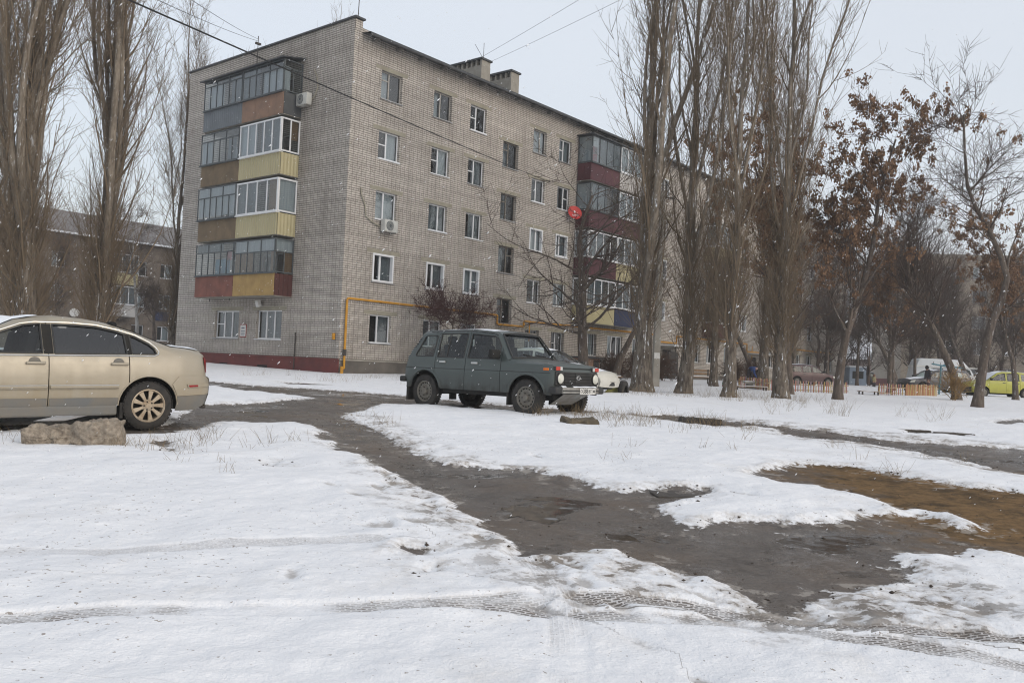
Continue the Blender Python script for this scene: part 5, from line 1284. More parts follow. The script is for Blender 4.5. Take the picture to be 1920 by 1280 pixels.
hatch('distant_car', (34.5, 88, gz(88)), math.pi + .1, 'distant grey car under snow left of the far bare trunks', PD, L=4.3, W=.84, H=1.45, wb=2.55, wr=.30, nose=.85, step=.15)
# ---- white high roof van
PV = paint_mat('paint_van_white', (.50, .53, .55), (.33, .3, .26), .3, 1.0, .4, 0., .4)
vn = empty('van', (35.0, 70.5, gz(70)), math.radians(-6), 'white high roof van parked in front of the far beige building', 'van')
vp = [(-2.55, .35), (-2.6, 1.0), (-2.45, 1.9), (-2.25, 2.45), (-2.05, 2.55), (.95, 2.52), (1.15, 2.42), (1.75, 1.75), (2.0, 1.25), (2.55, 1.05), (2.72, .85), (2.72, .35)]
mb = MB(); mb.prism(vp, lambda x, z: (x, -.95 + (.10 if z > 1.9 else 0), z), lambda x, z: (x, .95 - (.10 if z > 1.9 else 0), z)); mb.build('van_body', PV, vn, bevel=.06, smooth=50)
MB().box(-2.5, 2.2, -.97, .97, 1.86, 1.93).build('roof_seam', M['plate'], vn)
mb = MB(); mb.prism([(1.0, 1.35), (1.78, 1.35), (1.62, 1.72), (1.35, 1.8), (1.0, 1.8)], lambda x, z: (x, -.965, z), lambda x, z: (x, -.955, z)); mb.build('cab_window', M['room'], vn)
for x in (-1.2, -.1): MB().box(x, x + .8, -.965, -.955, 1.32, 1.78).build('side_window', BM['rust'] if x > -1 else M['room'], vn)
MB().add([(1.2, -.75, 2.40), (1.2, .75, 2.40), (2.0, .82, 1.32), (2.0, -.82, 1.32)], [(0, 1, 2, 3)]).build('windscreen', M['room'], vn)
class _V: pass
_v = _V(); _v.root = vn; _v.wr = .33
for ax in (1.75, -1.5):
    for sg in (1, -1): cover_wheel(_v, ax, sg * .95, sg, .2)
# ------------------------------------------------------------------ trees
def grow(base, d, length, S, up=.1, wob=.12, r=None):
    """vectorised growth of N branches with S segments -> (N,S+1,3)"""
    Nn = len(base); P = np.zeros((Nn, S + 1, 3)); P[:, 0] = base; d = d / np.linalg.norm(d, axis=1)[:, None]; st = (length / S)[:, None]
    upv = np.array([0, 0, 1.])
    for k in range(S):
        d = d + upv * up + (r or rng).normal(0, wob, (Nn, 3)); d /= np.linalg.norm(d, axis=1)[:, None]; P[:, k + 1] = P[:, k] + d * st
    return P
def tubes(P, R, n):
    """P (N,S,3), R (N,S) -> verts, quads"""
    Nn, S, _ = P.shape; T = np.gradient(P, axis=1); T /= np.linalg.norm(T, axis=2)[..., None] + 1e-9
    ref = np.where(np.abs(T[:, :1, 2:3]) < .9, np.array([0, 0, 1.]), np.array([1., 0, 0])); U = np.cross(T, np.broadcast_to(ref, T.shape)); U /= np.linalg.norm(U, axis=2)[..., None] + 1e-9
    W = np.cross(T, U); a = np.arange(n) * 2 * math.pi / n
    V = P[:, :, None, :] + (U[:, :, None, :] * np.cos(a)[None, None, :, None] + W[:, :, None, :] * np.sin(a)[None, None, :, None]) * R[:, :, None, None]
    idx = np.arange(Nn * S * n).reshape(Nn, S, n); j = np.roll(np.arange(n), -1)
    F = np.stack([idx[:, :-1], idx[:, :-1][:, :, j], idx[:, 1:][:, :, j], idx[:, 1:]], -1).reshape(-1, 4)
    return V.reshape(-1, 3), F
def join(parts):
    V = []; F = []; o = 0
    for v, f in parts: V.append(v); F.append(f + o); o += len(v)
    return np.concatenate(V), np.concatenate(F)
def sample(P, R, n, t0, t1, g):
    """n random spots on branches -> point, tangent, radius, parent index, t"""
    Nn, S, _ = P.shape; i = g.integers(0, Nn, n); t = g.uniform(t0, t1, n) * (S - 1); k = np.minimum(t.astype(int), S - 2); f = (t - k)[:, None]
    p = P[i, k] * (1 - f) + P[i, k + 1] * f; d = P[i, k + 1] - P[i, k]; d /= np.linalg.norm(d, axis=1)[:, None]
    return p, d, R[i, k] * (1 - f[:, 0]) + R[i, k + 1] * f[:, 0], i, t / (S - 1)
def spread(d, ang, g):
    """rotate directions away by angle (array) in random azimuth"""
    u = g.normal(0, 1, d.shape); u -= d * (u * d).sum(1)[:, None]; u /= np.linalg.norm(u, axis=1)[:, None]
    return d * np.cos(ang)[:, None] + u * np.sin(ang)[:, None]

def poplar_mesh(seed, H=24., r0=.42, start=2.4, n1=130, n2=1700, n3=9000, width=1., leaders=5, fork=4., sheaf=500, lean=(0., 0.), lead=.2):
    g = np.random.default_rng(seed)
    # trunk with root flare, then leaders
    S = 26; z = np.linspace(0, 1, S) ** 1.15 * H
    tr = np.stack([np.cumsum(g.normal(0, .035, S)) + lean[0] * z, np.cumsum(g.normal(0, .035, S)) + lean[1] * z, z - .25], 1)[None]
    Rt = (r0 * (.30 + .70 * np.exp(-z / 7.)) * (1 - z / H) ** .8 + .012 + r0 * .5 * np.exp(-z / .35))[None]
    # knots along the bole
    parts = [tubes(tr, Rt, 14)]
    Lb, Ld, Ll, Lr = [], [], [], []
    for k in range(leaders):
        h = fork + g.uniform(-1.2, 5.0); i = int(np.searchsorted(z, h)); a = 2 * math.pi * k / leaders + g.uniform(-.5, .5)
        Lb.append(tr[0, i]); Ld.append((math.cos(a) * lead, math.sin(a) * lead, 1)); Ll.append((H - h) * g.uniform(.72, .95)); Lr.append(Rt[0, i] * g.uniform(.38, .58))
    LP = grow(np.array(Lb), np.array(Ld), np.array(Ll), 20, .14, .06, g); LR = np.array(Lr)[:, None] * (1 - np.linspace(0, 1, 21)[None] ** 1.2 * .95)
    parts.append(tubes(LP, LR, 8))
    trunk = join(parts)
    # first order branches
    m = n1 // 3; b1, d1, q1, _, t1 = sample(tr, Rt, m, start / H, .93, g); b2, d2, q2, _, t2 = sample(LP, LR, n1 - m, .05, .93, g)
    b = np.concatenate([b1, b2]); d = np.concatenate([d1, d2]); q = np.concatenate([q1, q2]); hz = b[:, 2]
    d = spread(d, np.radians(g.uniform(16, 44, n1)), g)
    ln = (g.uniform(2.2, 6.0, n1) * (1 - .62 * hz / H)) * width
    P1 = grow(b, d, ln, 9, .16, .09, g); R1 = (np.minimum(q * .5, .065) * g.uniform(.35, 1., n1))[:, None] * (1 - .88 * np.linspace(0, 1, 10)[None])
    tw = [tubes(P1, R1, 4)]
    m = n2 * 3 // 4; a1 = sample(P1, R1, m, .12, 1., g); a2 = sample(LP, LR, n2 - m, .2, 1., g)
    b = np.concatenate([a1[0], a2[0]]); d = np.concatenate([a1[1], a2[1]])
    d = spread(d, np.radians(g.uniform(15, 42, n2)), g)
    P2 = grow(b, d, g.uniform(.9, 2.9, n2) * (1 - .35 * b[:, 2] / H), 5, .15, .11, g); R2 = g.uniform(.007, .015, n2)[:, None] * (1 - .75 * np.linspace(0, 1, 6)[None])
    tw.append(tubes(P2, R2, 3))
    # dense sheaf of water shoots low on the bole
    bs, ds, qs, _, _ = sample(tr, Rt, sheaf, start / H, (start + 5.5) / H, g)
    u = g.normal(0, 1, (sheaf, 3)); u[:, 2] = 0; u /= np.linalg.norm(u, axis=1)[:, None]
    ds = u * .55 + np.array([0, 0, 1.]); bs = bs + u * qs[:, None] * .8
    P4 = grow(bs, ds, g.uniform(.6, 2.8, sheaf), 6, .12, .17, g); R4 = g.uniform(.006, .014, sheaf)[:, None] * (1 - .75 * np.linspace(0, 1, 7)[None]); tw.append(tubes(P4, R4, 3))
    # finest twigs
    m4 = n3 // 5; s2 = sample(P2, R2, n3 - m4, .15, 1., g); s4 = sample(P4, R4, m4, .15, 1., g)
    b = np.concatenate([s2[0], s4[0]]); d = np.concatenate([s2[1], s4[1]]); d = spread(d, np.radians(g.uniform(15, 50, n3)), g)
    P3 = grow(b, d, g.uniform(.25, .85, n3), 2, .14, .2, g); R3 = np.broadcast_to(np.array([.0065, .005, .003])[None], (n3, 3)); tw.append(tubes(P3, R3, 3))
    return trunk, join(tw)

def broad_mesh(seed, trunk_pts, r0, n1=16, n2=140, n3=1500, L1=(2., 4.), L2=(.8, 2.), L3=(.25, .8), ang=(35, 70), up=.05, start=.35, wob=.12, n4=0, leaf=None):
    """spreading tree; leaf=(clusters, per, length) hanging dry leaves/keys"""
    g = np.random.default_rng(seed); T = np.array(dens3(trunk_pts, 12)); S = len(T); t = np.linspace(0, 1, S); hz = T[:, 2]
    T = T + np.cumsum(g.normal(0, .012, T.shape), 0) * (t[:, None] > .1)
    R = (r0 * (1 - .82 * t) + r0 * .5 * np.exp(-np.maximum(hz - hz[0], 0) / .25)); tr = T[None]; Rt = R[None]
    parts = [tubes(tr, Rt, 10)]
    b, d, q, _, tt = sample(tr, Rt, n1, start, 1., g); d = spread(d, np.radians(g.uniform(*ang, n1)), g)
    P1 = grow(b, d, g.uniform(*L1, n1) * (1.15 - .5 * tt), 10, up, wob * .7, g); R1 = (q * g.uniform(.32, .55, n1))[:, None] * (1 - .85 * np.linspace(0, 1, 11)[None])
    parts.append(tubes(P1, R1, 6)); trunk = join(parts)
    b, d, q, _, tt = sample(P1, R1, n2, .15, 1., g); d = spread(d, np.radians(g.uniform(25, 65, n2)), g)
    P2 = grow(b, d, g.uniform(*L2, n2), 6, up * 1.2, wob, g); R2 = np.clip(q * .6, .008, .03)[:, None] * (1 - .75 * np.linspace(0, 1, 7)[None]); tw = [tubes(P2, R2, 4)]
    b, d, q, _, tt = sample(P2, R2, n3, .1, 1., g); d = spread(d, np.radians(g.uniform(25, 65, n3)), g)
    P3 = grow(b, d, g.uniform(*L3, n3), 3, up, wob, g); R3 = np.broadcast_to(np.array([.008, .0065, .005, .003])[None], (n3, 4)); tw.append(tubes(P3, R3, 3))
    if n4:
        b, d, q, _, tt = sample(P3, R3, n4, .1, 1., g); d = spread(d, np.radians(g.uniform(25, 60, n4)), g)
        P4 = grow(b, d, g.uniform(.12, .4, n4), 2, up, wob, g); tw.append(tubes(P4, np.broadcast_to(np.array([.005, .004, .003])[None], (n4, 3)), 3))
    lv = None
    if leaf:
        nc, per, ll = leaf[:3]; c, _, _, _, _ = sample(P3, R3, nc, .2, 1., g)
        if len(leaf) > 3: c = c[g.random(nc) < np.clip((c[:, 2] - leaf[3]) / leaf[4] + .25, .03, 1)]; nc = len(c)
        c = np.repeat(c, per, 0) + g.normal(0, 1, (nc * per, 3)) * np.array([.07, .07, .09]); n = len(c)
        dn = g.normal(0, .35, (n, 3)) + np.array([0, 0, -1.]); dn /= np.linalg.norm(dn, axis=1)[:, None]; sd = np.cross(dn, g.normal(0, 1, (n, 3))); sd /= np.linalg.norm(sd, axis=1)[:, None]
        L = g.uniform(.6, 1.3, n)[:, None] * ll; w = L * g.uniform(.22, .4, n)[:, None]; bend = np.cross(dn, sd) * L * .15
        V = np.stack([c, c + dn * L * .5 + sd * w + bend, c + dn * L, c + dn * L * .5 - sd * w + bend], 1).reshape(-1, 3); lv = (V, np.arange(4 * n).reshape(-1, 4))
    return trunk, join(tw), lv
def dens3(pts, k):
    P = np.array(pts, float); s = np.linspace(0, len(P) - 1, k + 1); i = np.minimum(s.astype(int), len(P) - 2); f = (s - i)[:, None]
    # Catmull-Rom
    p0 = P[np.maximum(i - 1, 0)]; p1 = P[i]; p2 = P[i + 1]; p3 = P[np.minimum(i + 2, len(P) - 1)]
    return .5 * ((2 * p1) + (-p0 + p2) * f + (2 * p0 - 5 * p1 + 4 * p2 - p3) * f**2 + (-p0 + 3 * p1 - 3 * p2 + p3) * f**3)

BARK = bark_mat('poplar_bark', (.27, .232, .185), (.13, .106, .082), snow=.9, low=((.17, .145, .118), (.062, .05, .04)), crack=.8)
BARK2 = bark_mat('maple_bark', (.15, .122, .10), (.075, .06, .05), snow=.35)
BIRCH = bark_mat('birch_bark', (.55, .53, .5), (.2, .18, .16), snow=0, scale=3)
TWIG = mat('poplar_twigs', (.185, .142, .098), (.115, .087, .06), .8, .9, spec=.15)
TWIG2 = mat('dark_twigs', (.105, .08, .066), (.07, .053, .045), .8, .9, spec=.15)
TWIG3 = mat('reddish_twigs', (.085, .045, .04), (.05, .026, .026), .9, .9, spec=.15)
LEAF = mat('dry_maple_keys', (.255, .155, .092), (.165, .098, .06), 1.4, .85, spec=.15)
def tree_parts(tr, tw, lv=None, bark=None, twig=None):
    out = []
    for nm, d, mt in (('trunk', tr, bark), ('crown', tw, twig), ('dry_leaves', lv, LEAF)):
        if d is None: continue
        me = np_mesh(nm, d[0], d[1]); me.materials.append(mt)
        if nm == 'trunk': smooth_mesh(me)
        out.append((nm, me))
    return out
def plant(name, parts, loc, rz, label, group=None, sc=1., sxy=None, cat='tree', tilt=(0, 0)):
    t = empty(name, loc, rz, label, cat, group); t.scale = (sxy or sc, sxy or sc, sc); t.rotation_euler = (tilt[0], tilt[1], rz)
    for nm, me in parts: link(nm, me, None, t)
    return t
popA = tree_parts(*poplar_mesh(1, 25, .40, 2.9, 100, 900, 3900, 1.15, 6, 4., 330), bark=BARK, twig=TWIG)
popB = tree_parts(*poplar_mesh(2, 24, .29, 2.1, 90, 780, 3300, 1.1, 5, 5., 330), bark=BARK, twig=TWIG)
popC = tree_parts(*poplar_mesh(3, 26, .23, 2.6, 85, 720, 3000, 1.05, 4, 6., 300), bark=BARK, twig=TWIG)
popD = tree_parts(*poplar_mesh(4, 24, .46, 1.6, 150, 1700, 6500, 1.1, 7, 3.0, 480, lead=.2), bark=BARK, twig=TWIG)
gp_ = 'tall poplars'
plant('poplar_tree', popA, (4.88, 32.27, gz(32.3)), 2.2, 'thickest tall poplar right of the parked cars with snow flecked bark', gp_)
plant('poplar_tree', popB, (6.43, 32.1, gz(32)), 1.4, 'poplar with a split base just right of the concrete pole', gp_)
plant('poplar_tree', popC, (7.66, 30.3, gz(30)), 2.1, 'slim straight poplar between the split poplar and the fork branched one', gp_)
plant('poplar_tree', popB, (9.75, 31.5, gz(31)), 4.0, 'poplar in front of the coloured fence with a side bough to the left', gp_, .98)
plant('poplar_tree', popC, (10.2, 43.6, gz(43)), .8, 'thin poplar behind the bench between nearer trunks', gp_, .92)
plant('poplar_tree', popA, (13.6, 47.0, gz(47)), 5.0, 'poplar standing behind the fence near the second entrance', gp_, .9, .8)
plant('poplar_tree', popC, (15.6, 50.0, gz(50)), 3.3, 'poplar behind the fence to the left of the maroon car', gp_, .85)
plant('poplar_tree', popC, (18.5, 57.0, gz(57)), 1.1, 'far poplar behind the leafy maple', gp_, .85)
plant('poplar_tree', popD, (-16.6, 29.5, gz(29.5)), .6, 'massive poplar at the left edge behind the beige car', gp_, 1.05)
plant('poplar_tree', popD, (-20.6, 33.5, gz(33)), 1.7, 'poplar cut by the left border of the photo', gp_, 1.05)
plant('poplar_tree', popD, (-15.7, 33.0, gz(33)), 2.4, 'tall broad poplar between the left edge and the end wall', gp_, 1.05, .92)
plant('poplar_tree', popC, (-19.3, 49.5, gz(49)), 2.9, 'narrow poplar touching the left edge of the end wall', gp_, .84, 1.05)
plant('poplar_tree', popB, (-24.4, 66, gz(66)), 1.2, 'small looking poplar just above the left roof corner', gp_, .98)
plant('poplar_tree', popD, (-20.6, 68, gz(68)), .2, 'wide poplar crown rising behind the middle of the end wall roof', gp_, 1.02, 1.2)
plant('poplar_tree', popC, (-14.6, 68, gz(68)), 2.2, 'poplar tip behind the top right corner of the end wall', gp_, 1.1)
plant('poplar_tree', popA, (-22.8, 72, gz(70)), 3.2, 'faint poplar behind the roof left of the wide crown', gp_, .96)

# bare spreading tree in front of the entrance
tr, tw, lv = broad_mesh(11, [(0, 0, -.2), (-.05, 0, 1.2), (-.1, .05, 2.4), (-.1, .1, 4.0), (-.3, .1, 5.6), (.1, 0, 7.2)], .23, 17, 170, 1500, (3.2, 5.6), (1.0, 2.3), (.3, .9), (48, 82), .035, .30, .12)
bare1 = tree_parts(tr, tw, None, BARK2, TWIG2)
plant('bare_tree', bare1, (3.55, 42.5, gz(42)), .2, 'bare spreading tree with arching branches in front of the street side windows', None, 1.28)
tr, tw, lv = broad_mesh(12, [(0, 0, -.2), (.25, 0, 1.1), (.75, 0, 2.3), (1.3, .1, 3.6), (1.5, .1, 5.2)], .22, 12, 130, 1500, (1.4, 2.8), (.6, 1.4), (.25, .6), (25, 55), .1, .5, .12)
bare2 = tree_parts(tr, tw, None, BARK2, TWIG2)
plant('bare_tree', bare2, (5.3, 44.6, gz(44)), 0, 'bare leaning tree behind the bench left of the thickest poplar')
# dark umbrella shaped ornamental tree
tr, tw, lv = broad_mesh(13, [(0, 0, -.2), (0, 0, 1.2), (.05, 0, 2.2), (.05, 0, 2.8)], .10, 20, 260, 2600, (1.6, 2.9), (.5, 1.2), (.15, .4), (52, 78), .045, .60, .14, 1800)
umb = tree_parts(tr, tw, None, BARK2, TWIG3)
plant('umbrella_tree', umb, (-2.9, 40.2, gz(40)), 0, 'dark reddish umbrella shaped bare tree behind the off road car', sc=1.0)
# box elders that keep their brown keys
tr, tw, lv = broad_mesh(21, [(0, 0, -.2), (.05, 0, 1.2), (.25, 0, 2.6), (.75, 0, 4.2), (1.2, .1, 6.0), (1.35, .1, 8.0), (1.9, .1, 10.2)], .185, 18, 190, 1900, (2.2, 4.0), (.9, 2.0), (.3, .8), (30, 65), .05, .33, .12, 0, (640, 26, .125, 4.5, 4.))
map1 = tree_parts(tr, tw, lv, BARK2, TWIG2)
plant('maple_tree', map1, (12.55, 33.4, gz(33)), 0, 'forked maple hung with brown dry keys at the right of the poplars')
tr, tw, lv = broad_mesh(22, [(0, 0, -.2), (.2, 0, 1.5), (.5, 0, 3.2), (1.0, 0, 4.8), (.35, .1, 6.5), (-.55, 0, 8.0), (-.8, 0, 10.6)], .18, 22, 170, 1500, (1.8, 3.6), (.8, 1.9), (.3, .8), (35, 70), .06, .35, .12, 0, (420, 24, .12, 7., -3.))
map2 = tree_parts(tr, tw, lv, BARK2, TWIG2)
plant('maple_tree', map2, (16.75, 31.3, gz(31)), 0, 'leaning maple with brown keys in front of the lime yellow hatchback')
plant('maple_tree', map1, (25.4, 43.8, gz(44)), 2.2, 'maple trunk beside the rear door of the lime yellow hatchback', None, .8)
tr, tw, lv = broad_mesh(23, [(0, 0, -.2), (-.1, 0, 1.0), (-.6, 0, 2.2), (-1.3, 0, 3.6), (-2.1, .1, 5.0), (-2.3, 0, 6.4), (-2.5, 0, 8.2)], .22, 22, 260, 2600, (2.0, 4.2), (1.0, 2.4), (.35, .9), (25, 60), .13, .4, .1)
bare3 = tree_parts(tr, tw, None, BARK2, TWIG2)
plant('bare_tree', bare3, (20.7, 40.4, gz(40)), 0, 'bare tree bending left over the lime yellow bonnet with fine upright branches')
tr, tw, lv = broad_mesh(24, [(0, 0, -.2), (.15, 0, 2.0), (.1, 0, 4.0), (-.1, .1, 6.4), (.15, 0, 9.5)], .14, 26, 300, 3400, (1.8, 3.6), (.8, 2.0), (.3, .8), (30, 65), .08, .25, .11, 0, (60, 16, .10))
gen = tree_parts(tr, tw, lv, BARK2, TWIG2)
bg_ = [(17.2, 62, 1., 'bare tree behind the maroon car'), (21.5, 66, 1.05, 'bare tree left of the far snowy car'), (25.5, 70, 1.1, 'bare tree with dark trunk right of the distant grey car'), (28.3, 64, .95, 'bare tree just left of the far beige building'),
       (31.0, 78, 1.1, 'bare tree in front of the left corner of the far beige building'), (27.0, 58, .85, 'bare tree behind the dark grey hatchback'), (32.5, 62, .95, 'bare tree between van and lime yellow hatchback'), (36.0, 60, .9, 'bare tree behind the roof of the lime yellow hatchback'),
       (22.9, 52, .8, 'bare tree beside the teal clothes posts'), (41.5, 84, 1.15, 'bare tree in front of the middle of the far beige building'), (46.0, 80, 1.15, 'bare tree at the far right before the beige building'), (33.5, 95, 1.2, 'hazy bare tree left of the far beige building'), (29.5, 104, 1.2, 'most distant bare tree in the gap between the buildings')]
for k, (x, y, sc, lb) in enumerate(bg_): plant('bare_tree', gen if k % 3 else bare3, (x, y, gz(y)), k * 1.9, lb, 'bare trees in the far right yard', sc)
plant('maple_tree', map1, (12.0, 37.5, gz(37.5)), 2.4, 'maple with brown keys behind the fence left of the forked maple', None, 1.02)
plant('maple_tree', map1, (20.0, 46.0, gz(46)), 1.2, 'maple with brown keys behind the leaning bare tree', None, .78)
# trees before the left building
tr, tw, lv = broad_mesh(31, [(0, 0, -.2), (-.1, 0, 2.), (-.35, 0, 4.5), (-.6, 0, 7.), (-.75, 0, 9.5)], .15, 22, 200, 2200, (1.2, 2.4), (.6, 1.4), (.3, .8), (25, 55), -.02, .3, .1)
bir = tree_parts(tr, tw, None, BIRCH, TWIG2)
plant('birch_tree', bir, (-26.6, 62, gz(62)), 0, 'taller white birch before the left building', 'birches by the left building'); plant('birch_tree', bir, (-28.3, 61, gz(61)), .5, 'shorter white birch leaning left before the left building', 'birches by the left building', .72)
plant('bare_tree', gen, (-30.5, 58, gz(58)), .4, 'small bare tree with dark trunk behind the two left poplars', None, .75)
plant('bare_tree', bare2, (-24.6, 60, gz(60)), 2.0, 'bare sapling by the right end of the left building', None, .8)
# shrub by the clothes posts
tr, tw, lv = broad_mesh(41, [(0, 0, -.1), (.02, 0, .2), (.0, .02, .5)], .03, 22, 120, 500, (.6, 1.2), (.3, .6), (.1, .3), (20, 60), .05, .1, .12)
sh_ = tree_parts(tr, tw, None, mat('yellowish_stems', (.24, .15, .05), (.16, .1, .04), 3, .9), mat('yellowish_twigs', (.27, .17, .06), (.2, .12, .05), 3, .9))
plant('bare_shrub', sh_, (20.2, 39.6, gz(39.6)), 0, 'low yellowish bare shrub at the foot of the bending tree', None, 1.1, cat='shrub')
# ------------------------------------------------------------------ other buildings
RZB = math.radians(50.17)
lbd = empty('brick_house_block', (-35.305, 76, 0), RZB, 'three storey brown brick building with a slate roof behind the left poplars', 'building')
lw = []
for r, z in enumerate((2.35, 5.25, 8.05)):
    for u in (-22.5, -19.5, -16.2, -13.2, -10.4, -7.6, -5.0, 2.1, 4.55, 7.6, 10.2): lw.append((u, u + 1.15, z, z + 1.3))
wall_holes('wall', fB, -26, 14, .6, 11.0, lw, M['brick_far'], lbd)
wall_holes('wall', fA, 0, 12, .6, 11.0, [], M['brick_far'], lbd).location = (-26, 0, 0)
for w in lw: window(lbd, fB, *w, random.choice(('p', 'pt', 'w')), rnd_curtain(), lintel=False)
MB().box(-25.2, 13.2, .8, 11.5, .6, 10.8).build('dim_interior', M['room'], lbd)
SL = mat('slate_roof', (.20, .185, .18), (.14, .13, .125), 2, .8, bmp=.3, bscale=9)
mb = MB(); mb.add([(-26.4, -.6, 10.95), (14.4, -.6, 10.95), (14.4, 6, 13.7), (-26.4, 6, 13.7), (14.4, 12.6, 10.95), (-26.4, 12.6, 10.95)], [(0, 1, 2, 3), (3, 2, 4, 5)]); rf = mb.build('roof', SL, lbd)
MB().box(-26.4, 14.4, -.66, -.5, 10.86, 11.02).build('snowy_eave', M['snow_thing'], rf, bevel=.03)
for z, c in ((7.05, 'yellow'), (4.25, 'white')):
    b = balcony(fB, -.25, 2.0, z, .9, ('boards', c, 2), dict(fm=WH, n=3, th=.06, ns=1, cur=[('curtain_g', 0, 1, 0, 1)]), None, -.25)
    for o in [b]: o.parent = lbd
s = MB(); fbox(s, fB, 4.2, 6.0, .05, .12, 4.15, 5.0); s.build('blue_board', BM['blue'], lbd)
ds2 = empty('satellite_dish', Matrix.Rotation(RZB, 4, 'Z') @ Vector((-3.0, -.3, 4.3)) + Vector((-35.305, 76, 0)), .4, 'small grey satellite dish on the left brown building', 'satellite dish')
MB().lathe([(0, 0), (.2, -.02), (.38, -.07)], 24, Matrix.Rotation(-.3, 4, 'X')).build('reflector', M['plate'], ds2, smooth=60); MB().bar((0, 0, 0), (0, .4, -.1), .04, .04).build('mount', M['iron'], ds2)

BEI = mat('beige_panel', (.36, .315, .26), (.30, .26, .215), .4, .9, spec=.2)
fbd = empty('panel_block', (42.9, 96, 0), math.radians(-8), 'beige five storey panel building far behind the right hand trees', 'building')
fw_ = [(u, u + 1.5, z, z + 1.4) for u in (4.0, 7.2, 10.4, 13.6, 16.8, 20., 23.2, 26.4) for z in (2.2, 5.0, 7.8, 10.6, 13.2)]
wall_holes('wall', fB, 0, 30, 2.0, 15.6, fw_, BEI, fbd); wall_holes('wall', fA, 0, 12, 2.0, 15.6, [], BEI, fbd)
MB().box(-.03, 30, -.03, 12, .5, 2.0).build('plinth', M['plinth_red'], fbd); MB().box(-.3, 30.3, -.3, 12.3, 15.6, 15.9).build('roof', M['concrete'], fbd)
MB().box(.6, 29.5, .8, 11.5, 2.0, 15.4).build('dim_interior', M['room'], fbd)
for w in fw_: window(fbd, fB, *w, 'p', rnd_curtain(), lintel=False, sill=False)
for z in (4.8, 7.6, 10.4, 13.0): MB().box(0, 30, -.012, .0, z - .04, z + .04).build('panel_joint', M['concrete'], fbd)
def house(loc, rz, W, Dp, H, rh, wm, label):
    h = empty('low_house', loc, rz, label, 'house'); MB().box(-W / 2, W / 2, 0, Dp, -.3, H).build('wall', wm, h)
    r = MB(); r.add([(-W / 2 - .4, -.4, H), (W / 2 + .4, -.4, H), (W / 2 + .4, Dp / 2, H + rh), (-W / 2 - .4, Dp / 2, H + rh), (W / 2 + .4, Dp + .4, H), (-W / 2 - .4, Dp + .4, H)], [(0, 1, 2, 3), (3, 2, 4, 5)]); r.build('roof', M['snow_thing'], h)
    g_ = MB(); g_.add([(-W / 2, 0, H), (-W / 2, Dp, H), (-W / 2, Dp / 2, H + rh - .1)], [(0, 1, 2)]); g_.add([(W / 2, 0, H), (W / 2, Dp, H), (W / 2, Dp / 2, H + rh - .1)], [(0, 1, 2)]); g_.build('gable', wm, h)
    for x in np.arange(-W / 2 + 1.2, W / 2 - 1, 2.6): MB().box(x, x + 1.1, -.04, -.01, 1.1, 2.4).build('window', M['room'], h)
    return h
PINK = mat('pinkish_render', (.33, .27, .25), (.28, .23, .21), .5, .9)
house((47, 125, 1.1), -.2, 14, 9, 3.6, 2.6, PINK, 'low pinkish house with a snowy roof far beyond the trees'); house((33, 150, 1.1), .1, 16, 9, 4.2, 3, PINK, 'farthest low house with a snowy roof between the two blocks')
house((70, 130, 1.1), .15, 15, 9, 4.0, 3, BEI, 'low beige house at the far right horizon')
kx = empty('kiosk', (33.2, 84.0, gz(84)), .1, 'small blue and white kiosk with a snowy top left of the distant grey car', 'kiosk')
MB().box(-.9, .9, -.6, .6, 0, 1.75).build('cabin', mat('kiosk_blue_white', (.35, .42, .5), (.28, .35, .45), 1, .6), kx, bevel=.03); MB().box(-1.0, 1.0, -.7, .7, 1.751, 1.9).build('snow_cap', M['snow_thing'], kx, bevel=.05)
MB().box(-.6, .5, -.62, -.605, .7, 1.4).build('window', M['room'], kx)

# distant wood beyond the yard
tr, tw, lv = broad_mesh(51, [(0, 0, -.2), (.1, 0, 3.), (0, .1, 6.), (.1, 0, 9.5)], .2, 26, 200, 1500, (1.5, 3.), (.9, 2.), (.5, 1.2), (25, 60), .08, .15, .11)
fv, ff = join([tr, tw]); VV = []; FF = []; o = 0; g_ = np.random.default_rng(5)
for k in range(34):
    a = g_.uniform(0, 6.28); s_ = g_.uniform(.8, 1.3); x = -150 + k * 11 + g_.uniform(-4, 4); y = g_.uniform(165, 230)
    v = fv * s_; v = np.stack([v[:, 0] * math.cos(a) - v[:, 1] * math.sin(a) + x, v[:, 0] * math.sin(a) + v[:, 1] * math.cos(a) + y, v[:, 2] + 1.0], 1)
    if k == 0: base_me = np_mesh('wood', fv, ff); base_me.materials.append(TWIG2)
    VV.append((x, y, s_, a))
for k, (x, y, s_, a) in enumerate(VV):
    pass
wv = []; wf = []; o = 0
sub = ff[np.random.default_rng(2).permutation(len(ff))[:5200]]
for x, y, s_, a in VV:
    v = fv * s_ * 1.15; wv.append(np.stack([v[:, 0] * math.cos(a) - v[:, 1] * math.sin(a) + x, v[:, 0] * math.sin(a) + v[:, 1] * math.cos(a) + y, v[:, 2] + 1.0], 1)); wf.append(sub + o); o += len(fv)
tag(link('distant_wood', np_mesh('distant_wood', np.concatenate(wv), np.concatenate(wf)), TWIG2), 'line of distant bare trees along the horizon', 'wood', kind='stuff')

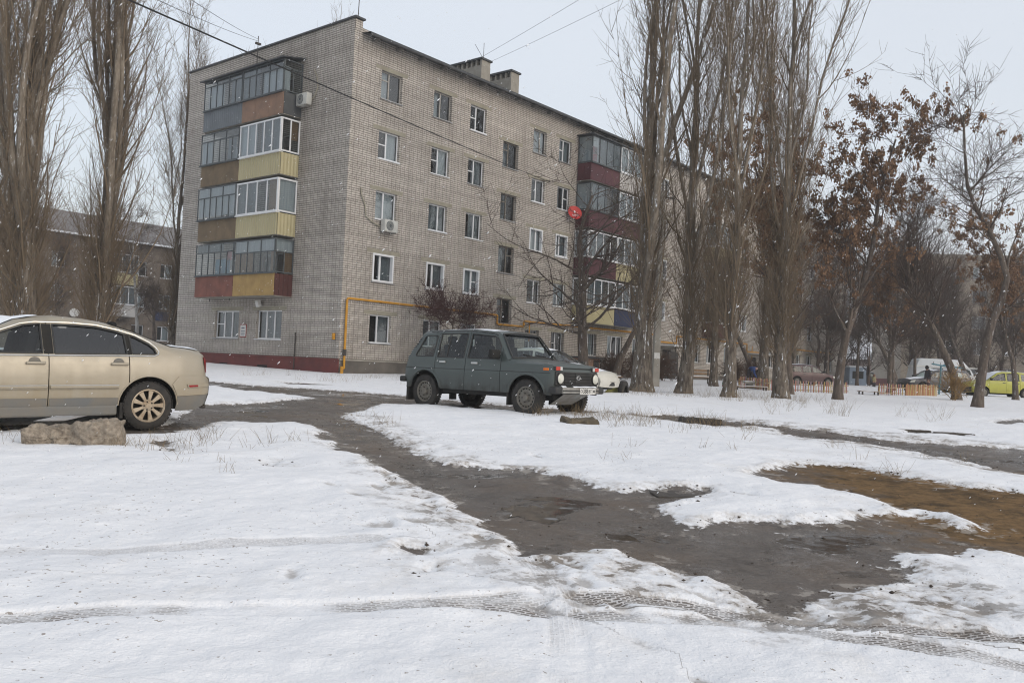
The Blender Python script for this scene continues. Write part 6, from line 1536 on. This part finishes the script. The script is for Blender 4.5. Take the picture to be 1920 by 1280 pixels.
wv = []; wf = []; o = 0; gt = np.random.default_rng(31)
sub2 = ff[gt.permutation(len(ff))[:9000]]
for k in range(34):
    a = gt.uniform(0, 6.28); s_ = gt.uniform(.75, 1.25); x, y = ((26 + k * 2.6 + gt.uniform(-1, 1), gt.uniform(83, 93)) if k < 16 else (26 + (k - 16) * 1.5 + gt.uniform(-1, 1), gt.uniform(74.5, 82)))
    v = fv * s_; wv.append(np.stack([v[:, 0] * math.cos(a) - v[:, 1] * math.sin(a) + x, v[:, 0] * math.sin(a) + v[:, 1] * math.cos(a) + y, v[:, 2] + 1.05], 1)); wf.append(sub2 + o); o += len(fv)
tag(link('bare_thicket', np_mesh('bare_thicket', np.concatenate(wv), np.concatenate(wf)), TWIG2), 'tangled bare thicket in front of the far beige building', 'thicket', kind='stuff')

# ------------------------------------------------------------------ yard furniture
picket_me = {}
FC = [mat('picket_' + n, c, tuple(x * .75 for x in c), 6, .8, bmp=.2) for n, c in (('yellow', (.40, .29, .12)), ('pink', (.42, .20, .165)), ('orange', (.34, .17, .09)), ('cream', (.44, .36, .24)), ('lilac', (.33, .25, .27)))]
def fence(path, label, step=.127, h=.56, pal=(0, 1, 2, 3, 1, 4), w=.05):
    P = np.array(path); x0, y0 = P[0]; z0 = gz(y0); t = empty('picket_fence', (x0, y0, z0), 0, label, 'fence')
    seg = np.hypot(*np.diff(P, axis=0).T); L = seg.sum(); n = int(L / step)
    pts = []
    for k in range(n):
        s_ = k * step; i = 0
        while i < len(seg) - 1 and s_ > seg[i]: s_ -= seg[i]; i += 1
        p = P[i] + (P[i + 1] - P[i]) * s_ / seg[i]; pts.append((p[0], p[1], math.atan2(*(P[i + 1] - P[i])[::-1])))
    for k, (x, y, a) in enumerate(pts):
        c = pal[k % len(pal)] if random.random() < .8 else random.randrange(5)
        if (c, w) not in picket_me:
            m_ = MB(); m_.prism([(-w / 2, 0), (w / 2, 0), (w / 2, h - .03), (0, h), (-w / 2, h - .03)], lambda u, z: (u, -.012, z), lambda u, z: (u, .012, z)); o = m_.build('picket', FC[c], t); picket_me[(c, w)] = o.data; bpy.data.objects.remove(o)
        o = link('picket', picket_me[(c, w)], None, t); o.location = (x - x0, y - y0, gz(y) - z0 + .05 + random.uniform(-.015, .015)); o.rotation_euler = (random.gauss(0, .02), random.gauss(0, .03), a); o.scale = (1, 1, random.uniform(.95, 1.06))
    for zz in (.16, .42):
        m_ = MB()
        for (xa, ya), (xb, yb) in zip(P[:-1], P[1:]): m_.bar((xa - x0, ya - y0 + .02, gz(ya) - z0 + zz), (xb - x0, yb - y0 + .02, gz(yb) - z0 + zz), .03, .045)
        m_.build('rail', FC[3], t)
    for k in range(0, n, 7):
        x, y, a = pts[k]; MB().box(x - x0 - .025, x - x0 + .025, y - y0 + .04, y - y0 + .09, gz(y) - z0 - .2, gz(y) - z0 + .5).build('post', FC[2], t)
    return t
fence([(11.5, 43.8), (12.2, 41.3), (15.1, 41.5), (16.45, 42.4)], 'low picket fence of faded yellow and pink slats left of the forked maple')
fence([(17.9, 42.3), (19.6, 43.2)], 'short picket fence of faded slats with wide gaps right of the forked maple', .14)
fence([(19.62, 43.2), (21.7, 44.2)], 'close boarded orange brown picket fence below the dark grey hatchback', .075, .58, (2, 2, 0, 2, 3), .066)

WOODB = mat('bench_wood', (.26, .17, .10), (.18, .12, .075), 5, .8)
def bench(loc, rz, label, L=1.5, back=True, snow=True):
    t = empty('bench', loc, rz, label, 'bench')
    for k in range(3): MB().box(-L / 2, L / 2, -.2 + k * .14, -.08 + k * .14, .42, .46).build('seat_slat', WOODB, t)
    if back:
        for k in range(2): MB().box(-L / 2, L / 2, .24, .27, .58 + k * .16, .68 + k * .16).build('back_slat', WOODB, t)
    for x in (-L / 2 + .12, L / 2 - .12):
        MB().box(x - .03, x + .03, -.18, -.12, -.1, .42).build('leg', M['iron'], t); MB().box(x - .03, x + .03, .2, .24, -.1, .85 if back else .42).build('leg', M['iron'], t)
    if snow: MB().box(-L / 2 + .05, L / 2 - .05, -.18, .2, .462, .50).build('snow_layer', M['snow_thing'], t, bevel=.015)
    return t
bench((10.05, 46.5, gz(46.5)), .25, 'snow covered bench between the poplars near the second entrance'); bench((4.55, 40.0, gz(40)), .3, 'bench just beyond the nose of the white car', 1.1, False)
bench((11.2, 40.6, gz(40.6)), .05, 'low plank bench between two poplars in front of the fence', 1.6, False).scale = (1, 1, .55)
bench((17.2, 41.8, gz(41.8)), .05, 'low dark plank under snow in the gap of the fence', 1.0, False).scale = (1, 1, .5)
pb = empty('concrete_pole', (6.66, 40.1, gz(40) - .1), math.radians(12), 'square concrete pole with a white paper notice right of the thickest poplar', 'pole')
m_ = MB(); m_.prism([(-.17, -.13), (.17, -.13), (.17, .13), (-.17, .13)], lambda a, b: (a, b, 0), lambda a, b: (a * .6, b * .6, 9.2)); m_.build('shaft', M['concrete'], pb, bevel=.02)
MB().box(-.15, .12, -.145, -.13, 1.45, 1.72).build('paper_notice', M['plate'], pb); MB().bar((-.6, 0, 8.9), (.6, 0, 8.9), .07, .07).build('cross_arm', M['iron'], pb)
for x in (-.5, .5): MB().lathe([(.0, 0), (.04, 0), (.05, .05), (.03, .1), (0, .12)], 10, Matrix.Translation((x, 0, 8.93)) @ Matrix.Rotation(math.pi / 2, 4, 'X')).build('insulator', M['plate'], pb)

TEAL = mat('teal_paint', (.08, .21, .26), (.06, .15, .18), 4, .6)
for (x, y, a, lb) in ((23.3, 47.3, .1, 'nearer teal T shaped clothes post by the yellowish shrub'), (25.6, 50.6, -.25, 'farther teal T shaped clothes post before the white van')):
    t = empty('clothes_post', (x, y, gz(y)), a, lb, 'post', 'teal clothes posts'); MB().tube([(-.05, 0, -.2), (.03, 0, 1.6)], .045).build('upright', TEAL, t); MB().tube([(-.5, 0, 1.72), (.55, 0, 1.58)], .04).build('cross_bar', TEAL, t)
    for k in (-.4, 0, .4): MB().tube([(k, 0, 1.60 - .13 * k), (k, 0, 1.8 - .13 * k)], .012, 5).build('hook', M['iron'], t)
# half buried tyres of a flower bed
ty = empty('tyre_bed', (3.85, 29.6, gz(29.6)), math.radians(65), 'half buried black tyre standing in the snow left of the thickest poplar', 'tyre')
MB().lathe(tyre_prof(.36, .2, .2), 30).build('tyre', M['rubber'], ty, smooth=35).location = (0, 0, .12)
tb = empty('painted_board', (3.42, 29.5, gz(29.5)), .3, 'olive yellow triangular board leaning beside the half buried tyre', 'board')
MB().prism([(-.36, 0), (.3, 0), (.26, .48), (.16, .5)], lambda a, b: (a, -.03 - b * .1, b - .05), lambda a, b: (a, .03 - b * .1, b - .05)).build('board', mat('olive_yellow', (.22, .20, .05), (.12, .13, .05), 4, .8), tb)
st_ = empty('striped_box', (10.9, 43.6, gz(43.6)), .1, 'small white green and red striped box by the thin poplar', 'box')
for k, c in enumerate((M['lamp_red2'], mat('box_green', (.03, .14, .07), None, 3, .7), M['snow_thing'])): MB().box(-.25, .25, -.2, .2, .15 * k, .15 * k + .148).build('box_band', c, st_, bevel=.01)
tbl = empty('stone_table', (11.7, 42.6, gz(42.6)), 0, 'low stone slab on a stub with snow beside the fence', 'table')
MB().box(-.5, .5, -.3, .3, .0, .12).build('base', M['plinth_grey'], tbl, bevel=.02); MB().box(-.14, .14, -.14, .14, .12, .32).build('stub', M['concrete'], tbl); MB().box(-.3, .3, -.22, .22, .321, .40).build('top', M['concrete'], tbl); MB().box(-.28, .28, -.2, .2, .401, .44).build('snow_cap', M['snow_thing'], tbl, bevel=.012)

# lumps of concrete and stone
def rock(name, loc, rz, size, seed, mt, label, cat, rough=.12, sub=5, fine=.03, taper=0.):
    bm = bmesh.new(); bmesh.ops.create_cube(bm, size=1.)
    bmesh.ops.bevel(bm, geom=list(bm.edges), offset=.09, segments=2, affect='EDGES', profile=.6)
    for _ in range(sub - 1): bmesh.ops.subdivide_edges(bm, edges=[e for e in bm.edges if e.calc_length() * max(size) > .045], cuts=1, use_grid_fill=True)
    for v in bm.verts:
        p = v.co; q = Vector((p.x * size[0], p.y * size[1], p.z * size[2])); s_ = seed * 3.1
        a = float(fbm(np.array(q.x * 3.2 + s_), np.array(q.y * 3.2 + q.z * 2.7), 4)); b_ = float(fbm(np.array(q.x * 14 + s_), np.array(q.z * 14 + q.y * 9), 3))
        n_ = Vector((p.x * .6, p.y, p.z)).normalized(); v.co = q + n_ * (a * rough * 2 + b_ * fine * 2)
        if taper: t_ = 1 + taper * (p.x * 1.6 - .15); v.co.z = (v.co.z + size[2] / 2) * t_ - size[2] / 2; v.co.y *= .6 + .4 * t_
    bmesh.ops.triangulate(bm, faces=bm.faces)
    me = bpy.data.meshes.new(name); bm.to_mesh(me); bm.free(); smooth_mesh(me, 45); o = link(name, me, mt); o.location = loc; o.rotation_euler = rz if isinstance(rz, tuple) else (0, 0, rz); return tag(o, label, cat)
AGG = mat('broken_concrete', (.37, .32, .26), (.17, .14, .11), 22, .95, spec=.15, bmp=.9, bscale=45, bdist=.02)
rock('concrete_slab', (-4.86, 9.85, gz(9.85) + .15), (0, math.radians(-2), math.radians(14)), (.98, .38, .25), 3, AGG, 'broken slab of rough concrete lying in the snow in front of the beige car', 'concrete', .09, 6, .06, .22)
G_ = np.array([[(-4.99 + .13 * a + .12 * b_, 9.74 + .10 * b_, gz(10) + .325 + .02 * (1 - a * a) * (1 - b_ * b_) + .035 * a) for a in np.linspace(-1, 1, 9)] for b_ in np.linspace(-1, 1, 7)])
tag(MB().grid(G_).build('snow_patch', M['snow_thing'], None, smooth=60), 'small patch of snow on top of the concrete slab', 'snow')
rock('stone', (1.2, 14.85, gz(14.85) + .05), .3, (.55, .36, .20), 7, mat('mossy_stone', (.14, .115, .08), (.085, .07, .05), 9, .95, bmp=.6), 'low brown stone in the snow in front of the off road car', 'stone', .16, 5, .03)
rock('kerb_piece', (3.62, 16.5, gz(16.5) + .06), math.radians(-14), (.80, .22, .12), 9, mat('wet_dark_asphalt', (.03, .028, .027), (.05, .045, .04), 8, .7, bmp=.4), 'black broken kerb piece at the edge of the right lane', 'kerb', .02)
rock('asphalt_chunk', (1.72, 8.55, gz(8.55) - .005), .12, (.60, .42, .06), 12, mat('old_asphalt', (.05, .043, .038), (.075, .065, .056), 9, .75, bmp=.5), 'flat slab of old asphalt at the edge of the muddy path', 'asphalt', .015, fine=.012)
for k, (x, y, a, L) in enumerate(((-5.6, 25.4, -.1, 1.0), (7.85, 16.9, -.25, .6), (8.45, 16.55, -.3, .7))):
    rock('flat_plank', (x, y, gz(y) + .035), a, (L, .13, .04), 15 + k, mat('wet_plank', (.11, .095, .08), (.07, .06, .05), 5, .8), ('dark plank lying in the snow by the end wall lane', 'left one of two dark planks in the snow beyond the right lane', 'right one of two dark planks in the snow beyond the right lane')[k], 'plank', .01, 3, .01)

# ------------------------------------------------------------------ people
SKIN = mat('skin', (.42, .26, .19), None, 6, .6)
def person(loc, rz, joints, label, jacket, trousers, hair):
    """joints: name -> (x,y,z); x forward"""
    t = empty('person', loc, rz, label, 'person')
    J = joints; names = list(J); idx = {n: i for i, n in enumerate(names)}
    ed = [('pelvis', 'waist'), ('waist', 'chest'), ('chest', 'neck'), ('neck', 'head'), ('head', 'crown')]
    for s_ in 'lr': ed += [('chest', 'sh' + s_), ('sh' + s_, 'el' + s_), ('el' + s_, 'wr' + s_), ('wr' + s_, 'ha' + s_), ('pelvis', 'hi' + s_), ('hi' + s_, 'kn' + s_), ('kn' + s_, 'an' + s_), ('an' + s_, 'to' + s_)]
    rad = dict(pelvis=.15, waist=.145, chest=.17, neck=.065, head=.095, crown=.07, sh=.085, el=.062, wr=.045, ha=.04, hi=.10, kn=.075, an=.055, to=.05)
    me = bpy.data.meshes.new('body'); me.from_pydata([J[n] for n in names], [(idx[a], idx[b]) for a, b in ed], []); me.update()
    o = bpy.data.objects.new('body_tmp', me); COL.objects.link(o); o.modifiers.new('s', 'SKIN'); o.modifiers.new('u', 'SUBSURF').levels = 1
    for n in names:
        v = me.skin_vertices[0].data[idx[n]]; r_ = rad.get(n) or rad[n[:2]]; v.radius = (r_, r_); v.use_root = n == 'pelvis'
    dg = bpy.context.evaluated_depsgraph_get(); m2 = bpy.data.meshes.new_from_object(o.evaluated_get(dg)); bpy.data.objects.remove(o)
    m2.materials.clear()
    for mt in (jacket, trousers, SKIN, M['ink']): m2.materials.append(mt)
    keys = np.array([J[n] for n in names]); kind = []
    for n in names: kind.append(2 if n in ('head', 'crown', 'neck') or n[:2] == 'ha' else 1 if n[:2] in ('hi', 'kn') else 3 if n[:2] in ('an', 'to') else 0)
    for p in m2.polygons: p.material_index = kind[int(np.argmin(((keys - np.array(p.center))**2).sum(1)))]
    smooth_mesh(m2); link('body', m2, None, t)
    h = Vector(J['head']); c = Vector(J['crown']); ax = (c - h).normalized()
    MB().lathe([(.0, .14), (.06, .12), (.098, .06), (.105, .0), (.10, -.06), (.08, -.09)], 14, Matrix.Translation(h + ax * .03 + Vector((-.02, 0, 0))) @ ax.to_track_quat('Y', 'Z').to_matrix().to_4x4()).build('hair', hair, t, smooth=60)
    return t
def stand(lean=.0, step=.0, h=1.7, arm=.1):
    k = h / 1.7; J = {}
    def p(x, y, z): return (x * k, y * k, z * k)
    bx = lambda z: lean * max(z - .95, 0)
    J.update(pelvis=p(0, 0, .95), waist=p(bx(1.1), 0, 1.1), chest=p(bx(1.32), 0, 1.32), neck=p(bx(1.5), 0, 1.48), head=p(bx(1.6) + .03, 0, 1.58), crown=p(bx(1.68) + .03, 0, 1.66))
    for s_, sg in (('l', 1), ('r', -1)):
        J['sh' + s_] = p(bx(1.4), sg * .2, 1.4); J['el' + s_] = p(bx(1.2) - arm * sg * .5, sg * .26, 1.14); J['wr' + s_] = p(bx(1.1) + .1, sg * .24, .92); J['ha' + s_] = p(bx(1.1) + .14, sg * .23, .84)
        J['hi' + s_] = p(0, sg * .1, .9); J['kn' + s_] = p(step * sg * .5 + .04, sg * .11, .5); J['an' + s_] = p(step * sg, sg * .11, .09); J['to' + s_] = p(step * sg + .16, sg * .12, .04)
    return J
DKC = mat('dark_jacket', (.03, .03, .035), (.05, .04, .045), 4, .9); BRT = mat('maroon_trousers', (.07, .035, .035), None, 4, .9); BLJ = mat('blue_jacket', (.025, .06, .20), (.02, .045, .14), 4, .8); OLJ = mat('olive_jacket', (.26, .23, .12), (.2, .18, .1), 4, .9); HAIR = mat('dark_hair', (.015, .012, .01), None, 4, .8); HAT = mat('brown_hat', (.2, .11, .07), None, 4, .9)
person((24.75, 51.6, gz(51.6)), math.pi, stand(.18, .22, 1.62), 'person in dark jacket walking left behind the orange fence', DKC, BRT, HAIR)
person((29.6, 71.0, gz(71)), -1.2, stand(.0, .05, 1.0), 'small figure in olive jacket right of the distant grey car', OLJ, DKC, HAT)
bend = stand(0, .1, 1.65); 
bend.update(waist=(.14, 0, 1.06), chest=(.36, 0, 1.04), neck=(.52, 0, .96), head=(.62, 0, .90), crown=(.69, 0, .85), shl=(.42, .2, 1.0), shr=(.42, -.2, 1.0), ell=(.50, .24, .74), elr=(.50, -.24, .74), wrl=(.62, .2, .54), wrr=(.62, -.2, .54), hal=(.66, .18, .46), har=(.66, -.18, .46))
person((13.75, 50.2, gz(50.2)), -.9, bend, 'person in blue jacket bending down behind the left end of the fence', BLJ, DKC, HAIR)

# ------------------------------------------------------------------ shrubs along the facade
tr, tw, lv = broad_mesh(61, [(0, 0, -.1), (.02, 0, .2), (.0, .02, .5)], .03, 30, 260, 1500, (.5, 1.1), (.3, .6), (.1, .3), (20, 65), .05, .1, .12)
hd = tree_parts(tr, tw, None, mat('brown_stems', (.085, .05, .032), (.06, .035, .025), 3, .9), mat('brown_hedge_twigs', (.10, .058, .036), (.07, .04, .027), 3, .9))
for k, (x, y, lb) in enumerate(((5.6, 47.5, 'brown hedge bush left of the thickest poplar'), (6.9, 49.3, 'brown hedge bush behind the concrete pole'), (8.0, 49.2, 'brown hedge bush right of the concrete pole'), (9.0, 51.2, 'brown hedge bush between split poplar and bench'), (-3.2, 41.6, 'low bush at the wall foot behind the off road car'), (14.6, 57.5, 'brown hedge bush by the second entrance'), (16.5, 60., 'brown hedge bush right of the second entrance'))):
    plant('hedge_bush', hd, (x, y, gz(y)), k * 1.3, lb, 'brown bushes along the street facade', 1.15, 1.3, cat='bush')

# ------------------------------------------------------------------ cables
def cable(pts, r, label, sag=.3):
    a, b = Vector(pts[0]), Vector(pts[1]); P_ = [a.lerp(b, t) - Vector((0, 0, sag * 4 * t * (1 - t))) for t in np.linspace(0, 1, 22)]
    return tag(MB().tube(P_, r, 5).build('cable', M['cable'], None), label, 'cable')
e = wpt(14.58, .02, 12.06); n_ = Vector((-6.22, 14, 7.16)); cable((e, n_ + (n_ - e) * .5), .016, 'thick black cable crossing the facade from the upper left', .12)
e = apt(7.1, .25, 16.95)
for k, (x, y, z) in enumerate(((-8.4, 20, 9.6), (-8.0, 20.5, 9.9))):
    n_ = Vector((x, y, z)); cable((e + Vector((0, 0, .1 * k)), n_ + (n_ - e) * .3), .008, ('lower thin wire running to the aerial over the end wall', 'upper thin wire running to the aerial over the end wall')[k], .1)
cable((wpt(9.5, -2.5, 17.6), Vector((2.7, 30, 14.2)) + Vector((4, -6.5, 1.0))), .007, 'thin wire rising from the left chimney towards the poplars', .1)
cable((wpt(11.5, -2.6, 18.45), Vector((2.9, 30, 13.5)) + Vector((4, -6.5, .6))), .007, 'thin wire from the right chimney towards the poplars', .1)

# ------------------------------------------------------------------ loose stuff: dead grass, clods, falling snow
g_ = np.random.default_rng(8)
def blades(zones):
    V = []; F = []; o = 0
    for (x0, x1, y0, y1, n, h) in zones:
        cx = g_.uniform(x0, x1, max(3, n // 9)); cy = g_.uniform(y0, y1, max(3, n // 9)); i = g_.integers(0, len(cx), n)
        x = cx[i] + g_.normal(0, .09, n); y = cy[i] + g_.normal(0, .09, n); L = g_.uniform(.4, 1.2, n) * h; a = g_.uniform(0, 6.28, n); ln = g_.uniform(.15, .8, n)
        base = np.stack([x, y, G(y) + .02], 1); d = np.stack([np.cos(a) * ln, np.sin(a) * ln, np.ones(n)], 1)
        P = grow(base, d, L, 3, -.08, .10, g_); v, f = tubes(P, np.broadcast_to(np.array([.0021, .0019, .0015, .001])[None], (n, 4)), 3); V.append(v); F.append(f + o); o += len(v)
    return np.concatenate(V), np.concatenate(F)
v, f = blades([(-4.4, -2.6, 9.6, 11.2, 120, .24), (-3.6, -2.0, 7.8, 9.5, 40, .16), (1.0, 4.2, 14.2, 17.6, 380, .30), (.2, 2.6, 15.6, 16.9, 200, .28), (3.4, 11, 26.5, 31.5, 600, .42), (1.2, 4.5, 10., 14, 60, .2), (4.2, 7.2, 9.6, 13., 70, .2), (6, 12, 19, 26, 200, .4), (-9, -2, 27, 36, 300, .35), (-3.5, -1, 12.2, 14.5, 60, .2), (-6.0, -4.2, 9.0, 10.2, 40, .2)])
tag(link('dead_grass', np_mesh('dead_grass', v, f), mat('dead_grass_straw', (.26, .19, .105), (.15, .11, .065), 2, .9)), 'dry grass stalks poking through the snow', 'grass', kind='stuff')
ico = np.array([(1, 0, 0), (-1, 0, 0), (0, 1, 0), (0, -1, 0), (0, 0, 1), (0, 0, -1.)]); icf = np.array([(0, 2, 4), (2, 1, 4), (1, 3, 4), (3, 0, 4), (2, 0, 5), (1, 2, 5), (3, 1, 5), (0, 3, 5)])
def specks(c, s):
    n = len(c); V = (ico[None] * s[:, None, :] + c[:, None, :]).reshape(-1, 3); return V, (icf[None] + 6 * np.arange(n)[:, None, None]).reshape(-1, 3)
n = 26000; X = g_.uniform(-6, 8, n); Y = 4 * (20 / 4) ** g_.random(n); b_ = bare_field(X, Y); k = ((b_ > -.25) & (b_ < .12) & (g_.random(n) < .28)) | ((b_ >= .12) & (g_.random(n) < .10)) | ((b_ < -.25) & (g_.random(n) < .008))
X, Y, b_ = X[k], Y[k], b_[k]; s_ = np.exp(g_.normal(-5.05, .5, len(X))); s_ = np.clip(s_, .0025, .02)
z = G(Y) + np.where(b_ > 0, .0, .045) + fbm(X * .35, Y * .35, 3) * .10 * np.clip(1 - Y / 70, 0, 1)
v, f = specks(np.stack([X, Y, z], 1), np.stack([s_ * g_.uniform(.7, 1.5, len(X)), s_ * g_.uniform(.7, 1.5, len(X)), s_ * .6], 1))
tag(link('soil_clods', np_mesh('soil_clods', v, f), mat('soil_clods', (.075, .055, .04), (.045, .035, .028), 3, .95)), 'crumbs of earth along the bare path', 'soil', kind='stuff')
n = 9500; Y = 4.0 + 30 * g_.random(n) ** .85; X = g_.uniform(-.75, .75, n) * Y; Z = g_.uniform(.15, 1., n) ** 1 * (1.5 + .52 * Y); k = Z > G(Y) + .15; X, Y, Z = X[k], Y[k], Z[k]
s_ = g_.uniform(.0018, .005, len(X)); v, f = specks(np.stack([X, Y, Z], 1), np.stack([s_, s_, s_ * g_.uniform(1., 2.6, len(X))], 1)); off_ = (v[:, 2] - np.repeat(Z, 6)); v[:, 0] += off_ * .8
me = np_mesh('falling_snow', v, f); smooth_mesh(me)
tag(link('falling_snow', me, mat('snow_flakes', (.86, .88, .9), None, 3, .8, spec=.1)), 'wet snowflakes drifting down through the air', 'snow', kind='stuff')

# ------------------------------------------------------------------ thin haze of falling snow
hz = MB().box(-230, 260, -60, 330, -2.5, 34).build('haze', None, None)
hm = bpy.data.materials.new('thin_snow_haze'); hm.use_nodes = True; hn = hm.node_tree; hn.nodes.remove(hn.nodes['Principled BSDF'])
pv = hn.nodes.new('ShaderNodeVolumePrincipled'); pv.inputs['Color'].default_value = (.9, .92, .95, 1); pv.inputs['Density'].default_value = .0010
hn.links.new(pv.outputs[0], hn.nodes['Material Output'].inputs['Volume']); hz.data.materials.append(hm); tag(hz, kind='stuff')
